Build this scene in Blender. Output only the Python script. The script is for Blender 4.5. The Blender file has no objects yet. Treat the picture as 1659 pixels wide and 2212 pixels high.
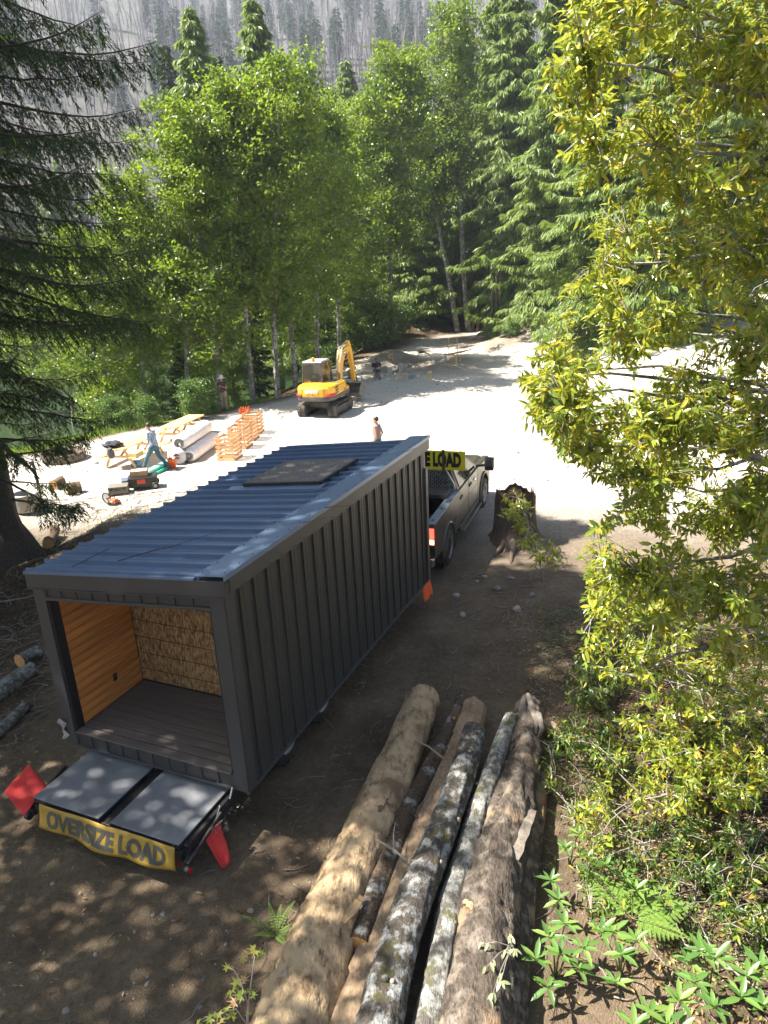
import bpy, bmesh, math, random
import numpy as np
from mathutils import Matrix, Vector, Quaternion

random.seed(7); RNG = np.random.default_rng(7)
SC = bpy.context.scene
COL = SC.collection
R = math.radians

# ------------------------------------------------------------------ camera
CAM_H = 7.0; CAM_F = 1573.0; CAM_PITCH = R(19.4); CAM_ROLL = R(2.84)
PW, PH = 1659.0, 2212.0
FW = Vector((0, math.cos(CAM_PITCH), -math.sin(CAM_PITCH)))
RT0 = Vector((1, 0, 0)); UP0 = RT0.cross(FW)
RT = RT0 * math.cos(CAM_ROLL) - UP0 * math.sin(CAM_ROLL)
UP = RT0 * math.sin(CAM_ROLL) + UP0 * math.cos(CAM_ROLL)
cam_d = bpy.data.cameras.new('camera'); cam = bpy.data.objects.new('camera', cam_d); COL.objects.link(cam)
cam_d.sensor_fit = 'VERTICAL'; cam_d.sensor_height = 24.0; cam_d.sensor_width = 18.0
cam_d.lens = 24.0 * CAM_F / PH
cam_d.clip_start = 0.05; cam_d.clip_end = 4000
m = Matrix((RT, UP, -FW)).transposed().to_4x4(); m.translation = (0, 0, CAM_H)
cam.matrix_world = m
SC.camera = cam

# ------------------------------------------------------------------ world, sun, exposure
SUN_AZ = R(87)      # measured to the left of +Y
SUN_EL = R(56)
w = bpy.data.worlds.new('World'); SC.world = w; w.use_nodes = True
nt = w.node_tree; nt.nodes.clear()
sky = nt.nodes.new('ShaderNodeTexSky'); sky.sky_type = 'NISHITA'; sky.sun_disc = False
sky.sun_elevation = SUN_EL; sky.sun_rotation = -SUN_AZ; sky.air_density = 1.0; sky.dust_density = 1.5
bg = nt.nodes.new('ShaderNodeBackground'); bg.inputs['Strength'].default_value = 0.05
wo = nt.nodes.new('ShaderNodeOutputWorld')
nt.links.new(sky.outputs[0], bg.inputs[0]); nt.links.new(bg.outputs[0], wo.inputs[0])
sun_d = bpy.data.lights.new('sun', 'SUN'); sun_d.energy = 5.0; sun_d.angle = R(0.53); sun_d.color = (1.0, 0.94, 0.85)
sun = bpy.data.objects.new('sun', sun_d); COL.objects.link(sun)
tosun = Vector((-math.sin(SUN_AZ) * math.cos(SUN_EL), math.cos(SUN_AZ) * math.cos(SUN_EL), math.sin(SUN_EL)))
sun.rotation_euler = tosun.to_track_quat('Z', 'Y').to_euler()
SC.view_settings.view_transform = 'Standard'; SC.view_settings.look = 'None'
SC.view_settings.exposure = 2.02; SC.view_settings.gamma = 1.0
SC.render.engine = 'CYCLES'
SC.cycles.use_denoising = True
SC.cycles.max_bounces = 8; SC.cycles.diffuse_bounces = 4; SC.cycles.glossy_bounces = 3
SC.cycles.transmission_bounces = 5; SC.cycles.transparent_max_bounces = 8; SC.cycles.volume_bounces = 0
SC.cycles.sample_clamp_indirect = 6.0

# ------------------------------------------------------------------ helpers
def pray(x, y):
    return FW * CAM_F + RT * (x - PW / 2) + UP * (PH / 2 - y)
def P(x, y, z=None):
    """point seen at photo pixel (x, y on a 1659x2212 grid) on the plane z, or on the terrain"""
    d = pray(x, y); zz = 0.0 if z is None else z
    for k in range(1 if z is not None else 12):
        t = (zz - CAM_H) / d.z; p = Vector((0, 0, CAM_H)) + d * t
        if z is None: zz = 0.6 * float(gz(p.x, p.y)) + 0.4 * zz
    return p

def hsh(ix, iy, s):
    n = np.sin(ix * 127.1 + iy * 311.7 + s * 74.7) * 43758.5453
    return n - np.floor(n)
def vnoise(x, y, s=0):
    x = np.asarray(x, float); y = np.asarray(y, float)
    ix = np.floor(x); iy = np.floor(y); fx = x - ix; fy = y - iy
    fx = fx * fx * (3 - 2 * fx); fy = fy * fy * (3 - 2 * fy)
    a = hsh(ix, iy, s); b = hsh(ix + 1, iy, s); c = hsh(ix, iy + 1, s); d = hsh(ix + 1, iy + 1, s)
    return (a + (b - a) * fx) * (1 - fy) + (c + (d - c) * fx) * fy - 0.5
def fbm(x, y, s=0, o=4):
    r = 0; a = 1.0
    for k in range(o): r = r + a * vnoise(x * 2 ** k, y * 2 ** k, s + k); a *= 0.5
    return r
def sstep(a, b, x):
    t = np.clip((np.asarray(x, float) - a) / (b - a), 0, 1); return t * t * (3 - 2 * t)

def tag(o, label=None, cat=None, group=None, kind=None):
    if label: o['label'] = label
    if cat: o['category'] = cat
    if group: o['group'] = group
    if kind: o['kind'] = kind
    return o
def empty(name, loc=(0, 0, 0), rz=0.0, label=None, cat=None, group=None):
    o = bpy.data.objects.new(name, None); COL.objects.link(o); o.empty_display_size = 0.2
    o.location = loc; o.rotation_euler = (0, 0, rz)
    return tag(o, label, cat, group)
def link(name, me, parent=None, loc=None, rot=None, scale=None):
    o = bpy.data.objects.new(name, me); COL.objects.link(o)
    if parent is not None: o.parent = parent
    if loc is not None: o.location = loc
    if rot is not None: o.rotation_euler = rot
    if scale is not None: o.scale = scale if hasattr(scale, '__len__') else (scale,) * 3
    return o
def copy_tree(o, parent=None):
    c = o.copy(); COL.objects.link(c); c.parent = parent
    for ch in list(o.children): copy_tree(ch, c)
    return c

def np_mesh(name, V, F, mat=None, attrs=None, smooth=False):
    """fast mesh from numpy arrays; F is (n,3) or (n,4)"""
    V = np.ascontiguousarray(V, np.float32); F = np.ascontiguousarray(F, np.int32)
    me = bpy.data.meshes.new(name); k = F.shape[1]
    me.vertices.add(len(V)); me.vertices.foreach_set('co', V.ravel())
    me.loops.add(F.size); me.loops.foreach_set('vertex_index', F.ravel())
    me.polygons.add(len(F)); me.polygons.foreach_set('loop_start', np.arange(0, F.size, k, dtype=np.int32))
    me.polygons.foreach_set('loop_total', np.full(len(F), k, np.int32))
    me.polygons.foreach_set('use_smooth', np.full(len(F), smooth))
    me.update(calc_edges=True)
    for n, a in (attrs or {}).items():
        at = me.attributes.new(n, 'FLOAT', 'POINT'); at.data.foreach_set('value', np.ascontiguousarray(a, np.float32))
    if mat: me.materials.append(mat)
    return me

class MB:
    """collects shapes into one mesh"""
    def __init__(s): s.v = []; s.f = []; s.mi = []; s.sm = []; s.cur = 0; s.smooth = False
    def add(s, vs, fs):
        b = len(s.v); s.v += [tuple(q) for q in vs]
        for f in fs: s.f.append([b + i for i in f]); s.mi.append(s.cur); s.sm.append(s.smooth)
        return s
    def box(s, c, d, rot=None):
        x, y, z = d[0] / 2, d[1] / 2, d[2] / 2
        vs = [Vector(q) for q in ((-x,-y,-z),(x,-y,-z),(x,y,-z),(-x,y,-z),(-x,-y,z),(x,-y,z),(x,y,z),(-x,y,z))]
        if rot is not None:
            rm = rot if isinstance(rot, Matrix) else Matrix.Rotation(rot, 3, 'Z')
            vs = [rm @ q for q in vs]
        c = Vector(c)
        return s.add([q + c for q in vs], [(0,3,2,1),(4,5,6,7),(0,1,5,4),(1,2,6,5),(2,3,7,6),(3,0,4,7)])
    def bar(s, p0, p1, wd, hd, upv=(0, 0, 1)):
        """square bar from p0 to p1"""
        p0 = Vector(p0); p1 = Vector(p1); a = (p1 - p0); L = a.length; a.normalize()
        u = Vector(upv); u = (u - a * u.dot(a))
        if u.length < 1e-4: u = Vector((1, 0, 0)) - a * a.x
        u.normalize(); r = a.cross(u)
        rm = Matrix((r, a, u)).transposed()
        return s.box((p0 + p1) / 2, (wd, L, hd), rm)
    def prism(s, poly, ax, a, b):
        """extrude a 2D polygon along axis ax (0,1,2) from a to b; the polygon gives the two other axes in order"""
        n = len(poly)
        def mk(q, t):
            if ax == 0: return (t, q[0], q[1])
            if ax == 1: return (q[0], t, q[1])
            return (q[0], q[1], t)
        vs = [mk(q, a) for q in poly] + [mk(q, b) for q in poly]
        fs = [list(range(n))[::-1], list(range(n, 2 * n))] + [(i, (i + 1) % n, n + (i + 1) % n, n + i) for i in range(n)]
        return s.add(vs, fs)
    def tube(s, pts, rad, n=8, cap=True, squash=None):
        pts = [Vector(q) for q in pts]; m_ = len(pts)
        rad = [rad] * m_ if not hasattr(rad, '__len__') else rad
        vs = []; ref = None
        for i, q in enumerate(pts):
            t = (pts[min(i + 1, m_ - 1)] - pts[max(i - 1, 0)]).normalized()
            if ref is None: ref = Vector((0, 0, 1)) if abs(t.z) < 0.9 else Vector((1, 0, 0))
            u = (ref - t * ref.dot(t)).normalized(); ref = u; v = t.cross(u)
            for k in range(n):
                a = 2 * math.pi * k / n
                vs.append(q + (u * math.cos(a) + v * math.sin(a)) * rad[i])
        fs = []
        for i in range(m_ - 1):
            for k in range(n):
                a = i * n + k; b = i * n + (k + 1) % n
                fs.append((a, b, b + n, a + n))
        if cap: fs += [list(range(n))[::-1], list(range((m_ - 1) * n, m_ * n))]
        sm = s.smooth; b = len(s.v); s.add(vs, fs)
        return s
    def cyl(s, p0, p1, r0, r1=None, n=16): return s.tube([p0, p1], [r0, r0 if r1 is None else r1], n)
    def lathe(s, prof, c=(0, 0, 0), n=20, ax=2, cap=True):
        vs = []; c = Vector(c)
        for r, h in prof:
            for k in range(n):
                a = 2 * math.pi * k / n; x, y = r * math.cos(a), r * math.sin(a)
                vs.append(c + Vector(((x, y, h), (h, x, y), (x, h, -y))[{2: 0, 0: 1, 1: 2}[ax]]))
        fs = []; m_ = len(prof)
        for i in range(m_ - 1):
            for k in range(n):
                a = i * n + k; b = i * n + (k + 1) % n; fs.append((a, b, b + n, a + n))
        if cap: fs += [list(range(n))[::-1], list(range((m_ - 1) * n, m_ * n))]
        return s.add(vs, fs)
    def loft(s, rings, cap=True):
        """rings: lists of equal length"""
        n = len(rings[0]); vs = [q for r in rings for q in r]; fs = []
        for i in range(len(rings) - 1):
            for k in range(n):
                a = i * n + k; b = i * n + (k + 1) % n; fs.append((a, b, b + n, a + n))
        if cap: fs += [list(range(n))[::-1], list(range((len(rings) - 1) * n, len(rings) * n))]
        return s.add(vs, fs)
    def mesh(s, name, mats=None):
        me = bpy.data.meshes.new(name); me.from_pydata(s.v, [], s.f); me.update()
        bm = bmesh.new(); bm.from_mesh(me); bmesh.ops.recalc_face_normals(bm, faces=bm.faces); bm.to_mesh(me); bm.free()
        for mt in (mats if isinstance(mats, (list, tuple)) else [mats]):
            if mt: me.materials.append(mt)
        me.polygons.foreach_set('material_index', s.mi); me.polygons.foreach_set('use_smooth', s.sm)
        return me
    def build(s, name, mats=None, parent=None, bevel=0.0, loc=None, rot=None, seg=2, smooth=None):
        if smooth is not None: s.sm = [smooth] * len(s.f)
        o = link(name, s.mesh(name, mats), parent, loc, rot)
        if bevel:
            b = o.modifiers.new('bevel', 'BEVEL'); b.width = bevel; b.segments = seg; b.limit_method = 'ANGLE'; b.angle_limit = R(40)
            b.harden_normals = False
        return o

# ------------------------------------------------------------------ materials
MATS = {}
def nodes_of(name):
    mt = bpy.data.materials.new(name); mt.use_nodes = True; t = mt.node_tree; t.nodes.clear()
    out = t.nodes.new('ShaderNodeOutputMaterial'); MATS[name] = mt
    return mt, t, out
def N(t, typ, **kw):
    n = t.nodes.new(typ)
    for k, v in kw.items():
        if k.startswith('i_'):
            key = k[2:]; key = int(key) if key.isdigit() else key.replace('_', ' ')
            n.inputs[key].default_value = v
        else: setattr(n, k, v)
    return n
def rgba(c): return (c[0], c[1], c[2], 1.0)
def ramp(t, fac, stops):
    n = t.nodes.new('ShaderNodeValToRGB'); e = n.color_ramp.elements
    while len(e) < len(stops): e.new(0.5)
    for el, (p, c) in zip(e, stops): el.position = p; el.color = rgba(c)
    t.links.new(fac, n.inputs[0]); return n.outputs[0]
def mixc(t, fac, a, b, mode='MIX'):
    n = t.nodes.new('ShaderNodeMix'); n.data_type = 'RGBA'; n.blend_type = mode
    for sock, val in ((n.inputs[0], fac), (n.inputs[6], a), (n.inputs[7], b)):
        if hasattr(val, 'is_output'): t.links.new(val, sock)
        else: sock.default_value = val if not isinstance(val, tuple) or len(val) == 4 else rgba(val)
    return n.outputs[2]
def noise(t, vec, scale, detail=4, rough=0.55):
    n = N(t, 'ShaderNodeTexNoise', i_Scale=scale, i_Detail=detail, i_Roughness=rough)
    if vec is not None: t.links.new(vec, n.inputs['Vector'])
    return n.outputs[0]
def M(name, col, rough=0.6, metal=0.0, var=0.2, scale=6.0, bump=0.0, bscale=40.0, stretch=None, rnd=0.0, dirt=None, dirt_amt=0.5, spec=0.5, emit=None):
    """general surface: two tones of one colour broken by noise, a little bump, optional dust or grime"""
    if name in MATS: return MATS[name]
    mt, t, out = nodes_of(name)
    b = N(t, 'ShaderNodeBsdfPrincipled', i_Roughness=rough, i_Metallic=metal); b.inputs['Specular IOR Level'].default_value = spec
    tc = t.nodes.new('ShaderNodeTexCoord'); vec = tc.outputs['Object']
    if stretch:
        mp = N(t, 'ShaderNodeMapping'); mp.inputs['Scale'].default_value = stretch; t.links.new(vec, mp.inputs[0]); vec = mp.outputs[0]
    nz = noise(t, vec, scale)
    lo = tuple(c * (1 - var) for c in col); hi = tuple(min(1, c * (1 + var)) for c in col)
    c = ramp(t, nz, [(0.3, lo), (0.7, hi)])
    if rnd:
        oi = t.nodes.new('ShaderNodeObjectInfo')
        mr = N(t, 'ShaderNodeMapRange', i_3=1 - rnd, i_4=1 + rnd); t.links.new(oi.outputs['Random'], mr.inputs[0])
        c = mixc(t, 1.0, c, mr.outputs[0], 'MULTIPLY')
    if dirt:
        n2 = noise(t, tc.outputs['Object'], 2.3, 6, 0.65)
        f = N(t, 'ShaderNodeMapRange', i_1=0.45, i_2=0.75, i_3=0.0, i_4=dirt_amt); t.links.new(n2, f.inputs[0])
        c = mixc(t, f.outputs[0], c, rgba(dirt))
    t.links.new(c, b.inputs['Base Color'])
    rr = N(t, 'ShaderNodeMapRange', i_3=max(0.03, rough - 0.12), i_4=min(1, rough + 0.12)); t.links.new(nz, rr.inputs[0]); t.links.new(rr.outputs[0], b.inputs['Roughness'])
    if bump:
        bn = noise(t, vec, bscale, 5); bp = N(t, 'ShaderNodeBump', i_Strength=bump, i_Distance=0.02); t.links.new(bn, bp.inputs['Height']); t.links.new(bp.outputs[0], b.inputs['Normal'])
    if emit:
        b.inputs['Emission Color'].default_value = rgba(emit[0]); b.inputs['Emission Strength'].default_value = emit[1]
    t.links.new(b.outputs[0], out.inputs[0])
    return mt
def leaf_mat(name, stops, rough=0.45, trans=0.3, tcol=(0.25, 0.4, 0.05), spec=0.5):
    mt, t, out = nodes_of(name)
    at = N(t, 'ShaderNodeAttribute', attribute_name='rnd'); oi = t.nodes.new('ShaderNodeObjectInfo')
    md = N(t, 'ShaderNodeMath', operation='FRACT'); ad = N(t, 'ShaderNodeMath', operation='ADD')
    sc = N(t, 'ShaderNodeMath', operation='MULTIPLY', i_1=0.0 if 'part' not in name else 1.0)
    t.links.new(oi.outputs['Random'], sc.inputs[0])
    t.links.new(at.outputs['Fac'], ad.inputs[0]); t.links.new(sc.outputs[0], ad.inputs[1]); t.links.new(ad.outputs[0], md.inputs[0])
    c = ramp(t, md.outputs[0], stops)
    b = N(t, 'ShaderNodeBsdfPrincipled', i_Roughness=rough); b.inputs['Specular IOR Level'].default_value = spec
    t.links.new(c, b.inputs['Base Color'])
    if trans:
        tr = t.nodes.new('ShaderNodeBsdfTranslucent'); c2 = mixc(t, 0.5, c, rgba(tcol)); t.links.new(c2, tr.inputs[0])
        mx = N(t, 'ShaderNodeMixShader', i_0=trans); t.links.new(b.outputs[0], mx.inputs[1]); t.links.new(tr.outputs[0], mx.inputs[2])
        t.links.new(mx.outputs[0], out.inputs[0])
    else: t.links.new(b.outputs[0], out.inputs[0])
    return mt

def text_mesh(s, size, depth=0.004, bold=0.0, xs=1.0):
    cu = bpy.data.curves.new('lettering', 'FONT'); cu.body = s; cu.size = size; cu.extrude = depth; cu.offset = bold
    cu.align_x = 'CENTER'; cu.align_y = 'CENTER'; cu.resolution_u = 3
    ob = bpy.data.objects.new('lettering_src', cu); COL.objects.link(ob)
    dg = bpy.context.evaluated_depsgraph_get(); me = bpy.data.meshes.new_from_object(ob.evaluated_get(dg)); 
    bpy.data.objects.remove(ob); bpy.data.curves.remove(cu)
    if xs != 1.0:
        for v in me.vertices: v.co.x *= xs
    return me
def solid_text(s, size, mat, depth=0.004, bold=0.0, xs=1.0):
    me = text_mesh(s, size, depth, bold, xs); me.materials.clear(); me.materials.append(mat); me.name = 'lettering'
    return me
# ------------------------------------------------------------------ terrain
BANK = np.array([(-60, 4), (-30, 15), (-20, 23), (-14.4, 28.8), (-11.3, 32.6), (-7.6, 36.0), (-4.2, 40), (-3.0, 46), (-1.2, 53), (2.0, 60), (6.0, 66), (12, 69), (17, 66), (22, 58), (30, 50), (60, 40)], float)
def bank_dist(x, y):
    """signed distance to the edge of the clearing, positive outside it"""
    x = np.asarray(x, float); y = np.asarray(y, float); best = np.full(np.broadcast(x, y).shape, 1e9); sg = np.ones_like(best)
    for (ax, ay), (bx, by) in zip(BANK[:-1], BANK[1:]):
        dx, dy = bx - ax, by - ay; L2 = dx * dx + dy * dy
        t = np.clip(((x - ax) * dx + (y - ay) * dy) / L2, 0, 1)
        d = np.hypot(x - ax - t * dx, y - ay - t * dy); s = np.sign(dx * (y - ay) - dy * (x - ax))
        q = d < best; best = np.where(q, d, best); sg = np.where(q, s, sg)
    return best * np.where(sg == 0, 1, sg)
MOUNDS = []   # cx, cy, rx, ry, height  (spoil heaps and pits round the footings, filled below)
def gz(x, y):
    x = np.asarray(x, float); y = np.asarray(y, float)
    s = bank_dist(x, y) + 1.2 * vnoise(x * 0.25, y * 0.25, 3)
    left = sstep(3.0, -5.0, x)
    z = -2.9 * sstep(0.4, 8.0, s) * left * sstep(20, 27, y + 0 * x) * (1 - sstep(105, 125, y))
    z = z - 2.9 * sstep(0.4, 9.0, s) * sstep(-12, -18, x) * (1 - sstep(20, 27, y))
    # the bank on the right of the clearing, up to the cedars
    z = z + 3.2 * sstep(8.5, 20, x) * sstep(30, 48, y) + 1.6 * sstep(6.5, 16, x) * sstep(8, 15, y) * (1 - sstep(30, 44, y))
    z = z + 1.6 * sstep(0, 9, s) * (1 - left) * sstep(40, 60, y)
    # rough forest floor: left of the road and right of the log pile
    fl = sstep(-6.0, -8.2, x + 0.12 * (y - 10)) * (1 - sstep(20, 24, y)); fr = sstep(2.6, 4.2, x) * (1 - sstep(11.5, 14, y))
    rough = np.clip(fl + fr, 0, 1)
    z = z - 0.35 * fl + rough * 0.34 * fbm(x * 0.8, y * 0.8, 11) + 0.10 * fr * (x - 3)
    z = z + 0.55 * np.exp(-(((x + 7.3) / 1.6) ** 2 + ((y - 18.6) / 1.7) ** 2))
    z = z + 0.05 * fbm(x * 0.5, y * 0.5, 5, 5) + 0.022 * fbm(x * 3.1, y * 3.1, 8, 3)
    # wheel ruts of the track
    u = (x - (-1.2)) * 0.912 - (y - 10) * 0.409
    z = z - 0.035 * (np.exp(-((u + 0.95) / 0.22) ** 2) + np.exp(-((u - 0.95) / 0.22) ** 2)) * sstep(26, 20, y)
    for cx, cy, rx, ry, h in MOUNDS:
        e = ((x - cx) / rx) ** 2 + ((y - cy) / ry) ** 2
        z = z + h * np.exp(-e * (1.0 if h > 0 else e)) * (1 + 0.5 * vnoise(x * 1.3, y * 1.3, 21))
    return z
for px, py, rx, ry, h in ((822, 788, 1.7, 1.0, .42), (838, 775, 1.4, 1.0, .45), (795, 796, 1.5, .9, .32), (862, 777, 1.3, 1.0, .30), (938, 813, 1.5, 1.1, .6), (968, 800, 1.6, 1.2, .55), (985, 785, 1.8, 1.5, .45),
                          (915, 808, .9, .8, -.6), (885, 806, .8, .7, -.5), (875, 788, .8, .7, -.5), (912, 790, 1.0, .8, -.5), (845, 800, .7, .7, -.4), (890, 780, 1.2, .8, -.35), (1128, 745, 2.5, 2.5, .9), (1090, 755, 1.6, 1.8, .5)):
    q = P(px, py, 0.0); MOUNDS.append((q.x, q.y, rx, ry, h))

def axis(a, b, fine, zones, grow=1.12, lim=900):
    """coordinates: fine steps inside zones, growing outside"""
    xs = [a]
    while xs[-1] < b:
        st = fine
        for z0, z1, f in zones:
            if z0 <= xs[-1] < z1: st = f
        xs.append(xs[-1] + st)
    st = fine; hi = [xs[-1]]
    while hi[-1] < lim: st *= grow; hi.append(hi[-1] + st)
    st = fine; lo = [xs[0]]
    while lo[-1] > -lim: st *= grow; lo.append(lo[-1] - st)
    return np.array(lo[:0:-1] + xs + hi[1:])
gx = axis(-10, 12, 0.14, [(-5.5, 4.5, 0.085)]); gy = axis(3, 58, 0.24, [(3, 15, 0.085), (15, 24, 0.13)])
GX, GY = np.meshgrid(gx, gy); GZ = gz(GX, GY)
far = np.hypot(GX, GY); GZ = np.where(far > 160, GZ * 0, GZ)
nx, ny = len(gx), len(gy); idx = np.arange(nx * ny).reshape(ny, nx)
F = np.stack([idx[:-1, :-1], idx[:-1, 1:], idx[1:, 1:], idx[1:, :-1]], -1).reshape(-1, 4)
sd = bank_dist(GX, GY)
wob = 1.6 * fbm(GX * 0.35, GY * 0.35, 31)
pale = sstep(15.5, 24, GY + wob + 0.12 * GX) * sstep(0.6, -1.0, sd + 0.5 * wob) * (1 - 0.0 * GX)
forest = np.clip(sstep(0.2, 1.6, sd + 0.4 * wob) + sstep(-5.6, -7.4, GX + 0.12 * (GY - 10) + 0.4 * wob) * (1 - sstep(18, 23, GY + wob)) + sstep(2.4, 3.8, GX + 0.4 * wob) * (1 - sstep(11, 13.5, GY + wob)), 0, 1)
md = sum(np.exp(-(((GX - a) / (b_ * 1.2)) ** 2 + ((GY - c_) / (d_ * 1.2)) ** 2)) for a, c_, b_, d_, e_ in MOUNDS)
pale = pale * (1 - .75 * np.clip(md, 0, 1))
redd = np.clip(sstep(50, 60, GY) * sstep(2, 9, GX) * (0.5 + fbm(GX * 0.3, GY * 0.3, 41)), 0, 1)
grass = sstep(0.0, 1.0, sd + 0.5 * wob) * (1 - sstep(3.5, 6.5, sd)) * sstep(-6, -9, GX) * sstep(24, 28, GY) + 0.9 * sstep(100, 120, GY) * sstep(-15, -25, GX) * sstep(0, 5, sd)

mt, t, out = nodes_of('soil')
b = N(t, 'ShaderNodeBsdfPrincipled', i_Roughness=0.95); b.inputs['Specular IOR Level'].default_value = 0.15
tc = t.nodes.new('ShaderNodeTexCoord'); ob = tc.outputs['Object']
n1 = noise(t, ob, 0.9, 6, 0.6); n2 = noise(t, ob, 9.0, 6, 0.7); n3 = noise(t, ob, 60.0, 3, 0.6)
damp = ramp(t, n1, [(0.32, (0.110, 0.080, 0.053)), (0.55, (0.178, 0.132, 0.086)), (0.75, (0.250, 0.192, 0.130))])
dusty = ramp(t, n1, [(0.3, (0.52, 0.48, 0.41)), (0.7, (0.62, 0.58, 0.51))])
litter = ramp(t, n2, [(0.3, (0.030, 0.022, 0.014)), (0.5, (0.075, 0.052, 0.032)), (0.72, (0.15, 0.105, 0.06))])
def attr(nm): return N(t, 'ShaderNodeAttribute', attribute_name=nm).outputs['Fac']
c = mixc(t, attr('pale'), damp, dusty)
c = mixc(t, attr('red'), c, rgba((0.20, 0.105, 0.062)))
c = mixc(t, attr('forest'), c, litter)
gcol = ramp(t, n2, [(0.3, (0.05, 0.09, 0.016)), (0.7, (0.16, 0.22, 0.04))])
c = mixc(t, attr('grass'), c, gcol)
spk = N(t, 'ShaderNodeMapRange', i_1=0.30, i_2=0.72, i_3=0.72, i_4=1.22); t.links.new(n2, spk.inputs[0])
c = mixc(t, 1.0, c, spk.outputs[0], 'MULTIPLY')
spk = N(t, 'ShaderNodeMapRange', i_1=0.30, i_2=0.70, i_3=0.80, i_4=1.18); t.links.new(n3, spk.inputs[0])
c = mixc(t, 1.0, c, spk.outputs[0], 'MULTIPLY')
t.links.new(c, b.inputs['Base Color'])
# tread marks of tyres running with the track
mp = N(t, 'ShaderNodeMapping'); mp.inputs['Rotation'].default_value = (0, 0, R(28)); t.links.new(ob, mp.inputs[0])
wv = N(t, 'ShaderNodeTexWave', i_Scale=9.0, i_Distortion=1.6, i_Detail=2.0); wv.bands_direction = 'X'; wv.inputs['Detail Scale'].default_value = 0.6; t.links.new(mp.outputs[0], wv.inputs[0])
nm = noise(t, ob, 0.55, 2); mk = N(t, 'ShaderNodeMapRange', i_1=0.48, i_2=0.6); t.links.new(nm, mk.inputs[0])
mul = N(t, 'ShaderNodeMath', operation='MULTIPLY'); t.links.new(wv.outputs['Fac'], mul.inputs[0]); t.links.new(mk.outputs[0], mul.inputs[1])
h1 = N(t, 'ShaderNodeMath', operation='MULTIPLY_ADD', i_1=2.2); t.links.new(n2, h1.inputs[0]); t.links.new(n3, h1.inputs[2])
h2 = N(t, 'ShaderNodeMath', operation='MULTIPLY_ADD', i_1=0.20); t.links.new(mul.outputs[0], h2.inputs[0]); t.links.new(h1.outputs[0], h2.inputs[2])
bp = N(t, 'ShaderNodeBump', i_Strength=0.8, i_Distance=0.04); t.links.new(h2.outputs[0], bp.inputs['Height']); t.links.new(bp.outputs[0], b.inputs['Normal'])
t.links.new(b.outputs[0], out.inputs[0])
ground_me = np_mesh('ground', np.stack([GX, GY, GZ], -1).reshape(-1, 3), F, MATS['soil'],
                    dict(pale=pale.ravel(), forest=forest.ravel(), red=redd.ravel(), grass=np.clip(grass, 0, 1).ravel()), smooth=True)
tag(link('ground', ground_me), kind='structure')

# lake
mt, t, out = nodes_of('lake_water')
b = N(t, 'ShaderNodeBsdfPrincipled', i_Roughness=0.06); b.inputs['Base Color'].default_value = (0.028, 0.048, 0.018, 1)
n = noise(t, t.nodes.new('ShaderNodeTexCoord').outputs['Object'], 3.0, 3); bp = N(t, 'ShaderNodeBump', i_Strength=0.25, i_Distance=0.03); t.links.new(n, bp.inputs['Height']); t.links.new(bp.outputs[0], b.inputs['Normal'])
t.links.new(b.outputs[0], out.inputs[0])
lv = np.array([(-140, -20, -1.55), (-11, -20, -1.55), (-4, 40, -1.55), (-4, 118, -1.55), (-140, 118, -1.55)]);
lm = MB(); lm.add(lv, [(0, 1, 2, 3, 4)]); tag(lm.build('lake', MATS['lake_water']), kind='structure')

# burnt hillside
def hz(x, y):
    r = np.hypot(x, y); az = np.degrees(np.arctan2(x, y))
    base = np.where(r < 640, 0.368 * (r - 135), 0.368 * 505 + 0.05 * (r - 640))
    ridge = 1.03 + 0.03 * np.sin(az * 0.31 + 2.4) + 0.09 * sstep(-8, -13, az) + 0.05 * sstep(2, 8, az)
    return base * ridge * sstep(125, 190, r) + 5 * fbm(x * 0.012, y * 0.012, 51) * sstep(150, 220, r)
aa = np.radians(np.linspace(-62, 62, 150)); rr_ = np.concatenate([np.linspace(125, 660, 90), np.linspace(690, 1000, 12)])
A, RR = np.meshgrid(aa, rr_); HX = RR * np.sin(A); HY = RR * np.cos(A); HZ = hz(HX, HY) - 1.0
ix = np.arange(HX.size).reshape(HX.shape)
HF = np.stack([ix[:-1, :-1], ix[:-1, 1:], ix[1:, 1:], ix[1:, :-1]], -1).reshape(-1, 4)
mt, t, out = nodes_of('hill_soil')
b = N(t, 'ShaderNodeBsdfPrincipled', i_Roughness=0.95); ob = t.nodes.new('ShaderNodeTexCoord').outputs['Object']
n1 = noise(t, ob, 0.05, 8, 0.7); c = ramp(t, n1, [(0.35, (0.028, 0.042, 0.018)), (0.5, (0.055, 0.052, 0.045)), (0.7, (0.10, 0.088, 0.078))])
t.links.new(c, b.inputs['Base Color']); t.links.new(b.outputs[0], out.inputs[0])
tag(link('hill', np_mesh('hill', np.stack([HX, HY, HZ], -1).reshape(-1, 3), HF, MATS['hill_soil'], smooth=True)), kind='structure')
# ------------------------------------------------------------------ the cabin shell on the trailer
steel = M('charcoal_steel', (0.060, 0.059, 0.058), 0.42, 0.3, 0.10, 3.0, 0.06, 220.0, dirt=(0.16, 0.13, 0.10), dirt_amt=0.16)
steel_trim = M('charcoal_trim', (0.074, 0.072, 0.074), 0.45, 0.3, 0.08, 2.0, 0.03, 200.0)
steel_roof = M('roof_steel', (0.140, 0.200, 0.315), 0.32, 0.2, 0.10, 1.5, 0.03, 120.0, stretch=(0.4, 4, 4), rnd=0.06, dirt=(0.20, 0.17, 0.13), dirt_amt=0.18)  # blue of the reflected sky is put into the base colour
pine = M('pine_board', (0.54, 0.225, 0.055), 0.42, 0, 0.30, 2.2, 0.05, 60, stretch=(6, 0.7, 6), rnd=0.16)
deckm = M('deck_board', (0.115, 0.095, 0.083), 0.7, 0, 0.14, 3.0, 0.15, 90, stretch=(0.5, 6, 6), rnd=0.06)
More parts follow.
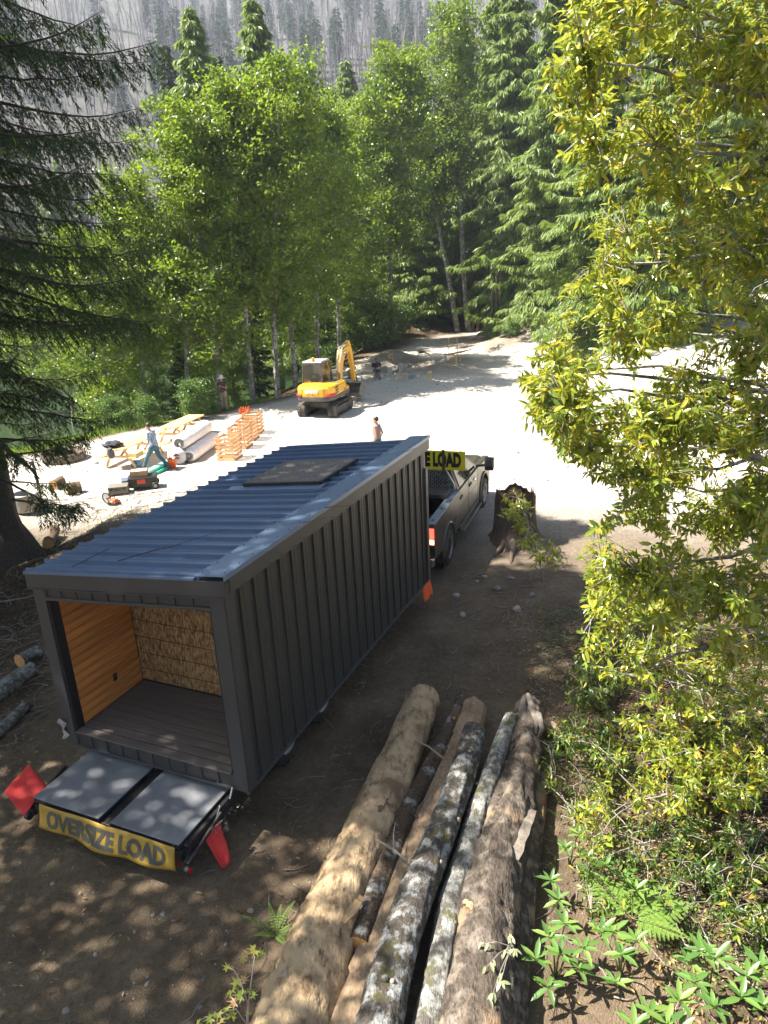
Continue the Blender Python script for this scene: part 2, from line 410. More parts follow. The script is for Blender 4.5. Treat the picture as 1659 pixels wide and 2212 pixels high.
black_paint = M('black_paint', (0.018, 0.018, 0.019), 0.45, 0.0, 0.2, 8, 0.05, 80, dirt=(0.14, 0.11, 0.08), dirt_amt=0.25)
# oriented strand board
mt, t, out = nodes_of('strand_board')
b = N(t, 'ShaderNodeBsdfPrincipled', i_Roughness=0.75); tc = t.nodes.new('ShaderNodeTexCoord'); ob = tc.outputs['Object']
vs_ = []
for k, (rot, sc) in enumerate((((0.3, 0.2, 0.5), (60, 60, 17)), ((0.9, 0.9, 1.4), (52, 52, 15)))):
    mp = N(t, 'ShaderNodeMapping'); mp.inputs['Rotation'].default_value = rot; mp.inputs['Scale'].default_value = sc; t.links.new(ob, mp.inputs[0])
    nd = N(t, 'ShaderNodeTexNoise', i_Scale=0.6, i_Detail=1.0); t.links.new(ob, nd.inputs[0])
    vo = N(t, 'ShaderNodeTexVoronoi', i_Scale=1.0); t.links.new(mp.outputs[0], vo.inputs['Vector']); vs_.append(vo.outputs['Color'])
mx = mixc(t, 0.5, vs_[0], vs_[1]); bw = t.nodes.new('ShaderNodeRGBToBW'); t.links.new(mx, bw.inputs[0])
c = ramp(t, bw.outputs[0], [(0.22, (0.10, 0.042, 0.014)), (0.42, (0.25, 0.125, 0.042)), (0.58, (0.35, 0.20, 0.075)), (0.78, (0.46, 0.30, 0.14))])
t.links.new(c, b.inputs['Base Color']); bp = N(t, 'ShaderNodeBump', i_Strength=0.3, i_Distance=0.004); t.links.new(bw.outputs[0], bp.inputs['Height']); t.links.new(bp.outputs[0], b.inputs['Normal'])
t.links.new(b.outputs[0], out.inputs[0]); osb = mt
mt2 = osb.copy(); mt2.name = 'weathered_strand_board'; MATS['weathered_strand_board'] = mt2
for nd in mt2.node_tree.nodes:
    if nd.type == 'VALTORGB':
        for e, cc in zip(nd.color_ramp.elements, ((0.06, 0.048, 0.038), (0.115, 0.098, 0.08), (0.16, 0.14, 0.115), (0.22, 0.19, 0.16))): e.color = rgba(cc)

H_AZ = R(24.11); HO = Vector((-1.87, 7.525, 0.69)); HW, HL, HR, HLF = 3.04, 6.71, 2.93, 2.62
house = empty('cabin_shell', HO, -H_AZ, 'dark grey steel clad cabin shell with open pine lined porch, riding on the trailer', 'cabin')
KS = (HR - HLF) / HW                                   # roof slope
def roofz(x): return HR + KS * x                       # x from -HW to 0
NP = 22; PITCHP = HL / NP
# right wall: 22 pans with a raised rib and two fine stiffening beads each
def pan(h0, h1, wd, rib=0.03):
    """vertical cladding pan in the yz plane, outside towards +x; origin at its lower near corner"""
    prof = [(0, 0), (0.0, rib), (0.022, rib), (0.034, 0.0), (wd * 0.36, 0.0), (wd * 0.38, 0.006), (wd * 0.42, 0.006), (wd * 0.44, 0), (wd * 0.64, 0.0), (wd * 0.66, 0.006), (wd * 0.70, 0.006), (wd * 0.72, 0), (wd, 0)]
    q = MB()
    vs = [(d, y, h0) for y, d in prof] + [(d, y, h1) for y, d in prof] + [(-0.015, wd, h0), (-0.015, 0, h0), (-0.015, wd, h1), (-0.015, 0, h1)]
    n = len(prof); fs = [(i, i + 1, n + i + 1, n + i) for i in range(n - 1)] + [(2*n, 2*n+1, 2*n+3, 2*n+2), (n-1, 2*n, 2*n+2, 2*n-1), (2*n+1, 0, n, 2*n+3)]
    q.add(vs, fs); return q
me = pan(0.02, HR - 0.16, PITCHP).mesh('wall_panel', steel)
for i in range(NP): link('wall_panel', me, house, (-0.03, i * PITCHP, 0))
me = pan(0.02, HLF - 0.14, PITCHP).mesh('wall_panel', steel)
for i in range(NP): link('wall_panel', me, house, (-HW + 0.03, (i + 1) * PITCHP, 0), (0, 0, math.pi))
# corner posts and trims
CW = 0.20
q = MB(); q.box((-CW / 2 + 0.006, -0.006, (HR - 0.17) / 2), (CW, 0.03, HR - 0.17)); q.box((0.004, 0.085, (HR - 0.17) / 2), (0.026, 0.17, HR - 0.17)); q.build('corner_trim', steel_trim, house, 0.004)
q = MB(); q.box((-HW + CW / 2 - 0.006, -0.006, (HLF - 0.13) / 2), (CW, 0.03, HLF - 0.13)); q.box((-HW - 0.004, 0.085, (HLF - 0.13) / 2), (0.026, 0.17, HLF - 0.13)); q.build('corner_trim', steel_trim, house, 0.004)
for sx in (0.004, -HW - 0.004):
    q = MB(); q.box((sx, HL - 0.05, 1.2), (0.03, 0.12, 2.36)); q.build('corner_trim', steel_trim, house, 0.004)
for sx in (-0.004, -HW + 0.004):
    q = MB(); q.box((sx, HL / 2 + 0.05, 0.012), (0.05, HL - 0.12, 0.035)); q.build('base_flashing', steel_trim, house, 0.003)
# front: fascia, header strip, sill strip
def sloped_board(x0, x1, y0, y1, dz0, dz1):
    q = MB(); q.add([(x0, y0, roofz(x0) + dz0), (x1, y0, roofz(x1) + dz0), (x1, y1, roofz(x1) + dz0), (x0, y1, roofz(x0) + dz0),
                     (x0, y0, roofz(x0) + dz1), (x1, y0, roofz(x1) + dz1), (x1, y1, roofz(x1) + dz1), (x0, y1, roofz(x0) + dz1)],
                    [(0,3,2,1),(4,5,6,7),(0,1,5,4),(1,2,6,5),(2,3,7,6),(3,0,4,7)]); return q
q = sloped_board(-HW - 0.05, 0.05, -0.055, 0.06, -0.185, 0.015); q.build('fascia', steel_trim, house, 0.004)
q = sloped_board(-HW - 0.055, 0.052, -0.07, -0.02, -0.20, -0.186); q.build('drip_edge', steel_trim, house)
q = sloped_board(-HW - 0.05, 0.05, HL - 0.06, HL + 0.05, -0.185, 0.015); q.build('fascia', steel_trim, house, 0.004)
q = MB(); q.box((0.02, HL / 2, HR - 0.085), (0.075, HL - 0.13, 0.19)); q.build('fascia', steel_trim, house, 0.004)
q = MB(); q.box((-HW - 0.02, HL / 2, HLF - 0.085), (0.06, HL - 0.13, 0.17)); q.build('fascia', steel_trim, house, 0.004)
FL = 0.25                                             # porch floor height
OX0, OX1 = -HW + CW, -CW                               # opening
npn = 10; wdp = (OX1 - OX0) / npn
for i in range(npn):                                   # header pans and sill pans
    x = OX0 + i * wdp
    q = MB(); zt0, zt1 = roofz(x) - 0.19, roofz(x + wdp) - 0.19
    hb = lambda xx: roofz(xx) - 0.335
    q.add([(x, 0.0, hb(x)), (x + wdp, 0.0, hb(x + wdp)), (x + wdp, 0.0, zt1), (x, 0.0, zt0), (x, -0.02, hb(x)), (x + 0.02, -0.02, hb(x + 0.02)), (x + 0.02, -0.02, zt0), (x, -0.02, zt0), (x + 0.028, 0, hb(x + 0.028)), (x + 0.028, 0, zt0)],
          [(8, 1, 2, 9), (4, 5, 6, 7), (5, 8, 9, 6), (0, 4, 7, 3)]); q.build('header_panel', steel, house)
    q = MB(); q.add([(x, 0.0, 0.02), (x + wdp, 0.0, 0.02), (x + wdp, 0.0, FL - .02), (x, 0.0, FL - .02), (x, -0.02, 0.02), (x + 0.02, -0.02, 0.02), (x + 0.02, -0.02, FL - .02), (x, -0.02, FL - .02), (x + 0.028, 0, 0.02), (x + 0.028, 0, FL - .02)],
          [(8, 1, 2, 9), (4, 5, 6, 7), (5, 8, 9, 6), (0, 4, 7, 3)]); q.build('sill_panel', steel, house)
q = MB(); q.add([(OX0 - .03, -0.028, roofz(OX0) - 0.375), (OX1 + .03, -0.028, roofz(OX1) - 0.375), (OX1 + .03, 0.16, roofz(OX1) - 0.375), (OX0 - .03, 0.16, roofz(OX0) - 0.375),
                 (OX0 - .03, -0.028, roofz(OX0) - 0.335), (OX1 + .03, -0.028, roofz(OX1) - 0.335), (OX1 + .03, 0.16, roofz(OX1) - 0.335), (OX0 - .03, 0.16, roofz(OX0) - 0.335)], [(0,3,2,1),(4,5,6,7),(0,1,5,4),(1,2,6,5),(2,3,7,6),(3,0,4,7)]); q.build('header_trim', steel_trim, house, 0.003)
q = MB(); q.box(((OX0 + OX1) / 2, -0.012, 0.012), (OX1 - OX0 - 0.004, 0.045, 0.026)); q.build('sill_flashing', steel_trim, house)
dk = M('dark_jamb', (0.022, 0.022, 0.024), 0.5, 0.2, 0.1)
for x in (OX0 + 0.015, OX1 - 0.015):
    q = MB(); q.box((x, 0.07, (FL + roofz(x) - 0.38) / 2), (0.03, 0.14, roofz(x) - 0.38 - FL)); q.build('jamb', dk, house)
# porch floor boards, pine wall boards, strand board back wall, ceiling boards
DEP = 1.36; nb = 9; bw_ = (DEP + 0.05) / nb
me = MB().box((0, 0, 0), (OX1 - OX0 - 0.065, bw_ - 0.020, 0.026)).mesh('floor_board', deckm)
for i in range(nb):
    o = link('floor_board', me, house, ((OX0 + OX1) / 2, -0.045 + (i + 0.5) * bw_, FL - 0.013 + (0.0015 if i % 3 == 1 else 0)))
    bv = o.modifiers.new('bevel', 'BEVEL'); bv.width = 0.004; bv.segments = 1
nbd = 17; hb_ = 2.2 / nbd
for side, xx in ((0, OX0 + 0.012), (1, OX1 - 0.012)):
    me = MB().box((0, 0, 0), (0.018, DEP - 0.15, hb_ - 0.006)).mesh('wall_board', pine)
    for i in range(nbd + (1 if side else 0)):
        o = link('wall_board', me, house, (xx, 0.145 + (DEP - 0.15) / 2, FL + (i + 0.5) * hb_))
me = MB().box((0, 0, 0), (OX1 - OX0 - 0.05, 0.13, 0.016)).mesh('ceiling_board', pine)
for i in range(9): link('ceiling_board', me, house, ((OX0 + OX1) / 2, 0.17 + 0.06 + i * 0.134, roofz((OX0 + OX1) / 2) - 0.36), (0, -math.atan(KS), 0))
sheet = (OX1 - OX0 - 0.05); cuts = [OX0 + 0.025, OX0 + 0.025 + 0.60 * sheet, OX0 + 0.025 + 0.955 * sheet, OX1 - 0.025]
for i in range(3):
    q = MB(); q.box(((cuts[i] + cuts[i + 1]) / 2, DEP + 0.01 + 0.002 * (i % 2), FL + 1.12), (cuts[i + 1] - cuts[i] - 0.006, 0.012, 2.2)); q.build('wall_sheet', osb, house)
nailm = M('nail_rust', (0.07, 0.04, 0.025), 0.7)
q = MB()
for k, zz in enumerate((0.22, 0.50, 0.78, 1.06, 1.40, 1.75)):
    for i in range(3):
        q.box(((cuts[i] + cuts[i + 1]) / 2, DEP - 0.0005 + 0.002 * (i % 2), FL + zz + (0.05 if i == 1 else 0)), (cuts[i + 1] - cuts[i] - 0.05, 0.012, 0.0035))
tag(q.build('chalk_lines', nailm, house), kind='stuff')
q = MB(); q.box((cuts[1], DEP - 0.002, FL + 1.1), (0.012, 0.02, 2.15)); q.build('seam_strip', M('zinc_strip', (0.32, 0.33, 0.28), 0.5, 0.6), house)
q = MB(); q.box((OX0 + 0.026, 0.83, FL + 0.36), (0.012, 0.075, 0.12)); q.box((OX0 + 0.034, 0.83, FL + 0.36), (0.008, 0.03, 0.06)); q.build('outlet_box', black_paint, house, 0.003)
q = MB(); q.tube([(OX0 + 0.03, 0.86, FL + 0.32), (OX0 + 0.05, 0.92, FL + 0.24), (OX0 + 0.10, 1.02, FL + 0.22), (OX0 + 0.09, 1.12, FL + 0.21)], 0.006, 6); q.build('loose_cable', M('yellow_cable', (0.5, 0.38, 0.10), 0.5), house)
# shell core, floor frame, rear wall
q = MB(); q.add([(-HW + 0.045, DEP + 0.03, 0.0), (-0.045, DEP + 0.03, 0.0), (-0.045, HL - 0.01, 0.0), (-HW + 0.045, HL - 0.01, 0.0),
                 (-HW + 0.045, DEP + 0.03, HLF - 0.03), (-0.045, DEP + 0.03, HR - 0.04), (-0.045, HL - 0.01, HR - 0.04), (-HW + 0.045, HL - 0.01, HLF - 0.03)], [(0,3,2,1),(4,5,6,7),(0,1,5,4),(1,2,6,5),(2,3,7,6),(3,0,4,7)]); q.build('shell_core', dk, house)
q = MB(); q.box((-HW / 2, DEP / 2 + 0.02, 0.11), (HW - 0.1, DEP + 0.02, 0.22)); q.box((-HW + 0.09, DEP / 2 + 0.02, 1.35), (0.1, DEP - 0.05, 2.2)); q.box((-0.09, DEP / 2 + 0.02, 1.35), (0.1, DEP - 0.05, 2.2)); q.build('porch_frame', dk, house)
# roof: 22 pans running across the slope, each with a raised seam
def roof_pan():
    wd = PITCHP; x0, x1 = -HW - 0.075, -0.30
    prof = [(0, 0.0), (0.0, 0.052), (0.024, 0.052), (0.028, 0.0), (wd * .3, 0), (wd * .325, .005), (wd * .35, 0), (wd * .62, 0), (wd * .645, .005), (wd * .67, 0), (wd, 0)]
    n = len(prof); q = MB(); q.add([(x0, y, roofz(x0) + 0.018 + d) for y, d in prof] + [(x1, y, roofz(x1) + 0.018 + d) for y, d in prof], [(i, i + 1, n + i + 1, n + i) for i in range(n - 1)] + [(0, 1, 2, 3), (n, n + 1, n + 2, n + 3)])
    return q
me = roof_pan().mesh('roof_panel', steel_roof)
for i in range(NP): link('roof_panel', me, house, (0, i * PITCHP, 0.0))
q = sloped_board(-0.34, 0.065, -0.055, HL + 0.05, 0.072, 0.078); q.build('ridge_flashing', steel_roof, house)
q = MB(); q.box((0.068, HL / 2, HR + 0.052), (0.008, HL + 0.1, 0.06)); q.build('flashing_lip', steel_roof, house)
q = sloped_board(-HW - 0.06, -0.345, -0.06, -0.01, 0.016, 0.045); q.build('gable_flashing', steel_roof, house)
q = sloped_board(-HW - 0.06, 0.055, -0.02, HL + 0.03, -0.03, 0.012); q.build('roof_deck', dk, house)
q = MB()
for i in range(24):
    for xx in (-0.30, 0.02): q.lathe([(0.009, 0), (0.009, 0.006), (0.003, 0.009)], (xx, 0.05 + i * 0.287, roofz(xx) + 0.078), 6)
    q.lathe([(0.007, 0), (0.007, 0.005), (0.003, 0.007)], (0.058, 0.05 + i * 0.287, HR - 0.15), 6, 0)
tag(q.build('screws', black_paint, house), kind='stuff')
# skylight kerb with its temporary strand board lid
SX0, SX1, SY0, SY1 = -2.10, -0.66, 3.60, 5.0
q = sloped_board(SX0 + 0.06, SX1 - 0.06, SY0 + 0.05, SY1 - 0.05, 0.015, 0.10); q.build('skylight_kerb', dk, house)
lid = sloped_board(SX0, SX1, SY0, SY1, 0.101, 0.122); lid.build('skylight_lid', MATS['weathered_strand_board'], house)
q = MB()
for a_, b_ in (((SX0, SY0), (SX1, SY0)), ((SX1, SY0), (SX1, SY1)), ((SX1, SY1), (SX0, SY1)), ((SX0, SY1), (SX0, SY0))):
    dx = 0.012 if a_[0] == b_[0] and a_[0] == SX1 else (-0.012 if a_[0] == b_[0] else 0); dy = -0.012 if a_[1] == b_[1] and a_[1] == SY0 else (0.012 if a_[1] == b_[1] else 0)
    q.bar((a_[0] + dx, a_[1] + dy, roofz(a_[0]) + 0.085), (b_[0] + dx, b_[1] + dy, roofz(b_[0]) + 0.085), 0.02, 0.06)
q.build('lid_batten', black_paint, house)
q = MB(); q.add([(SX0 - .25, SY0 - .28, roofz(SX0 - .25) + .026), (SX1 + .1, SY0 - .28, roofz(SX1 + .1) + .026), (SX1 + .1, SY0 + .02, roofz(SX1 + .1) + .06), (SX0 - .25, SY0 + .02, roofz(SX0 - .25) + .06)], [(0, 1, 2, 3)]); o = q.build('skylight_apron', steel_roof, house)
sm = o.modifiers.new('solid', 'SOLIDIFY'); sm.thickness = 0.006
# scrap of torn wrap at the lower left corner
q = MB(); prs = []
for k in range(7):
    a = k / 6; prs += [(-HW - 0.02 - 0.03 * math.sin(k * 2.1), -0.05 - 0.03 * math.sin(k * 1.3), 0.42 - 0.32 * a), (-HW + 0.06 + 0.03 * math.sin(k * 1.7), -0.045 - 0.02 * math.cos(k * 2.0), 0.40 - 0.30 * a)]
q.add(prs, [(2 * k, 2 * k + 1, 2 * k + 3, 2 * k + 2) for k in range(6)]); q.build('wrap_scrap', M('torn_wrap', (0.33, 0.30, 0.28), 0.4, 0, 0.4, 20), house)

# ------------------------------------------------------------------ trailer
rubber = M('tyre_rubber', (0.022, 0.021, 0.020), 0.85, 0, 0.2, 12, 0.2, 60, dirt=(0.15, 0.12, 0.09), dirt_amt=0.75)
tray_grey = M('ramp_coating', (0.22, 0.23, 0.25), 0.55, 0.1, 0.16, 2.0, 0.35, 300, dirt=(0.10, 0.095, 0.09), dirt_amt=0.5)
chrome = M('chrome', (0.55, 0.55, 0.56), 0.22, 0.95, 0.1)
redlens = M('red_lens', (0.45, 0.012, 0.012), 0.2)
trailer = empty('equipment_trailer', (HO.x, HO.y, 0), -H_AZ, 'black equipment trailer with two grey folded ramps under the cabin shell', 'trailer')
RZ = 0.60
for x0, x1 in ((-2.70, -1.60), (-1.41, -0.37)):
    q = MB(); q.box(((x0 + x1) / 2, -0.44, RZ - 0.012), (x1 - x0, 1.04, 0.016)); o = q.build('ramp', tray_grey, trailer, 0.004)
    q = MB(); q.box(((x0 + x1) / 2, -0.44, RZ - 0.055), (x1 - x0 - 0.01, 1.03, 0.068)); q.build('ramp_frame', black_paint, o)
q = MB(); q.box((-1.505, -0.40, RZ - 0.10), (0.16, 1.1, 0.06))
q.box((-1.535, -0.92, RZ - 0.19), (2.36, 0.08, 0.14)); q.build('tail_beam', black_paint, trailer, 0.006)
for x in (-2.72, -0.33):
    q = MB(); q.box((x, 3.1, RZ - 0.14), (0.07, 8.0, 0.18)); q.build('side_rail', black_paint, trailer, 0.006)
for x in (-2.15, -0.9):
    q = MB(); q.box((x, 3.6, RZ - 0.16), (0.09, 8.4, 0.2)); q.build('main_beam', black_paint, trailer, 0.006)
q = MB(); q.box((-1.535, 3.7, RZ - 0.02), (2.45, 7.0, 0.05)); q.build('deck', M('deck_planks', (0.10, 0.075, 0.05), 0.85, 0, 0.3, 5, 0.2, 60), trailer)
for sx in (-2.15, -0.9):
    q = MB(); q.bar((sx, 7.3, 0.45), (-1.53, 9.0, 0.50), 0.09, 0.15); q.build('tongue_beam', black_paint, trailer, 0.006)
q = MB(); q.box((-1.53, 9.0, 0.5), (0.12, 0.35, 0.14)); q.lathe([(0.04, 0), (0.04, 0.5)], (-1.53, 8.6, 0.42), 10); q.build('coupler', black_paint, trailer, 0.006)
def wheel(parent, loc, r, wd, rim_mat, spokes=8, rim_r=0.56, flip=False, name='wheel'):
    """axle along x; outer face towards +x"""
    e = bpy.data.objects.new(name, None); COL.objects.link(e); e.parent = parent; e.location = loc; e.rotation_euler = (0, 0, math.pi if flip else 0)
    h = wd / 2; q = MB(); q.smooth = True
    q.lathe([(r * rim_r, -h), (r * 0.82, -h), (r * 0.95, -h * 0.86), (r, -h * 0.5), (r, h * 0.5), (r * 0.95, h * 0.86), (r * 0.82, h), (r * rim_r, h * 0.92)], n=36, ax=0, cap=False)
    q.smooth = False
    for k in range(36):
        a = 2 * math.pi * (k + .5) / 36
        for sx in (-1, 0, 1):
            rm = Matrix.Rotation(a, 3, 'X'); c_ = rm @ Vector((sx * h * 0.55 + (0.01 if k % 2 else -0.01), 0, r + 0.002)); q.box(c_, (h * 0.42, r * 0.10, 0.022), rm)
    q.build('tyre', rubber, e)
    q = MB(); q.smooth = True
    q.lathe([(r * rim_r, -h * .9), (r * (rim_r - 0.04), -h * 0.8), (r * (rim_r - .05), h * 0.55), (r * rim_r, h * 0.86), (r * (rim_r + .02), h * 0.95), (r * (rim_r - .03), h * .9), (r * (rim_r - .08), h * .3), (r * 0.1, h * 0.15)], n=28, ax=0, cap=False)
    q.smooth = False
    for k in range(spokes):
        rm = Matrix.Rotation(2 * math.pi * k / spokes, 3, 'X')
        q.box(rm @ Vector((h * 0.48, 0, r * rim_r * 0.55)), (h * 0.22, r * 0.10, r * rim_r * 0.86), rm)
    q.lathe([(r * 0.16, h * .2), (r * 0.16, h * 0.62), (r * 0.10, h * 0.70), (0.001, h * 0.70)], n=16, ax=0, cap=False)
    for k in range(6):
        a = 2 * math.pi * k / 6; q.lathe([(0.012, h * .5), (0.012, h * .62), (0.004, h * .63)], (0, r * .12 * math.cos(a) * 1.9, r * .12 * math.sin(a) * 1.9), 6, 0)
    q.build('rim', rim_mat, e)
    return e
silver = M('wheel_silver', (0.26, 0.26, 0.25), 0.45, 0.6, 0.2, 8, dirt=(0.16, 0.12, 0.09), dirt_amt=0.6)
for y in (1.45, 2.55):
    wheel(trailer, (-0.42, y, 0.385), 0.385, 0.23, silver)
    wheel(trailer, (-2.63, y, 0.385), 0.385, 0.23, silver, flip=True)
    q = MB(); q.cyl((-2.6, y, 0.385), (-0.45, y, 0.385), 0.045, n=10); q.build('axle', black_paint, trailer)
# tail light bars, chain and stowed binder at the right rear
for x, s in ((-0.30, 1), (-2.76, -1)):
    q = MB(); q.bar((x, -0.98, RZ - 0.26), (x, -0.10, RZ - 0.12), 0.05, 0.10); q.bar((x + s * .06, -1.0, RZ - .22), (x + s * .06, -0.3, RZ - .05), 0.035, 0.05); q.build('ramp_arm', black_paint, trailer, 0.006)
    q = MB(); q.lathe([(0.055, -0.03), (0.055, 0.03)], (x + s * 0.05, -1.0, RZ - 0.30), 16, 0); o = q.build('light_housing', black_paint, trailer, 0.006)
    q = MB(); q.lathe([(0.038, 0.0), (0.038, 0.008), (0.02, 0.014)], (x + s * 0.08, -1.0, RZ - 0.30), 16, 0); q.build('lens', redlens, o)
    q = MB(); q.box((x - s * 0.18, -0.97, RZ - 0.30), (0.15, 0.012, 0.045)); q.build('reflector', redlens, trailer)
q = MB()
for k in range(26):
    a = k / 25; c_ = Vector((-0.20 + 0.10 * math.sin(a * 9), -0.55 + 0.72 * a, RZ - 0.06 - 0.12 * math.sin(a * math.pi) - 0.05 * (k % 2)))
    rm = Matrix.Rotation(k * 1.2, 3, 'Y') @ Matrix.Rotation(math.pi / 2 * (k % 2), 3, 'X')
    pts = [c_ + rm @ Vector((0.014 * math.cos(u), 0.024 * math.sin(u), 0)) for u in np.linspace(0, 2 * math.pi, 9)]
    q.tube(pts, 0.005, 5, cap=False)
q.build('safety_chain', M('chain_steel', (0.22, 0.21, 0.20), 0.4, 0.8), trailer)
q = MB(); q.tube([(-0.22, -0.40, RZ + 0.0), (-0.20, -0.36, RZ + 0.09), (-0.21, -0.34, RZ + 0.10)], [0.012, 0.01, 0.014], 8); q.tube([(-0.24, -0.1, RZ), (-0.24, -0.02, RZ + .12)], 0.012, 8); q.build('latch_pin', chrome, trailer)
#o = link('lettering', solid_text('PJ TRAILERS', 0.075, M('white_decal', (0.55, 0.55, 0.55), 0.5), 0.001), trailer, (-0.2935, -0.15, RZ - 0.14), (R(90), 0, R(90)))

# ------------------------------------------------------------------ banner and flags
def cloth(name, corners, nu, nv, amp, mat, parent=None, seed=0, sag=0.0):
    """corners: tl, tr, br, bl; a rippled sheet with thickness"""
    tl, tr, br, bl = [Vector(c) for c in corners]; nrm = (tr - tl).cross(bl - tl).normalized(); vs = []
    for j in range(nv + 1):
        for i in range(nu + 1):
            u, v = i / nu, j / nv; p_ = tl.lerp(tr, u).lerp(bl.lerp(br, u), v)
            d = float(fbm(u * 4 + seed, v * 2.5 + seed * 1.7, seed, 3)) * amp * (0.35 + 0.65 * v) + amp * .5 * math.sin(u * 9 + seed) * v
            vs.append(p_ + nrm * d + Vector((0, 0, -sag * math.sin(u * math.pi) * v)))
    q = MB(); q.smooth = True
    q.add(vs, [(j * (nu + 1) + i, j * (nu + 1) + i + 1, (j + 1) * (nu + 1) + i + 1, (j + 1) * (nu + 1) + i) for j in range(nv) for i in range(nu)])
    o = q.build(name, mat, parent); s_ = o.modifiers.new('solid', 'SOLIDIFY'); s_.thickness = 0.003
    return o
def hw(x, y, z):  # cabin frame -> world (z from the ground)
    c_, s_ = math.cos(-H_AZ), math.sin(-H_AZ); return Vector((HO.x + c_ * x - s_ * y, HO.y + s_ * x + c_ * y, z))
yellow = M('banner_yellow', (0.42, 0.255, 0.03), 0.6, 0, 0.15, 3, dirt=(0.25, 0.16, 0.05), dirt_amt=0.4)
ink = M('banner_ink', (0.085, 0.08, 0.07), 0.6)
BX0, BX1, BZ1, BZ0 = -2.55, -0.40, 0.575, 0.27
banner = empty('warning_banner', hw(-1.475, -1.0, 0.27), -H_AZ, 'yellow OVERSIZE LOAD banner hung across the back of the trailer ramps', 'banner')
nu, nv = 48, 8; vs = []
def ban(u, v):
    d = 0.028 * math.sin(u * 7.5 + 0.6) * v + 0.02 * math.sin(u * 17 + v * 3) * v + 0.02 * float(fbm(u * 6, v * 2, 3, 2))
    return Vector(((u - 0.5) * (BX1 - BX0), d - 0.10 * v, (1 - v) * (BZ1 - BZ0) - 0.02 * math.sin(u * math.pi) * v))
q = MB(); q.smooth = True; q.add([ban(i / nu, j / nv) for j in range(nv + 1) for i in range(nu + 1)], [(j * (nu + 1) + i, j * (nu + 1) + i + 1, (j + 1) * (nu + 1) + i + 1, (j + 1) * (nu + 1) + i) for j in range(nv) for i in range(nu)])
o = q.build('cloth', yellow, banner); s_ = o.modifiers.new('solid', 'SOLIDIFY'); s_.thickness = 0.003
me = text_mesh('OVERSIZE LOAD', 0.26, 0.0, 0.012, 1.0); me.materials.clear(); me.materials.append(ink)
xsb = [v.co.x for v in me.vertices]; wt = max(xsb) - min(xsb); x0t = min(xsb); zsb = [v.co.y for v in me.vertices]; z0t, ht = min(zsb), max(zsb) - min(zsb)
bm = bmesh.new(); bm.from_mesh(me); bmesh.ops.subdivide_edges(bm, edges=[e for e in bm.edges if e.calc_length() > 0.05], cuts=2); bmesh.ops.triangulate(bm, faces=bm.faces)
for v in bm.verts:
    u = 0.06 + 0.88 * (v.co.x - x0t) / wt; vv = 1 - (0.14 + 0.72 * (v.co.y - z0t) / ht); p_ = ban(u, vv); v.co = p_ + Vector((0, -0.007, 0))
bm.to_mesh(me); bm.free(); link('lettering', me, banner)
q = MB()
for u in (0.02, 0.5, 0.98): q.bar(ban(u, 0) + Vector((0, 0.0, 0.005)), ban(u, 0) + Vector((0, 0.10, 0.012)), 0.012, 0.008)
q.build('tie', ink, banner)
flagm = M('flag_red', (0.60, 0.03, 0.025), 0.7, 0, 0.12, 5)
# left rear flag, flat, on a stick; right rear flag, limp; small orange one at the far right corner
fl = empty('warning_flag', hw(-2.74, -0.62, 0.5), 0, 'square red warning flag on a stick sticking out from the left ramp', 'flag', None)
l0 = fl.location.copy()
def FLp(x, y, z): return P(x, y, z) - l0
q = MB(); q.tube([FLp(102, 1702, .54), FLp(62, 1648, .64)], 0.011, 8); q.build('stick', black_paint, fl)
cloth('cloth', [FLp(62, 1650, .645), FLp(101, 1697, .56), FLp(52, 1763, .50), FLp(6, 1710, .56)], 10, 10, 0.03, flagm, fl, 2)
fr_ = empty('warning_flag', hw(-0.05, -0.55, 0.4), 0, 'limp red warning flag hanging from the right corner of the trailer', 'flag', None); l0 = fr_.location.copy()
q = MB(); q.tube([FLp(428, 1812, .42), FLp(480, 1772, .46)], 0.012, 8); q.build('stick', chrome, fr_)
cloth('cloth', [FLp(474, 1772, .46), FLp(440, 1809, .43), FLp(478, 1878, .10), FLp(500, 1858, .14)], 8, 12, 0.035, flagm, fr_, 5, 0.02)
orange = M('flag_orange', (0.80, 0.10, 0.02), 0.7, 0, 0.12, 5)
fo = empty('warning_flag', hw(0.03, 6.42, 0.5), 0, 'small orange flag tied to the lower far corner of the cabin shell', 'flag', None); l0 = fo.location.copy()
p0_ = hw(0.03, 6.30, 0.70) - l0
cloth('cloth', [hw(0.03, 6.22, .70) - l0, hw(0.05, 6.62, .72) - l0, hw(0.09, 6.60, .42) - l0, hw(0.05, 6.25, .38) - l0], 7, 7, 0.03, orange, fo, 8)
q = MB(); q.bar(hw(-0.03, 6.22, .70) - l0, hw(0.04, 6.24, .70) - l0, .01, .01); q.build('tie', ink, fo)
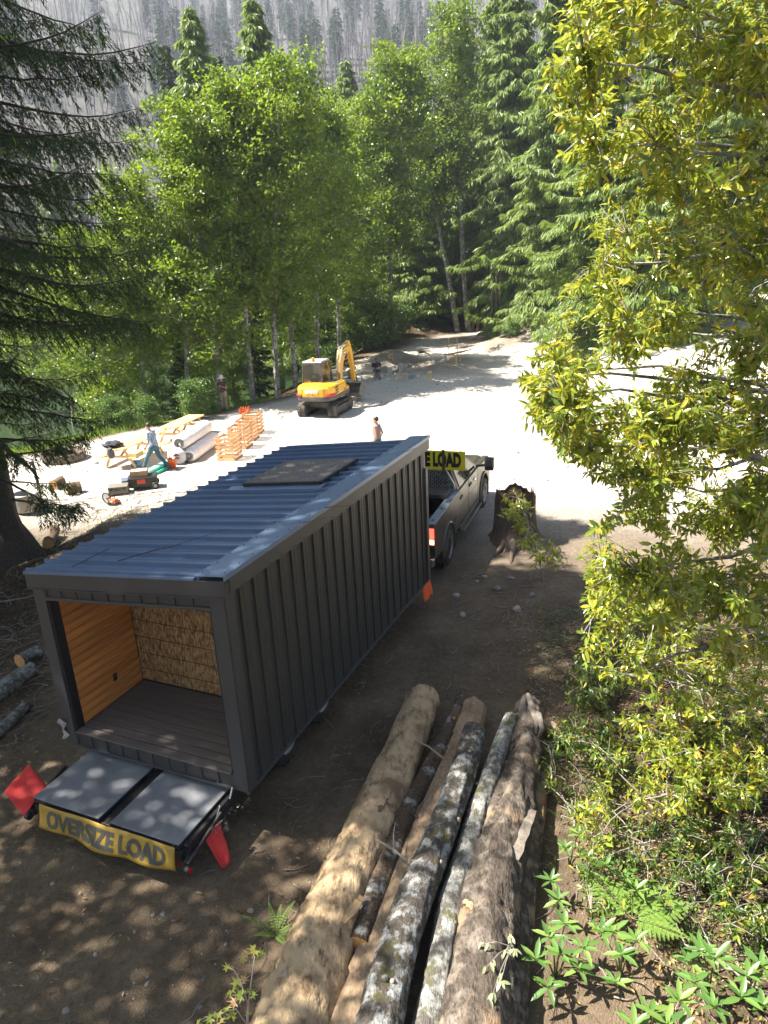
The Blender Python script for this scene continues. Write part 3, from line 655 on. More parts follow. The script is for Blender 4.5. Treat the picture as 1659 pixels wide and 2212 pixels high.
# ------------------------------------------------------------------ vegetation library
def unit(a): return a / np.maximum(np.linalg.norm(a, axis=-1, keepdims=True), 1e-9)
def kites(pos, d, n, L, W, fold=0.25, bulge=0.45):
    """one folded diamond leaf per row; returns V, F"""
    d = unit(d); s = unit(np.cross(d, n)); n = np.cross(s, d); k = len(pos)
    L = np.asarray(L).reshape(-1, 1) * np.ones((k, 1)); W = np.asarray(W).reshape(-1, 1) * np.ones((k, 1))
    mid = pos + d * L * bulge
    V = np.stack([pos, mid + s * W / 2 + n * W * fold, pos + d * L, mid - s * W / 2 + n * W * fold], 1).reshape(-1, 3)
    b = np.arange(k)[:, None] * 4
    F = np.concatenate([b + [[0, 1, 2]], b + [[0, 2, 3]]], 1).reshape(-1, 3)
    return V, F
def leaves6(pos, d, n, L, W, curl=0.25, fold=0.2):
    """broad leaf: 7 vertices, 6 triangles, folded along the midrib and curled"""
    d = unit(d); s = unit(np.cross(d, n)); n = np.cross(s, d); k = len(pos)
    L = np.asarray(L).reshape(-1, 1) * np.ones((k, 1)); W = np.asarray(W).reshape(-1, 1) * np.ones((k, 1))
    def pt(t, w): return pos + d * L * t + s * W * w * 0.5 + n * (W * abs(w) * fold - L * curl * t * t)
    V = np.stack([pt(0, 0), pt(.32, .92), pt(.68, .85), pt(1, 0), pt(.68, -.85), pt(.32, -.92), pt(.5, 0)], 1).reshape(-1, 3)
    b = np.arange(k)[:, None] * 7
    F = np.concatenate([b + [[0, 1, 6]], b + [[1, 2, 6]], b + [[2, 3, 6]], b + [[3, 4, 6]], b + [[4, 5, 6]], b + [[5, 0, 6]]], 1).reshape(-1, 3)
    return V, F
class Twigs:
    """many tapered three-sided or five-sided sticks in one mesh"""
    def __init__(s): s.V = []; s.F = []; s.n = 0
    def path(s, pts, r0, r1, n=4):
        pts = np.asarray(pts, float); m_ = len(pts); t = unit(np.gradient(pts, axis=0)); ref = np.array([0.31, 0.17, 0.93])
        u = unit(np.cross(t, ref)); v = np.cross(t, u); a = 2 * np.pi * np.arange(n) / n
        r = np.linspace(r0, r1, m_)[:, None, None] if not hasattr(r0, '__len__') else np.asarray(r0)[:, None, None]
        V = pts[:, None] + r * (np.cos(a)[None, :, None] * u[:, None] + np.sin(a)[None, :, None] * v[:, None])
        i = np.arange(m_ - 1)[:, None] * n; k = np.arange(n)[None]; k2 = (k + 1) % n
        F = np.stack([i + k, i + k2, i + k2 + n, i + k + n], -1).reshape(-1, 4) + s.n
        s.V.append(V.reshape(-1, 3)); s.F.append(F); s.n += m_ * n
    def mesh(s, name, mat): return np_mesh(name, np.concatenate(s.V), np.concatenate(s.F), mat, smooth=True)

bark_dark = M('bark_dark', (0.075, 0.058, 0.045), 0.95, 0, 0.5, 9, 0.9, 18, stretch=(4, 4, 0.7))
bark_brown = M('bark_brown', (0.13, 0.085, 0.055), 0.95, 0, 0.4, 9, 0.9, 22, stretch=(4, 4, 0.8))
twig_grey = M('twig_grey', (0.24, 0.21, 0.175), 0.85, 0, 0.3, 8)
def mottled(name, base, dark, light, sc=5.0, lo=0.46, bump=0.6, moss=None, axis=None):
    mt, t, out = nodes_of(name); b = N(t, 'ShaderNodeBsdfPrincipled', i_Roughness=0.9); b.inputs['Specular IOR Level'].default_value = 0.2
    ob = t.nodes.new('ShaderNodeTexCoord').outputs['Object']
    if axis is not None:
        mr_ = N(t, 'ShaderNodeMapping'); mr_.inputs['Rotation'].default_value = (0, 0, axis); mr_.inputs['Scale'].default_value = (1, .38, 1); t.links.new(ob, mr_.inputs[0]); lv_ = mr_.outputs[0]
    else: lv_ = ob
    n1 = noise(t, ob, sc, 5, 0.65); n2 = noise(t, lv_, sc * 3.2, 5, 0.7); n3 = noise(t, lv_, sc * 9, 4, .65)
    c = ramp(t, n3, [(0.35, dark), (0.65, base)])
    f = N(t, 'ShaderNodeMapRange', i_1=lo - .03, i_2=lo + 0.11); t.links.new(n1, f.inputs[0]); c = mixc(t, f.outputs[0], c, rgba(light))
    f = N(t, 'ShaderNodeMapRange', i_1=0.54, i_2=0.68); t.links.new(n2, f.inputs[0]); c = mixc(t, f.outputs[0], c, rgba(dark))
    if moss:
        n4 = noise(t, ob, sc * 0.55, 3); f = N(t, 'ShaderNodeMapRange', i_1=0.56, i_2=0.66); t.links.new(n4, f.inputs[0]); c = mixc(t, f.outputs[0], c, rgba(moss))
    t.links.new(c, b.inputs['Base Color'])
    ad = N(t, 'ShaderNodeMath', operation='ADD'); t.links.new(n2, ad.inputs[0]); t.links.new(n3, ad.inputs[1])
    bp = N(t, 'ShaderNodeBump', i_Strength=bump, i_Distance=0.02); t.links.new(ad.outputs[0], bp.inputs['Height']); t.links.new(bp.outputs[0], b.inputs['Normal'])
    t.links.new(b.outputs[0], out.inputs[0]); return mt
bark_birch = mottled('bark_alder', (0.30, 0.28, 0.25), (0.07, 0.06, 0.05), (0.46, 0.44, 0.41), 3.0, 0.5, 0.4)
G_ALD = leaf_mat('alder_leaves', [(0.0, (0.040, 0.085, 0.012)), (0.45, (0.105, 0.175, 0.020)), (0.8, (0.21, 0.275, 0.026)), (0.97, (0.34, 0.34, 0.03)), (1.0, (0.36, 0.20, 0.03))], 0.34, 0.48, (0.36, 0.50, 0.03))
G_FIR = leaf_mat('fir_needles', [(0.0, (0.018, 0.040, 0.012)), (0.6, (0.036, 0.068, 0.018)), (1.0, (0.075, 0.105, 0.026))], 0.6, 0.18, (0.12, 0.20, 0.03), 0.25)
G_CED = leaf_mat('cedar_fronds', [(0.0, (0.080, 0.130, 0.028)), (0.5, (0.175, 0.255, 0.055)), (0.9, (0.28, 0.36, 0.08)), (1.0, (0.34, 0.32, 0.08))], 0.45, 0.42, (0.30, 0.42, 0.05), 0.4)
G_HILL = leaf_mat('hill_needles', [(0.0, (0.020, 0.045, 0.020)), (1.0, (0.05, 0.085, 0.03))], 0.7, 0.1, (0.1, 0.2, 0.04), 0.2)
G_BUSH = leaf_mat('bush_leaves', [(0.0, (0.035, 0.085, 0.014)), (0.7, (0.085, 0.165, 0.03)), (1.0, (0.20, 0.25, 0.05))], 0.4, 0.3, (0.25, 0.4, 0.04))

def broadleaf(seed, H, base=0.28, nlimb=34, ntwig=6, nleaf=80, spread=0.24, ls=0.11, mat=None, bmat=None, clump=0.55, r0=0.16, slim=1.0):
    g = np.random.default_rng(seed); tw = Twigs()
    ts = np.linspace(0, 1, 12); bend = 0.035 * H * np.stack([np.sin(ts * 3 + g.uniform(0, 6)) - math.sin(0), np.cos(ts * 2.3 + g.uniform(0, 6)), 0 * ts], 1)
    tr = np.stack([0 * ts, 0 * ts, ts * H], 1) + (bend - bend[0]) * ts[:, None]
    tw.path(tr, r0, 0.02, 9)
    pos = []; dirs = []
    for i in range(nlimb):
        h = base + (1 - base) * ((i + g.uniform(0, 1)) / nlimb) ** 0.9
        if h > 0.985: h = 0.985
        o = np.array([np.interp(h, ts, tr[:, k]) for k in range(3)]); az = i * 2.4 + g.uniform(-.5, .5)
        prof = math.sin(math.pi * min(1, (h - base) / (1 - base) * 0.78 + 0.20)) ** 0.7
        Ln = H * spread * slim * (0.35 + 0.75 * prof) * g.uniform(0.65, 1.15); el = g.uniform(0.35, 0.9)
        d = np.array([math.cos(az) * math.cos(el), math.sin(az) * math.cos(el), math.sin(el)])
        u = np.linspace(0, 1, 6)[:, None]; lp = o + d * Ln * u + np.array([0, 0, 1]) * (-0.25 * Ln * u ** 2) + g.normal(0, .03 * Ln, (6, 3)) * u
        tw.path(lp, 0.05 * (1.1 - h), 0.008, 4)
        for j in range(ntwig):
            a = (j + 0.7) / ntwig; q0 = lp[min(5, int(a * 5))]; e = q0 + g.normal(0, 0.22 * Ln * 0.6 + .15, 3) * [1, 1, .7] + d * 0.15 * Ln
            if j % 2 == 0: tw.path([q0, (q0 + e) / 2 + g.normal(0, .05, 3), e], 0.012, 0.004, 3)
            k = int(nleaf * g.uniform(0.5, 1.4)); c = e + g.normal(0, 1, (k, 3)) * [clump, clump, clump * 0.62] * g.uniform(.65, 1.1)
            pos.append(c); dirs.append(unit(g.normal(0, 1, (k, 3)) + [0, 0, -.45] + 0.4 * d))
    pos = np.concatenate(pos); dirs = np.concatenate(dirs); k = len(pos)
    nn = unit(g.normal(0, .75, (k, 3)) + [0, 0, 1.0]); L = g.uniform(.75, 1.35, k) * ls
    V, F = kites(pos, dirs, nn, L, L * 0.62, 0.12)
    return tw.mesh('trunk', bmat or bark_birch), np_mesh('crown', V, F, mat or G_ALD, dict(rnd=np.repeat(np.clip(g.beta(2, 2.6, k) + .12 * np.sin(pos[:, 2] * 1.3 + pos[:, 0]), 0, .999), 4)))

def conifer(seed, H, style='fir', nb=130, reach=0.17, sp=1.0, base=0.06, ls=0.34, mat=None, r0=0.22, dens=1.0, top=0.02):
    """style 'cedar': long down-swept limbs with hanging curtains of fronds; 'fir': level limbs, drooping sprays"""
    g = np.random.default_rng(seed); tw = Twigs(); ts = np.linspace(0, 1, 8)
    tr = np.stack([.012 * H * np.sin(ts * 4 + seed) * ts, .012 * H * np.cos(ts * 3 + seed) * ts, ts * H], 1); tw.path(tr, r0, 0.015, 9)
    P_, D_, N_, L_, W_ = [], [], [], [], []
    for i in range(nb):
        h = base + (1 - base - 0.004) * ((i + g.uniform(0, .9)) / nb) ** 0.92
        o = np.array([np.interp(h, ts, tr[:, k]) for k in range(3)]); az = i * 2.39996 + g.uniform(-.35, .35)
        Ln = H * reach * sp * ((1 - h) ** 0.72 * 0.98 + top) * g.uniform(.42, 1.18) * (0.75 + 0.25 * min(1, (h - base) / 0.15 + .25))
        if style == 'cedar': el0, drop, upt = g.uniform(-.45, .35), g.uniform(.3, .75), 0.30
        else: el0, drop, upt = g.uniform(-.15, .3) + 0.4 * h, 0.30, 0.12
        d = np.array([math.cos(az), math.sin(az), 0.0]); u = np.linspace(0, 1, 9)
        lp = o + d * (Ln * u * math.cos(el0))[:, None] + np.array([0, 0, 1.0]) * (Ln * (math.sin(el0) * u - drop * u ** 1.6 + upt * u ** 4))[:, None]
        lp = lp + g.normal(0, .012 * Ln, (9, 3)) * u[:, None]
        tw.path(lp, 0.012 + 0.008 * Ln, 0.004, 3)
        side = np.array([-d[1], d[0], 0]); k = max(6, int((10 + 30 * Ln) * dens))
        uu = g.uniform(0.06, 1.0, k) ** 0.8; lat = (g.uniform(-1, 1, k)) * (0.08 + 0.34 * Ln * np.clip(1.1 - uu, .1, .75) ** 0.9)
        p_ = np.stack([np.interp(uu, u, lp[:, q]) for q in range(3)], 1) + side * lat[:, None] + [0, 0, -.16] * np.abs(lat)[:, None]
        if style == 'cedar':
            dd = unit(d * .55 + side * np.sign(lat)[:, None] * .35 + np.array([0, 0, -1.0]) + g.normal(0, .3, (k, 3))); Ls = g.uniform(.6, 1.5, k) * ls; Ws = Ls * g.uniform(.14, .26, k)
            nn = unit(d * .8 + side * g.normal(0, .8, k)[:, None] + [0, 0, .5])
        else:
            dd = unit(d * .8 + side * np.sign(lat)[:, None] * .6 + np.array([0, 0, -.55]) + g.normal(0, .32, (k, 3))); Ls = g.uniform(.6, 1.4, k) * ls; Ws = Ls * g.uniform(.24, .42, k)
            nn = unit(np.array([0, 0, 1.0]) + g.normal(0, .5, (k, 3)))
        P_.append(p_); D_.append(dd); N_.append(nn); L_.append(Ls); W_.append(Ws)
    pos = np.concatenate(P_); k = len(pos)
    V, F = kites(pos, np.concatenate(D_), np.concatenate(N_), np.concatenate(L_), np.concatenate(W_), 0.1, .4)
    return tw.mesh('trunk', bark_dark), np_mesh('crown', V, F, mat or G_FIR, dict(rnd=np.repeat(np.clip(g.beta(2, 2, k), 0, .999), 4)))

def plant(kind, meshes, base, top=None, scale=1.0, rz=0.0, label=None, cat='tree', group=None):
    e = empty(kind, base, 0, label, cat, group); q = Quaternion((0, 0, 1), rz)
    if top is not None:
        ax = (Vector(top) - Vector(base)); q = Vector((0, 0, 1)).rotation_difference(ax.normalized()) @ q
    e.rotation_mode = 'QUATERNION'; e.rotation_quaternion = q; e.scale = (scale,) * 3
    link('trunk', meshes[0], e); link('crown', meshes[1], e)
    return e
def PY(x, y, Y):
    d = pray(x, y); return Vector((0, 0, CAM_H)) + d * (Y / d.y)

# ------------------------------------------------------------------ hillside: snags and green conifers
snag_m = M('snag_wood', (0.15, 0.135, 0.135), 0.9, 0, 0.65, 0.12, rnd=0.35)
def snag(seed):
    g = np.random.default_rng(seed); tw = Twigs(); H = 20.0
    tw.path([(0, 0, -1), (g.normal(0, .25), 0, H * .5), (g.normal(0, .6), g.normal(0, .6), H)], g.uniform(.2, .34), g.uniform(.04, .12), 4)
    for k in range(16):
        h = g.uniform(.25, .97) * H; a = g.uniform(0, 6.28); L = (1.25 - h / H) * g.uniform(.6, 2.2)
        tw.path([(0, 0, h), (math.cos(a) * L, math.sin(a) * L, h + g.uniform(-.7, .5))], 0.06, 0.03, 3)
    return tw
snags = [snag(100 + k) for k in range(9)]; snag_me = [s.mesh('trunk', snag_m) for s in snags]
g = np.random.default_rng(5)
def hill_spot(g, amin=-16, amax=12, rmin=190, rmax=640, pw=1.0):
    a = R(g.uniform(amin, amax)); r = rmin + (rmax - rmin) * g.uniform(0, 1) ** pw; x, y = r * math.sin(a), r * math.cos(a); return x, y, float(hz(x, y)) - 1.0
for i in range(260):
    x, y, z = hill_spot(g, -13, 5.5, 220, 420)
    o = link('dead_tree', snag_me[i % 9], None, (x, y, z), (g.normal(0, .05), g.normal(0, .05), g.uniform(0, 6)), (1, 1, g.uniform(.45, 1.25)))
    tag(o, 'bare grey burnt trunk standing on the hazy hillside', 'dead tree', 'burnt trunks on the hillside')
VV, FF, nn_ = [], [], 0
base_v = [np.concatenate(s.V) for s in snags]; base_f = [np.concatenate(s.F) for s in snags]
for i in range(5200):
    x, y, z = hill_spot(g, -40, 40, 165, 660); s = i % 9; a = g.uniform(0, 6.28); c_, s_ = math.cos(a), math.sin(a); v = base_v[s]
    sc = g.uniform(.22, 1.15); V = np.stack([v[:, 0] * c_ - v[:, 1] * s_ + g.normal(0, .07) * v[:, 2], v[:, 0] * s_ + v[:, 1] * c_, v[:, 2] * sc], 1) + [x, y, z]
    VV.append(V); FF.append(base_f[s] + nn_); nn_ += len(V)
tag(link('dead_forest', np_mesh('dead_forest', np.concatenate(VV), np.concatenate(FF), snag_m)), 'far mass of bare grey burnt trunks covering the hillside', 'dead trees', kind='stuff')
hc = [conifer(200 + k, 17, 'fir', 42, 0.15, 1.0, 0.08, 1.5, G_HILL, .2, 0.45) for k in range(3)]
for i in range(230):
    x, y, z = hill_spot(g, -32, 20, 150, 420, 1.4) if i > 150 else hill_spot(g, -14, 8, 230, 620)
    plant('hillside_conifer', hc[i % 3], (x, y, z - .3), None, g.uniform(.7, 1.35), g.uniform(0, 6), 'living green conifer among burnt trunks on the far hillside', 'tree', 'green conifers on the hillside')

# ------------------------------------------------------------------ trees round the clearing
alders = [broadleaf(300 + k, 16, (.12, .30, .26)[k], 38, 8, 58, 0.21, 0.20, slim=(1, .85, 1.1)[k], clump=.36) for k in range(3)]
slim = [broadleaf(330 + k, 22, 0.42, 40, 8, 45, 0.13, 0.21, clump=.42, r0=.27) for k in range(1)]
firs = [conifer(400 + k, 22, 'fir', 190, 0.15, 1.0, 0.05, 0.46, G_FIR, .22, 1.0) for k in range(2)]
cedars = [conifer(420 + k, 26, 'cedar', 270, 0.235, 1.0, 0.02, 0.50, G_CED, .28, 2.6) for k in range(3)]
def gpt(x, y): return Vector((x, y, float(gz(x, y)) - 0.08))
# leaning alders on the lake bank: base pixel x, distance Y, top pixel, mesh, label
AL = [(60, 46, 40, 560, 2, 'low alder far along the lake shore behind the fir branches'), (140, 42, 120, 520, 1, 'alder on the lake shore seen through the hanging fir limbs'),
      (215, 37, 205, 500, 0, 'low alder on the lake bank with pale sunlit leaves, beside the fir branches'),
      (300, 37.5, 300, 370, 1, 'alder leaning over the lake behind the grassy bank'),
      (395, 38, 395, 262, 2, 'broad alder with bright green top beside the hatted person'),
      (470, 38.5, 425, 215, 0, 'tall alder whose leaning trunk rises behind the hatted person'),
      (545, 39.5, 480, 168, 1, 'mottled alder leaning left, its foot beside the orange bottle crate'),
      (600, 41, 545, 128, 2, 'yellow topped alder rising highest behind the excavator cab'),
      (640, 43, 590, 150, 0, 'pale barked alder standing right behind the excavator cab'),
      (690, 47, 655, 200, 1, 'alder with dark shaded side behind the excavator boom'),
      (740, 52, 700, 250, 2, 'rounded alder behind the spoil heaps'),
      (795, 60, 760, 200, 0, 'alder at the edge of the footings, in front of the dark cedars'),
      (850, 63, 830, 110, 1, 'tall full alder behind the footings, left of the twin birch')]
for k, (bx, Y, tx, ty, mi, lab) in enumerate(AL):
    tp = PY(tx, ty, Y + 0.5); bx_w = PY(bx, 850, Y).x; b_ = gpt(bx_w, Y); h = (tp - b_).length
    plant('alder_tree', alders[mi], b_, tp, h / 16.6, k * 1.7, lab, 'tree', 'alders round the clearing')
for k, (bx, Y, hh, mi) in enumerate(((215, 43, 7.0, 0), (275, 41.5, 7.5, 0), (335, 42, 8.0, 0), (395, 42.5, 7.0, 0), (450, 43, 8.5, 0), (505, 43.5, 7.5, 0), (560, 45, 9.0, 0), (615, 47, 8.0, 0), (660, 50, 9.0, 0), (705, 54, 9.5, 0), (750, 58, 9.0, 0))):
    b_ = gpt(PY(bx, 850, Y).x, Y); plant('understory_alder', alders[mi] if k % 3 else firs[k % 2], b_, None, hh / (16 if k % 3 else 19), k * 2.3, 'low dark leafy tree filling the gap between the alder trunks' if k % 3 else 'young dark conifer filling the gap between the alder trunks', 'tree', 'understory between the alders')
b_ = P(1012, 716); tp = PY(948, 12, b_.y); plant('birch_tree', slim[0], b_, tp, (tp - b_).length / 22.5, 0.5, 'tall pale birch with bare curved stem at the far edge of the clearing', 'tree', 'twin birches')
b_ = P(988, 716); tp = PY(905, 120, b_.y + 1); plant('birch_tree', slim[0], b_, tp, (tp - b_).length / 22.5, 2.9, 'shorter birch leaning left beside the tall curved birch', 'tree', 'twin birches')
def stand(kind, meshes, tx, ty, Y, lab, group, H0, rz=0.0, lean=0.0):
    tp = PY(tx, ty, Y); b_ = gpt(tp.x + lean, Y); plant(kind, meshes, b_, tp, (tp - b_).length / H0, rz, lab, 'tree', group)
stand('cedar_tree', cedars[0], 540, -12, 62, 'dark cedar with drooping spire standing above the alders', 'cedars round the clearing', 26, 0.3)
stand('cedar_tree', cedars[1], 402, 12, 64, 'conifer with a broad green top above the alders, left of the drooping spire', 'cedars round the clearing', 26, 1.3)
for k, (tx, ty, Y, s) in enumerate([(345, 95, 84, 0), (664, 165, 90, 1), (745, 122, 96, 0), (700, 230, 84, 1), (470, 120, 80, 1), (600, 120, 88, 0)]):
    stand('fir_tree', (firs + cedars)[(s + k) % 4], tx, ty, Y, 'slender conifer top showing between the alder crowns and the burnt hillside', 'conifer tops behind the alders', 22 if (s + k) % 4 < 2 else 26, k)
CE = [(880, 95, 72, 0, 'deep green cedar behind the twin birches, left of their stems'), (1000, 40, 78, 1, 'dark cedar directly behind the tall birch'),
      (1062, -30, 74, 2, 'cedar with long hanging fronds right of the tall birch'), (1120, -90, 66, 0, 'sunlit cedar sweeping down to the dirt bank'),
      (1215, -120, 57, 1, 'big sunlit cedar over the fenced trunk on the dirt bank'), (1330, -150, 46, 2, 'bright cedar partly hidden behind the yellow leaved tree'),
      (1470, -150, 42, 0, 'cedar deep behind the yellow leaved tree'), (1640, -150, 44, 1, 'cedar at the end of the row behind the yellow leaved tree')]
for k, (tx, ty, Y, s, lab) in enumerate(CE): stand('cedar_tree', cedars[s], tx, ty, Y, lab, 'cedars round the clearing', 26, k * 1.1)
# second row, mostly hidden: the dark wood behind
g = np.random.default_rng(9)
for k in range(26):
    x = -7 + k * 1.55 + g.normal(0, .6); Y = 70 + 14 * g.uniform() + (8 if x < 0 else 0)
    if x > 17: Y = 66 - (x - 17) * 1.2 + 10 * g.uniform()
    plant('wood_cedar', (cedars + firs)[k % 5], gpt(x, Y), None, g.uniform(.62, .86), g.uniform(0, 6), 'dark conifer in the shaded wood behind the clearing', 'tree', 'dark wood behind the clearing')
for k in range(46):
    x = -100 + k * 2.3 + g.normal(0, 1); Y = 122 + 12 * g.uniform()
    plant('shore_conifer', (cedars + firs)[k % 5], gpt(x, Y), None, g.uniform(.55, .95), g.uniform(0, 6), 'conifer on the far shore of the lake', 'tree', 'far shore conifers')
for k in range(9):
    x = -46 + k * 3.6 + g.normal(0, 1); Y = 112 + 6 * g.uniform()
    plant('shore_alder', alders[k % 3], gpt(x, Y), None, g.uniform(.4, .7), g.uniform(0, 6), 'pale green tree on the far shore of the lake', 'tree', 'far shore alders')
# bushes at the foot of the tree line
bush = [broadleaf(500 + k, 2.4, 0.05, 18, 5, 60, 0.42, 0.13, G_BUSH, twig_grey, 0.28, 0.03) for k in range(2)]
BU = [(800, 755, 1.5, 'big bright bush right behind the left spoil heap'), (835, 742, 1.2, 'bush with pale leaves at the back corner of the footings'), (770, 765, .9, 'bush behind the bending person and the excavator boom'), (715, 792, .6, 'small dark bush behind the excavator cab'), (668, 815, .5, 'low bush at the foot of the pale barked alder'), (600, 848, .45, 'low weeds bush between the excavator and the bottle crate'),
      (455, 893, .5, 'small bush just left of the hatted person'), (425, 905, .7, 'bush beside the tall fern on the lake bank'), (395, 900, .6, 'bush behind the second picnic table'), (320, 918, .5, 'bush at the water edge behind the first picnic table'), (250, 930, .6, 'bush on the grassy bank above the fire ring'), (1092, 722, .5, 'small bush beside the pale post on the dirt bank'), (1108, 735, .55, 'small bush right of the pale post on the dirt bank'), (870, 722, .9, 'bush in the shade left of the twin birches')]
for k, (x, y, s, lab) in enumerate(BU):
    b_ = P(x, y); plant('bush', bush[k % 2], b_ - Vector((0, 0, .05)), None, s, k * 2.1, lab, 'bush', 'bushes along the tree line')
# ------------------------------------------------------------------ foreground fir on the left
def big_fir(base, H=27, seed=77):
    g = np.random.default_rng(seed); tw = Twigs(); ts = np.linspace(0, 1, 14)
    rr = 0.56 * (1 - ts * 0.55) + 0.30 * np.exp(-ts * 45); z = ts * 15
    tr = np.stack([.05 * np.sin(z * .5), .05 * np.cos(z * .4), z], 1)
    q = MB(); q.smooth = True; rings = []; nseg = 30; zz = np.linspace(-0.3, 15, 60)
    for h in zz:
        r0 = float(np.interp(h, z, rr)); ring = []
        for k in range(nseg):
            a = 2 * math.pi * k / nseg; rv = r0 * (1 + 0.10 * math.sin(k * 3.7 + 0.6 * math.sin(h * 1.3)) * (1 if k % 2 else -.6) + 0.22 * float(vnoise(k * .9, h * 1.6, 4)) + 0.28 * math.exp(-h * 1.6) * max(0, math.sin(a * 2.5 + 1)))
            ring.append((rv * math.cos(a), rv * math.sin(a), h))
        rings.append(ring)
    q.loft(rings)
    P_, D_, N_, L_, W_ = [], [], [], [], []; nb = 150
    for i in range(nb):
        h = 1.6 + 13.2 * ((i + g.uniform()) / nb) ** .82; az = i * 2.39996 + g.uniform(-.3, .3)
        facing = math.cos(az - R(-25))                            # limbs towards the clearing grow longer
        Ln = (3.2 + 1.9 * facing) * g.uniform(.7, 1.2) * (0.5 if h < 3.0 else (0.60 if h < 5.5 else (0.78 if h < 7.2 else 1.0)))
        if facing < -0.2 and g.uniform() < .35: continue
        d = np.array([math.cos(az), math.sin(az), 0.0]); side = np.array([-d[1], d[0], 0]); u = np.linspace(0, 1, 12)
        drop = g.uniform(.25, .5); lp = np.array([0, 0, h]) + d * (0.3 + Ln * u)[:, None] + np.array([0, 0, 1.0]) * (Ln * (g.uniform(-.05, .12) * u - drop * u ** 1.4 + g.uniform(.15, .34) * u ** 3))[:, None]
        lp = lp + g.normal(0, .025, (12, 3)) * u[:, None]; tw.path(lp, 0.018 + .009 * Ln, 0.006, 5)
        bare = 0.35 if h < 4 else 0.14
        for k in range(int(Ln / 0.068)):
            a = bare + (1 - bare) * (k + g.uniform()) / (Ln / 0.068); o = np.array([np.interp(a, u, lp[:, c]) for c in range(3)]); sgn = -1 if k % 2 else 1
            bl = g.uniform(.25, .62) * (1.15 - .75 * abs(a - .45)) * (0.75 + .25 * Ln / 3); hang = g.uniform(.35, 1.3)
            bd = unit(d * g.uniform(.25, .8) + side * sgn * g.uniform(.4, 1.0) + np.array([0, 0, -hang]))
            v = np.linspace(0, 1, 4)[:, None]; bp_ = o + bd * bl * v + np.array([0, 0, -.28]) * bl * v ** 2
            if k % 2 == 0: tw.path(bp_, 0.005, 0.002, 3)
            nk = max(5, int(bl / 0.022)); vv = (np.arange(nk) + .5) / nk; p_ = np.stack([np.interp(vv, v[:, 0], bp_[:, c]) for c in range(3)], 1)
            sd_ = unit(np.cross(bd, [0.1, 0.2, 1.0])); sg = np.where(np.arange(nk) % 2, 1, -1)[:, None]
            P_.append(p_); D_.append(unit(bd + sd_ * sg * .75 + g.normal(0, .25, (nk, 3)) + [0, 0, -.25])); N_.append(g.normal(0, .5, (nk, 3)) + [0, 0, 1.0]); L_.append(g.uniform(.09, .18, nk)); W_.append(g.uniform(.024, .040, nk))
    pos = np.concatenate(P_); k = len(pos); V, F = kites(pos, np.concatenate(D_), np.concatenate(N_), np.concatenate(L_), np.concatenate(W_), 0.1, .45)
    e = empty('fir_tree', base, 0, 'great dark fir with furrowed trunk and drooping limbs left of the cabin shell', 'tree')
    q.build('trunk', bark_dark, e); link('limbs', tw.mesh('limbs', bark_dark), e)
    link('crown', np_mesh('crown', V, F, G_FIR, dict(rnd=np.repeat(np.clip(g.beta(2, 2, k), 0, .999), 4))), e)
    up_ = conifer(78, 10, 'fir', 130, 0.30, 1.0, 0.02, .40, G_FIR, .28, 1.5)
    link('leader', up_[0], e, (0, 0, 13.6)); link('upper_crown', up_[1], e, (0, 0, 13.6))
    return e
fb = P(14, 1205); big_fir(fb - Vector((0, 0, .1)))
shade_ald = [broadleaf(350 + k, 16, 0.30, 19, 4, 70, 0.22, 0.22, clump=.50) for k in range(2)]
# trees left of the road outside the picture, whose shade falls over the road and the logs
SHD = [(-11.0, 12.6, 1.35, 0), (-11.0, 6.2, 1.0, 1), (-10.5, 2.2, 1.0, 2), (-14.6, 12.8, 1.2, 1), (-10.6, -3.0, 1.0, 0), (-12.8, 11.6, 1.35, 1)]
for k, (x, y, s, mi) in enumerate(SHD):
    plant('alder_tree', shade_ald[mi % 2] if y < 8 else alders[mi], gpt(x, y), None, s, k * 1.3, 'alder shading the track from its left side, outside the view', 'tree', 'alders shading the track')

plant('fir_tree', firs[1], gpt(-13.2, 15.0), None, 1.25, 1.0, 'tall fir behind the great fir, outside the view, shading the track', 'tree')
# ------------------------------------------------------------------ golden leaved chinquapin, close on the right
CHQ = [(0.0, (0.085, 0.150, 0.022)), (0.30, (0.190, 0.270, 0.035)), (0.65, (0.34, 0.39, 0.05)), (0.88, (0.45, 0.45, 0.06)), (0.965, (0.62, 0.46, 0.04)), (1.0, (0.48, 0.22, 0.03))]
G_CHQ = leaf_mat('chinquapin_leaves', CHQ, 0.22, 0.45, (0.52, 0.52, 0.04), 0.7); G_CHQP = leaf_mat('chinquapin_leaf_part', CHQ, 0.22, 0.45, (0.52, 0.52, 0.04), 0.7)
def leaf_proto(mat, n=3, curl=(.1, .22, .34), L=1.0, W=.30):
    out = []
    for k in range(n):
        V, F = leaves6(np.zeros((1, 3)), np.array([[1.0, 0, 0]]), np.array([[0, 0, 1.0]]), [L], [W], curl[k % 3], .18)
        out.append(np_mesh('leaf', V, F, mat, dict(rnd=np.zeros(len(V))), smooth=True))
    return out
def frame_of(d, n):
    d = unit(d); s = unit(np.cross(d, n)); n = np.cross(s, d)
    return Matrix((Vector(d), Vector(-s), Vector(n))).transposed()
def inpoly(x, y, poly):
    ins = False; j = len(poly) - 1
    for i in range(len(poly)):
        (xi, yi), (xj, yj) = poly[i], poly[j]
        if (yi > y) != (yj > y) and x < (xj - xi) * (y - yi) / (yj - yi) + xi: ins = not ins
        j = i
    return ins
def proj_px(p):
    d = Vector(p) - Vector((0, 0, CAM_H)); z = d.dot(FW); return PW / 2 + d.dot(RT) / z * CAM_F, PH / 2 - d.dot(UP) / z * CAM_F, z
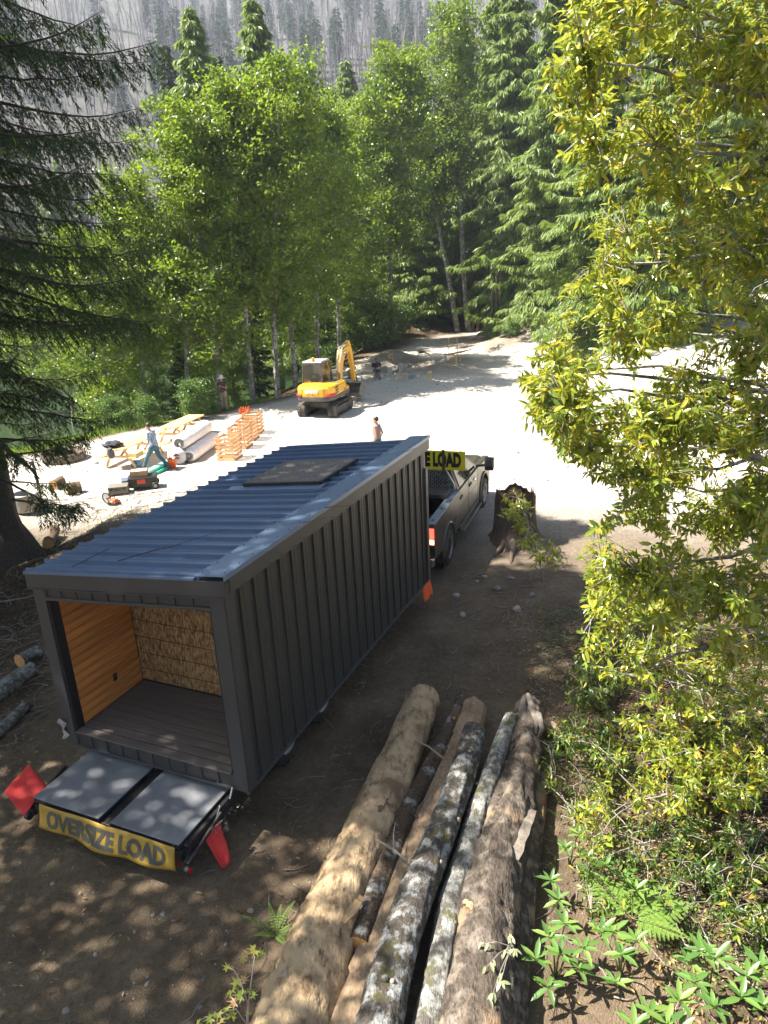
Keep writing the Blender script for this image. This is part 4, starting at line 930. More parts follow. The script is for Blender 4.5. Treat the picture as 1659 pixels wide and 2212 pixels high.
def leafy(name, base, tips, trunk_pts, r_trunk, nleaf, LL, lab, cat, group=None, nparts=300, limbs=16, seed=1, mat=None, pmat=None, barkm=None, droop=.32, WW=.30, whorl=.42, curl=.26):
    """woody plant grown to given twig tips: trunk, limbs to clusters of tips, twigs, leaves round each tip"""
    g = np.random.default_rng(seed); tips = np.asarray(tips, float); base = np.asarray(base, float); tw = Twigs(); tp = np.asarray(trunk_pts, float)
    tw.path(tp - base, r_trunk, r_trunk * .18, 9)
    cen = tips[g.choice(len(tips), min(limbs, len(tips)), replace=False)]
    for it in range(6):
        lab_i = np.argmin(((tips[:, None] - cen[None]) ** 2).sum(-1), 1)
        cen = np.array([tips[lab_i == k].mean(0) if (lab_i == k).any() else cen[k] for k in range(len(cen))])
    P_, D_, N_, L_ = [], [], [], []
    fine = np.stack([np.interp(np.linspace(0, 1, 60), np.linspace(0, 1, len(tp)), tp[:, c]) for c in range(3)], 1)
    for k in range(len(cen)):
        low = fine[fine[:, 2] < cen[k, 2] - .15 * np.linalg.norm(cen[k, :2] - base[:2])]
        if len(low) == 0: low = fine[:3]
        a = low[np.argmin(((low - cen[k]) ** 2).sum(1))]; dd = cen[k] - a; u = np.linspace(0, 1, 7)[:, None]
        lp = a + dd * u + np.array([0, 0, .16]) * np.linalg.norm(dd) * (u * (1 - u)) + g.normal(0, .035 * np.linalg.norm(dd), (7, 3)) * (u * (1.2 - u))
        ln = np.linalg.norm(dd); tw.path(lp - base, min(r_trunk * .5, .010 + .010 * ln), .006, 5)
        for t_ in tips[lab_i == k]:
            q0 = lp[2 + np.argmin(((lp[2:] - t_) ** 2).sum(1) + np.array([.5, .3, .1, .05, 0]))]; dv = t_ - q0; n_ = np.linalg.norm(dv) + 1e-6
            sp = np.stack([q0, q0 + dv * .5 + g.normal(0, .06 * n_, 3) + [0, 0, .05 * n_], t_]); tw.path(sp - base, .007, .003, 3)
            td = unit(dv * .8 / n_ + g.normal(0, .3, 3) + np.array([0, 0, .12])); kk = int(nleaf * g.uniform(.6, 1.4)) + 1; aa = g.uniform(0, 6.28) + np.arange(kk) * 2.4
            s1 = unit(np.cross(td, [0.2, .1, 1.0])); s2 = np.cross(td, s1); rad = np.cos(aa)[:, None] * s1 + np.sin(aa)[:, None] * s2
            P_.append(t_ - td * (g.uniform(0, 1, kk) * whorl)[:, None]); D_.append(unit(rad + td * g.uniform(.1, .8, kk)[:, None] + np.array([0, 0, -droop]) + g.normal(0, .2, (kk, 3))))
            N_.append(unit(td * 1.0 + [0, 0, .8] + g.normal(0, .35, (kk, 3)))); L_.append(g.choice([.5, .8, 1.0, 1.15], kk) * g.uniform(.85, 1.15, kk) * LL)
    pos = np.concatenate(P_); D = np.concatenate(D_); Nn = np.concatenate(N_); L = np.concatenate(L_); k = len(pos)
    e = empty(name, base, 0, lab, cat, group); link('trunk' if r_trunk > .05 else 'stem', tw.mesh('trunk', barkm or twig_grey), e)
    size = np.full(k, -1.0)
    for i in range(k):
        x, y, z = proj_px(pos[i])
        if z > 0.5 and 0 < x < PW and 0 < y < PH: size[i] = L[i] / z
    order = np.argsort(-size); part = order[:nparts]; part = part[size[part] > 0]; rest = np.setdiff1d(np.arange(k), part)
    protos = leaf_proto(pmat or G_CHQP, 3, W=WW)
    for i in part:
        o = link('leaf', protos[i % 3], e); mm = frame_of(D[i], Nn[i]).to_4x4() @ Matrix.Scale(L[i], 4); mm.translation = pos[i] - base; o.matrix_local = mm
    if len(rest):
        V, F = leaves6(pos[rest] - base, D[rest], Nn[rest], L[rest], L[rest] * WW * g.uniform(.75, 1.3, len(rest)), g.uniform(.3, 1.5, (len(rest), 1)) * curl, .18)
        o = link('crown' if r_trunk > .05 else 'foliage', np_mesh('foliage', V, F, mat or G_CHQ, dict(rnd=np.repeat(g.uniform(0, .999, len(rest)), 7)), smooth=True), e)
        tag(o, kind='stuff')
    return e
POLY = [(1250, -420), (1225, -50), (1165, 150), (1165, 215), (1200, 320), (1290, 430), (1285, 540), (1225, 600), (1190, 700), (1130, 790), (1125, 850), (1150, 905), (1175, 950), (1220, 990), (1290, 1010), (1330, 1080), (1270, 1150), (1190, 1180), (1245, 1260), (1240, 1420), (1330, 1480), (1500, 1560), (2250, 1560), (2250, -420)]
g = np.random.default_rng(21); tips = []
HOLES = [(1240, 520, 60), (1440, 1090, 50), (1560, 1010, 45), (1380, 1190, 60), (1500, 1180, 40), (1230, 890, 40), (1600, 1240, 45)]
while len(tips) < 2650:
    x, y = g.uniform(1100, 2250), g.uniform(-420, 1560)
    if len(tips) < 80: x, y = g.uniform(1120, 1300), g.uniform(770, 1000)
    elif len(tips) < 480: x, y = g.uniform(1270, 1670), g.uniform(860, 1330)
    if not inpoly(x, y, POLY): continue
    if any(math.hypot(x - a, y - b) < r for a, b, r in HOLES) and g.uniform() < .85: continue
    if y > 860 and g.uniform() < (.18 if y < 1050 else .22): continue
    Y = g.uniform(6.0, 9.2) if x > 1290 else g.uniform(6.0, 8.2)
    p_ = PY(x, y, Y)
    if p_.z < float(gz(p_.x, p_.y)) + .25: continue
    tips.append(tuple(p_))
cb = P(1672, 1600); cbv = np.array(cb)
leafy('chinquapin_tree', cbv, tips, [cbv + [0, 0, -.1], cbv + [-.05, -.1, 1.2], cbv + [-.25, -.3, 3.5], cbv + [-.1, -.6, 6.0], cbv + [-.3, -.8, 8.6], cbv + [-.2, -.9, 11.2]], .15, 33, .106,
      'tall chinquapin with yellow and green glossy leaves leaning over the right of the clearing', 'tree', None, 300, 110, 31, barkm=bark_birch)
# lower leafy saplings below it, each grown to its own tips
def sapling(pxs, n, spreadpx, base_px, LL, nleaf, lab, seed, mat=None, pmat=None, npart=60, zr=(.25, 1.1), WW=.30, name='leafy_sapling', group='saplings below the chinquapin', cat='sapling', droop=.35):
    g = np.random.default_rng(seed); b_ = P(*base_px); tips = []
    for (x, y) in pxs:
        for k in range(n):
            q = P(x + g.normal(0, spreadpx), y + g.normal(0, spreadpx * .8), float(gz(b_.x, b_.y)) + g.uniform(*zr)); tips.append(tuple(q))
    bb = np.array(b_); t3 = np.mean(tips, 0)
    return leafy(name, bb, tips, [bb - [0, 0, .05], bb * .6 + t3 * .4 + [0, 0, .1], t3], .018, nleaf, LL, lab, cat, group, npart, 9, seed, mat, pmat, droop=droop, WW=WW)
G_SAP = leaf_mat('sapling_leaves', [(0, (0.03, 0.07, 0.015)), (.5, (0.07, 0.13, 0.02)), (.85, (0.15, 0.20, 0.03)), (1, (0.40, 0.27, 0.03))], .32, .25, (.3, .4, .03), .5)
G_SAPP = leaf_mat('sapling_leaf_part', [(0, (0.03, 0.07, 0.015)), (.5, (0.07, 0.13, 0.02)), (.85, (0.15, 0.20, 0.03)), (1, (0.40, 0.27, 0.03))], .32, .25, (.3, .4, .03), .5)
sapling([(1275, 1430), (1290, 1480), (1330, 1450), (1260, 1500), (1250, 1460)], 16, 26, (1320, 1560), .095, 20, 'leafy sapling standing between the stump roots and the broken log', 41, G_SAP, G_SAPP)
sapling([(1220, 1570), (1250, 1600), (1300, 1580), (1330, 1620), (1270, 1640)], 15, 28, (1300, 1700), .09, 20, 'leafy sapling spreading over the broken log beside the split log', 42, G_SAP, G_SAPP)
sapling([(1380, 1600), (1430, 1640), (1470, 1590), (1420, 1560), (1500, 1620)], 16, 36, (1440, 1740), .115, 20, 'bright sapling with pale glossy leaves below the chinquapin', 43)
sapling([(1560, 1600), (1600, 1560), (1630, 1640), (1600, 1690), (1550, 1680)], 16, 36, (1600, 1760), .12, 20, 'pale leaved sapling at the foot of the mottled chinquapin trunk', 44)
sapling([(1380, 1400), (1440, 1430), (1500, 1400), (1560, 1450), (1400, 1340)], 18, 40, (1470, 1560), .11, 20, 'sapling with yellow tinged leaves rising above the bare dirt slope', 45)
sapling([(1210, 1690), (1240, 1740), (1280, 1720)], 12, 26, (1240, 1800), .055, 18, 'low dark green shrub growing against the split log', 46, G_SAP, G_SAPP, zr=(.08, .45))
sapling([(1330, 1760), (1420, 1800), (1500, 1780), (1380, 1850), (1300, 1840)], 12, 40, (1400, 1880), .09, 16, 'sparse shaded shrub over the leaf litter right of the logs', 47, G_SAP, G_SAPP, zr=(.1, .6))
sapling([(1580, 1800), (1640, 1860), (1560, 1880), (1620, 1740)], 14, 38, (1600, 1920), .095, 16, 'shaded shrub on the litter slope right of the fern', 48, G_SAP, G_SAPP, zr=(.1, .6))
sapling([(1280, 1790), (1330, 1700), (1400, 1720), (1450, 1700), (1500, 1720)], 14, 34, (1390, 1800), .10, 18, 'bright leafy sapling over the litter between the split log and the mottled trunk', 401)
sapling([(1480, 1830), (1530, 1900), (1440, 1900), (1560, 1850)], 12, 34, (1500, 1960), .09, 16, 'green shrub on the litter slope directly above the bare crooked branch', 402, G_SAP, G_SAPP, zr=(.1, .6))
sapling([(1620, 1960), (1650, 2000), (1590, 1990)], 12, 30, (1640, 2060), .09, 16, 'green shrub beside the large leaved rhododendron', 403, G_SAP, G_SAPP, zr=(.1, .6))
sapling([(1260, 1900), (1290, 1950), (1270, 1850)], 10, 22, (1275, 1990), .08, 14, 'dark leafy shrub between the split log and the fern', 404, G_SAP, G_SAPP, zr=(.1, .5))
sapling([(1180, 1640), (1200, 1610), (1195, 1680)], 10, 16, (1205, 1720), .06, 16, 'small leaved shrub pressed against the far half of the split log', 405, G_SAP, G_SAPP, zr=(.15, .6))
# sprout leaves over the stump
sapling([(1110, 1075), (1140, 1090), (1095, 1105), (1135, 1130), (1150, 1160), (1170, 1175), (1200, 1195), (1165, 1215)], 5, 13, (1185, 1300), .13, 14, 'leafy chinquapin sprout hanging over the old stump', 49, None, None, 90, (1.3, 1.9), .30, 'stump_sprout', None, 'sapling')

# ------------------------------------------------------------------ rhododendron shoots with big whorled leaves
RHO = [(0, (0.060, 0.135, 0.030)), (.6, (0.115, 0.215, 0.045)), (1, (0.19, 0.28, 0.06))]
G_RHO = leaf_mat('rhododendron_leaf_part', RHO, .35, .25, (.28, .42, .05), .5)
rho_p = leaf_proto(G_RHO, 3, (.02, .12, .22), 1.0, .29)
G_STEM = M('green_stem', (0.12, 0.13, 0.04), .6)
def rhodo(base_px, whorls, LL, lab, seed, nl=9):
    g = np.random.default_rng(seed); b_ = P(*base_px); e = empty('rhododendron', b_, 0, lab, 'shrub', 'rhododendron shoots right of the logs'); st = MB(); st.smooth = True
    for (x, y, h) in whorls:
        c = P(x, y, float(gz(b_.x, b_.y)) + h) - b_; st.tube([(0, 0, -.03), Vector((c.x * .35, c.y * .35, c.z * .55)), c], [.012, .009, .006], 5)
        for k in range(nl):
            a = k * 2.4 + g.uniform(0, .5); el = g.uniform(-.25, .75) if k < nl - 2 else 1.2
            d = np.array([math.cos(a) * math.cos(el), math.sin(a) * math.cos(el), math.sin(el)]); L = LL * g.uniform(.75, 1.15) * (.55 if k >= nl - 2 else 1)
            o = link('leaf', rho_p[k % 3], e); mm = frame_of(d, np.array([-.3 * math.cos(a), -.3 * math.sin(a), 1.0])).to_4x4() @ Matrix.Scale(L, 4); mm.translation = c - Vector((0, 0, .012 * k * .5)); o.matrix_local = mm
    st.build('stem', G_STEM, e)
rhodo((1200, 2110), [(1158, 2070, .45), (1187, 2022, .55), (1221, 1993, .6), (1210, 2058, .5), (1261, 2044, .55), (1250, 2090, .4), (1184, 2129, .35)], .19, 'bright rhododendron shoot with whorled leaves beside the split log near the wilted sprig', 51)
rhodo((1206, 1975), [(1206, 1941, .45), (1190, 1900, .35)], .16, 'small shaded rhododendron shoot against the dark side of the split log', 52)
rhodo((1340, 2110), [(1343, 2060, .6), (1325, 2010, .5), (1375, 2030, .55), (1330, 2120, .45), (1300, 2010, .4)], .18, 'dark green rhododendron in shade just below the fern', 53)
rhodo((1530, 2150), [(1517, 2052, .7), (1545, 2067, .72), (1490, 2075, .6), (1469, 2159, .6), (1543, 2172, .65), (1500, 2120, .6)], .19, 'bright rhododendron shoot right of the fern with tall upright leaves', 54)
rhodo((1620, 2170), [(1616, 2107, .7), (1645, 2085, .75), (1602, 2152, .65), (1650, 2170, .6)], .2, 'large leaved rhododendron shoot at the right of the litter slope', 55)
rhodo((1410, 2230), [(1406, 2185, .55), (1440, 2210, .55), (1370, 2215, .5), (1470, 2225, .5)], .2, 'rhododendron shoot rising from the litter below the fern and the pale ones', 56)
rhodo((1330, 1930), [(1347, 1893, .55), (1310, 1870, .5), (1375, 1920, .5)], .17, 'shaded rhododendron beside the grey root above the fern', 57)
rhodo((1230, 1870), [(1221, 1830, .4), (1250, 1800, .45), (1270, 1850, .4)], .15, 'dim rhododendron shoot at the dark edge of the log pile', 58)
# fern
G_FERN = leaf_mat('fern_leaf', [(0, (0.12, 0.22, 0.04)), (1, (0.22, 0.33, 0.07))], .5, .35, (.3, .5, .05), .3)
def fern(base, n, L, lab, seed, azs=None, el0=.5, group=None, wide=.30):
    g = np.random.default_rng(seed); e = empty('fern', base, 0, lab, 'fern', group)
    for k in range(n):
        az = (azs[k] if azs else 6.28 * k / n + g.uniform(-.2, .2)); Lk = L * g.uniform(.75, 1.1); d = np.array([math.cos(az), math.sin(az), 0]); s = np.array([-d[1], d[0], 0])
        u = np.linspace(0, 1, 26); pts = d * (Lk * (u * .92))[:, None] + np.array([0, 0, 1.0]) * (Lk * (el0 * u - .55 * el0 * u ** 2.2))[:, None]
        P_, D_, L_ = [], [], []
        for i in range(3, 26, 2):
            w = Lk * wide * (math.sin(math.pi * min(1, (u[i] + .05)) ** .62) + .03)
            for sg in (-1, 1):
                dd = unit(s * sg + d * .45 + np.array([0, 0, -.15])); m_ = max(3, int(w / .014))
                P_.append(np.repeat(pts[i][None], 1, 0)); D_.append(dd[None]); L_.append(np.array([w]))
                for j in range(1, m_):
                    q = pts[i] + dd * w * j / m_
                    for s2 in (-1, 1): P_.append(q[None]); D_.append(unit(dd * .6 + s2 * d * .9)[None]); L_.append(np.array([.032 * (1.15 - j / m_) * Lk / .6 + .004]))
        P_ = np.concatenate(P_); D_ = np.concatenate(D_); L_ = np.concatenate(L_)
        V, F = kites(P_, D_, np.repeat([[0.1, .1, 1.0]], len(P_), 0), L_, np.where(L_ > .05, .012, L_ * .5), .1)
        o = link('frond', np_mesh('frond', V, F, G_FERN, dict(rnd=np.repeat(g.uniform(.2, .99, len(P_)), 4))), e)
        tw = Twigs(); tw.path(pts, .005, .0015, 4); link('rachis', tw.mesh('rachis', G_STEM), o)
    return e
q = P(1362, 2030); fern(q + Vector((0, 0, .3)), 5, .78, 'bracken fern with pale green fronds spread over the litter slope', 61, [R(75), R(30), R(5), R(-35), R(120)], .25)
q = P(597, 2020); fern(q, 8, .40, 'small fern tucked against the left side of the sawdust covered log', 62, [R(60), R(110), R(-60), R(160), R(10), R(200), R(-20), R(85)], .75, None, .13)
q = P(415, 968); fern(P(412, 935), 7, 1.0, 'tall fern at the lake bank behind the picnic tables', 63)
# vine maple sprig close below the camera
G_MAP = leaf_mat('vine_maple_leaf_part', [(0, (0.17, 0.24, 0.04)), (.7, (0.33, 0.34, 0.06)), (1, (0.45, 0.25, 0.16))], .45, .35, (.4, .5, .05), .4)
def maple_leaf():
    pts = [(0, 0)]; n = 7
    for k in range(n):
        a = -2.2 + 4.4 * k / (n - 1); pts += [(math.cos(a - .18) * .42, math.sin(a - .18) * .42), (math.cos(a) * (.72 + .28 * math.cos(a)), math.sin(a) * (.72 + .22 * math.cos(a))), (math.cos(a + .18) * .42, math.sin(a + .18) * .42)]
    V = np.array([(x, y, -.12 * (x * x + y * y) + .05 * abs(math.sin(y * 6))) for x, y in pts]); F = np.array([(0, i, i + 1) for i in range(1, len(pts) - 1)])
    return np_mesh('leaf', V, F, G_MAP, dict(rnd=np.zeros(len(V))))
mleaf = maple_leaf(); mb_ = P(545, 2420, 0.0); mb_.z = float(gz(mb_.x, mb_.y))
e = empty('vine_maple', mb_, 0, 'slender vine maple sprig with lit lobed leaves in front of the sawdust covered log', 'sapling'); st = MB(); st.smooth = True
def MP(x, y, z): return P(x, y, z) - mb_
ZM = 2.9
st.tube([(0, 0, -.05), MP(535, 2330, 1.4), MP(533, 2250, 2.3), MP(536, 2170, 2.75), MP(545, 2105, ZM), MP(550, 2066, ZM + .08)], [.014, .012, .009, .006, .004, .003], 6)
st.tube([MP(536, 2170, 2.75), MP(520, 2120, ZM), MP(505, 2095, ZM), MP(490, 2088, ZM)], [.005, .004, .003, .002], 5); st.tube([MP(535, 2215, 2.5), MP(510, 2180, 2.7), MP(455, 2192, 2.7), MP(425, 2208, 2.68)], [.006, .005, .003, .002], 5)
st.build('stem', M('maple_twig', (0.34, 0.27, 0.25), .6), e); g = np.random.default_rng(66)
for (x, y, s) in ((550, 2052, 1.1), (563, 2062, .8), (527, 2072, 1.0), (492, 2092, .8), (513, 2125, 1.0), (525, 2118, .9), (500, 2140, 1.0), (535, 2140, .9), (522, 2150, 1.0), (508, 2165, .9), (545, 2150, .7), (487, 2180, .9), (470, 2190, .9), (455, 2200, .9), (500, 2196, .9), (430, 2212, .9), (475, 2208, 1.0), (540, 2190, .7), (560, 2215, .8), (410, 2216, .8)):
    o = link('leaf', mleaf, e, MP(x, y, ZM - .05 + g.uniform(-.05, .05)), (g.normal(0, .45), g.normal(0, .45), g.uniform(0, 6.28)), .066 * s)
# ------------------------------------------------------------------ log pile
lich = mottled('lichen_bark', (0.11, 0.095, 0.08), (0.045, 0.038, 0.03), (0.30, 0.31, 0.30), 7.5, 0.50, 1.0, (0.075, 0.07, 0.03), R(22))
lich2 = mottled('pale_lichen_bark', (0.17, 0.155, 0.135), (0.075, 0.065, 0.052), (0.31, 0.315, 0.29), 9.0, 0.47, 0.9, (0.10, 0.10, 0.045), R(22))
sawd = mottled('sawdust_bark', (0.34, 0.235, 0.135), (0.13, 0.085, 0.05), (0.46, 0.335, 0.20), 3.0, 0.40, 1.0, (0.20, 0.13, 0.075), R(22))
brownb = mottled('brown_bark', (0.115, 0.092, 0.072), (0.04, 0.032, 0.026), (0.22, 0.185, 0.15), 4.0, 0.52, 1.3, (0.26, 0.18, 0.11), R(22))
peeled = M('peeled_wood', (0.33, 0.23, 0.14), .8, 0, .35, 7, .6, 30, stretch=(5, 2.2, 5), dirt=(.10, .07, .045), dirt_amt=.8)
def ringwood(name, c1, c2):
    mt, t, out = nodes_of(name); b = N(t, 'ShaderNodeBsdfPrincipled', i_Roughness=.8); ob = t.nodes.new('ShaderNodeTexCoord').outputs['Object']
    n = noise(t, ob, 30, 4); c = ramp(t, n, [(.3, c1), (.7, c2)]); t.links.new(c, b.inputs['Base Color']); t.links.new(b.outputs[0], out.inputs[0]); return mt
cutw = ringwood('cut_wood', (0.50, 0.24, 0.075), (0.66, 0.38, 0.15)); cutg = ringwood('old_cut_wood', (0.30, 0.22, 0.14), (0.44, 0.34, 0.23))
def log(name, pts, radii, mat, lab, cat='log', group='logs lying beside the track', n=44, rough=.06, knots=0, seed=0, ends=cutg, split=None, bark_parts=0):
    """pts world centre line; irregular round section; ends as cut faces"""
    g = np.random.default_rng(seed); pts = np.array([tuple(p) for p in pts], float); base = pts[len(pts) // 2].copy(); base[2] = float(gz(base[0], base[1]))
    L = np.r_[0, np.cumsum(np.linalg.norm(np.diff(pts, axis=0), axis=1))]; m_ = max(12, int(L[-1] / .035)); s = np.linspace(0, L[-1], m_)
    C = np.stack([np.interp(s, L, pts[:, k]) for k in range(3)], 1)
    ker = np.ones(7) / 7
    for k in range(3): C[3:-3, k] = np.convolve(C[:, k], ker, 'valid')
    Rr = np.interp(s, L, radii); t = unit(np.gradient(C, axis=0)); u = unit(np.cross(t, [0, 0, 1.0])); v = np.cross(u, t)
    a = 2 * np.pi * np.arange(n) / n; A, S = np.meshgrid(a, s)
    rad = Rr[:, None] * (1 + rough * 1.6 * vnoise(np.cos(A) * 1.6 + seed * 7, S * .9 + np.sin(A) * 1.6, seed) + rough * vnoise(np.cos(A) * 6 + seed, S * 5 + np.sin(A) * 6, seed + 3) + rough * .7 * vnoise(np.cos(A) * 16, S * 7 + np.sin(A) * 16, seed + 5) + rough * .5 * vnoise(np.cos(A) * 30, S * 22 + np.sin(A) * 30, seed + 6))
    pl_ = vnoise(np.cos(A) * 2.6 + seed * 3.1, S * 3.2 + np.sin(A) * 2.6, seed + 9) + .6 * vnoise(np.cos(A) * 8 + seed, S * 8 + np.sin(A) * 8, seed + 11)
    rad = rad + np.minimum(.022, Rr[:, None] * .10) * sstep(-.02, .05, pl_)
    if split: rad = rad * (1 - .22 * np.exp(-((A - split[0]) / .35) ** 2) * sstep(split[1], split[1] + .5, S) * (1 - sstep(split[2], split[2] + .5, S)))
    V = C[:, None] + rad[..., None] * (np.cos(A)[..., None] * u[:, None] + np.sin(A)[..., None] * v[:, None])
    i = np.arange(m_ - 1)[:, None] * n; k = np.arange(n)[None]; k2 = (k + 1) % n; F = np.stack([i + k, i + k2, i + k2 + n, i + k + n], -1).reshape(-1, 4)
    e = empty(name, base, 0, lab, cat, group); link('bark', np_mesh('bark', V.reshape(-1, 3) - base, F, mat, smooth=True), e)
    for idx, sg in ((0, -1), (-1, 1)):
        q = MB(); ring = [Vector(p - base) + Vector(t[idx]) * .004 * sg for p in V[idx] * .985 + C[idx] * .015]; q.add([Vector(C[idx] - base) + Vector(t[idx]) * .01 * sg] + ring, [(0, 1 + j, 1 + (j + 1) % n) for j in range(n)]); q.build('cut_end', ends, e)
    for kk in range(knots):
        j = int(g.uniform(.08, .92) * m_); aa = g.uniform(.35, 2.8); o = C[j] + Rr[j] * .93 * (math.cos(aa) * u[j] + math.sin(aa) * v[j]) - base; d = unit(math.cos(aa) * u[j] + math.sin(aa) * v[j] + .2 * t[j])
        q = MB(); q.smooth = True; rk = Rr[j] * g.uniform(.10, .2); q.tube([o - d * .02, o + d * .02, o + d * .035], [rk * 1.3, rk, rk * .9], 12); q.build('knot', ends if kk % 2 else mat, e)
    return e
def LP(seq, zs): return [P(x, y, z) for (x, y), z in zip(seq, zs)]
log('felled_log', LP([(916, 1508), (880, 1600), (835, 1712), (775, 1850), (710, 2000), (655, 2160), (600, 2330)], [.26, .27, .28, .30, .32, .33, .34]), [.25, .26, .28, .30, .33, .36, .38], sawd, 'thick log dusted with pale sawdust, nearest the trailer', rough=.10, knots=5, seed=1)
log('felled_log', LP([(1000, 1505), (975, 1570), (935, 1650), (900, 1710), (850, 1830), (815, 1920), (776, 2045)], [.30, .31, .33, .34, .36, .38, .40]), [.09, .095, .105, .105, .11, .115, .12], mottled('half_lichen_bark', (0.12, 0.085, 0.06), (0.04, 0.03, 0.02), (0.36, 0.37, 0.36), 4.0, 0.56, 0.9, (0.15, 0.09, 0.05)), 'thin log with fresh orange cut end resting beside the sawdust covered log', rough=.09, knots=2, seed=2, ends=cutw)
log('felled_log', LP([(1022, 1530), (995, 1620), (960, 1720), (905, 1860), (850, 2000), (790, 2150), (735, 2300)], [.22, .22, .23, .24, .25, .25, .26]), [.20, .20, .21, .23, .24, .25, .26], peeled, 'partly peeled tan log lying under the lichen covered logs', rough=.08, knots=2, seed=3)
log('felled_log', LP([(1026, 1580), (1000, 1670), (955, 1800), (905, 1915), (868, 2020), (835, 2130), (800, 2290)], [.50, .52, .52, .53, .54, .55, .56]), [.15, .155, .165, .175, .185, .195, .20], lich, 'mossy log mottled with white lichen lying on top of the pile', rough=.10, knots=8, seed=4, ends=cutg)
log('felled_log', LP([(1106, 1553), (1072, 1640), (1035, 1740), (1010, 1840), (975, 1945), (955, 2060), (915, 2250)], [.38, .38, .37, .36, .36, .37, .38]), [.115, .115, .12, .125, .13, .13, .14], lich2, 'slender pale log speckled with lichen between the mossy log and split log', rough=.09, knots=3, seed=5)
log('felled_log', LP([(1146, 1530), (1135, 1640), (1105, 1750), (1075, 1880), (1045, 2050), (1028, 2200), (1010, 2330)], [.26, .27, .28, .30, .31, .32, .33]), [.21, .24, .27, .30, .31, .32, .33], brownb, 'big weathered brown log with a split side next to the shrubs', rough=.14, knots=4, seed=6, split=(1.0, 1.5, 4.0))
log('felled_log', LP([(1155, 1680), (1140, 1800), (1120, 1930), (1105, 2080), (1095, 2230)], [.14, .14, .14, .14, .14]), [.16, .17, .17, .17, .17], brownb, 'dark half buried log beneath the right side of the split log', rough=.1, seed=7)
log('felled_log', LP([(800, 1990), (740, 2150), (690, 2300)], [.16, .16, .16]), [.10, .11, .11], brownb, 'short dark log wedged low between the sawdust covered log and the peeled one', rough=.1, seed=8)
log('broken_log', LP([(1165, 1562), (1215, 1585), (1268, 1602), (1330, 1610)], [.20, .17, .15, .12]), [.10, .11, .12, .13], peeled, 'broken splintered log lying across the end of the split log', rough=.18, seed=9, n=18)
# grey root on the end of the split log, loose bark and chips
rt = P(1150, 1560, .5); e = empty('root_snag', rt - Vector((0, 0, .35)), 0, 'grey curved root stub on the far end of the split log', 'root'); q = MB(); q.smooth = True; b0 = rt - Vector((0, 0, .35))
for seq, zs, rs in ((((1140, 1500), (1150, 1530), (1160, 1560), (1158, 1585)), (.72, .66, .62, .50), (.035, .055, .05, .02)), (((1150, 1530), (1165, 1545), (1172, 1575), (1163, 1592)), (.6, .68, .62, .5), (.04, .045, .04, .015)), (((1135, 1505), (1128, 1525), (1135, 1560)), (.55, .5, .45), (.05, .06, .07))):
    q.tube([P(x, y, z) - b0 for (x, y), z in zip(seq, zs)], rs, 9)
q.build('root', M('grey_wood', (0.17, 0.142, 0.115), .9, 0, .4, 9, .8, 30), e)
def chip(name, px, z, size, rz, mat, lab, tilt=0.1, group='splinters and slabs on the logs'):
    c = P(*px, z); g = np.random.default_rng(int(px[0] * 7 + px[1])); q = MB(); L, W, T = size; n = 7; top = []
    for k in range(n + 1):
        a = k / n - .5; w = W * (.5 + .5 * math.cos(a * 2.2)) * g.uniform(.7, 1.1); top.append((a * L, w / 2 + g.normal(0, .005), g.normal(0, .006) - .25 * L * a * a))
    vs = []
    for x, w, z_ in top: vs += [(x, w, z_), (x, -w, z_), (x, -w * .9, z_ - T), (x, w * .9, z_ - T)]
    q.add(vs, [(4 * i + j, 4 * i + (j + 1) % 4, 4 * i + 4 + (j + 1) % 4, 4 * i + 4 + j) for i in range(n) for j in range(4)] + [(0, 1, 2, 3), (4 * n, 4 * n + 1, 4 * n + 2, 4 * n + 3)])
    o = q.build(name, mat, None, loc=c, rot=(tilt, tilt * .7, rz)); tag(o, lab, 'wood chip', group); return o
M('grey_wood', (0.17, 0.142, 0.115), .9, 0, .4, 9, .8, 30)
slabm = M('slab_wood', (0.42, 0.27, 0.14), .8, 0, .3, 9, .5, 40, stretch=(.6, 5, 5))
chip('wood_splinter', (765, 1960), .62, (.42, .10, .03), R(62), slabm, 'split slab of fresh wood leaning between the sawdust log and the thin log', .25)
chip('wood_splinter', (1014, 1953), .55, (.16, .07, .03), R(-50), slabm, 'short pale chip stuck beside the slender lichen log')
chip('wood_splinter', (955, 1800), .66, (.10, .07, .015), R(30), cutw, 'small round orange saw cut on the side of the mossy log')
chip('bark_flake', (822, 1735), .57, (.28, .16, .02), R(70), bark_brown, 'loose flake of bark on the sawdust covered log')
chip('bark_flake', (915, 1745), .40, (.35, .14, .03), R(60), bark_brown, 'dark bark flake lodged beside the thin log')
chip('wood_splinter', (1135, 1790), .52, (.95, .13, .04), R(66), MATS['grey_wood'], 'long splintered strip standing off the split log', .15)
chip('wood_splinter', (715, 2140), .35, (.5, .12, .03), R(60), slabm, 'torn slab lying low between the sawdust log and the peeled log', .2)
chip('bark_flake', (1080, 1840), .60, (.3, .22, .03), R(60), bark_dark, 'curled dark bark patch on the split log')
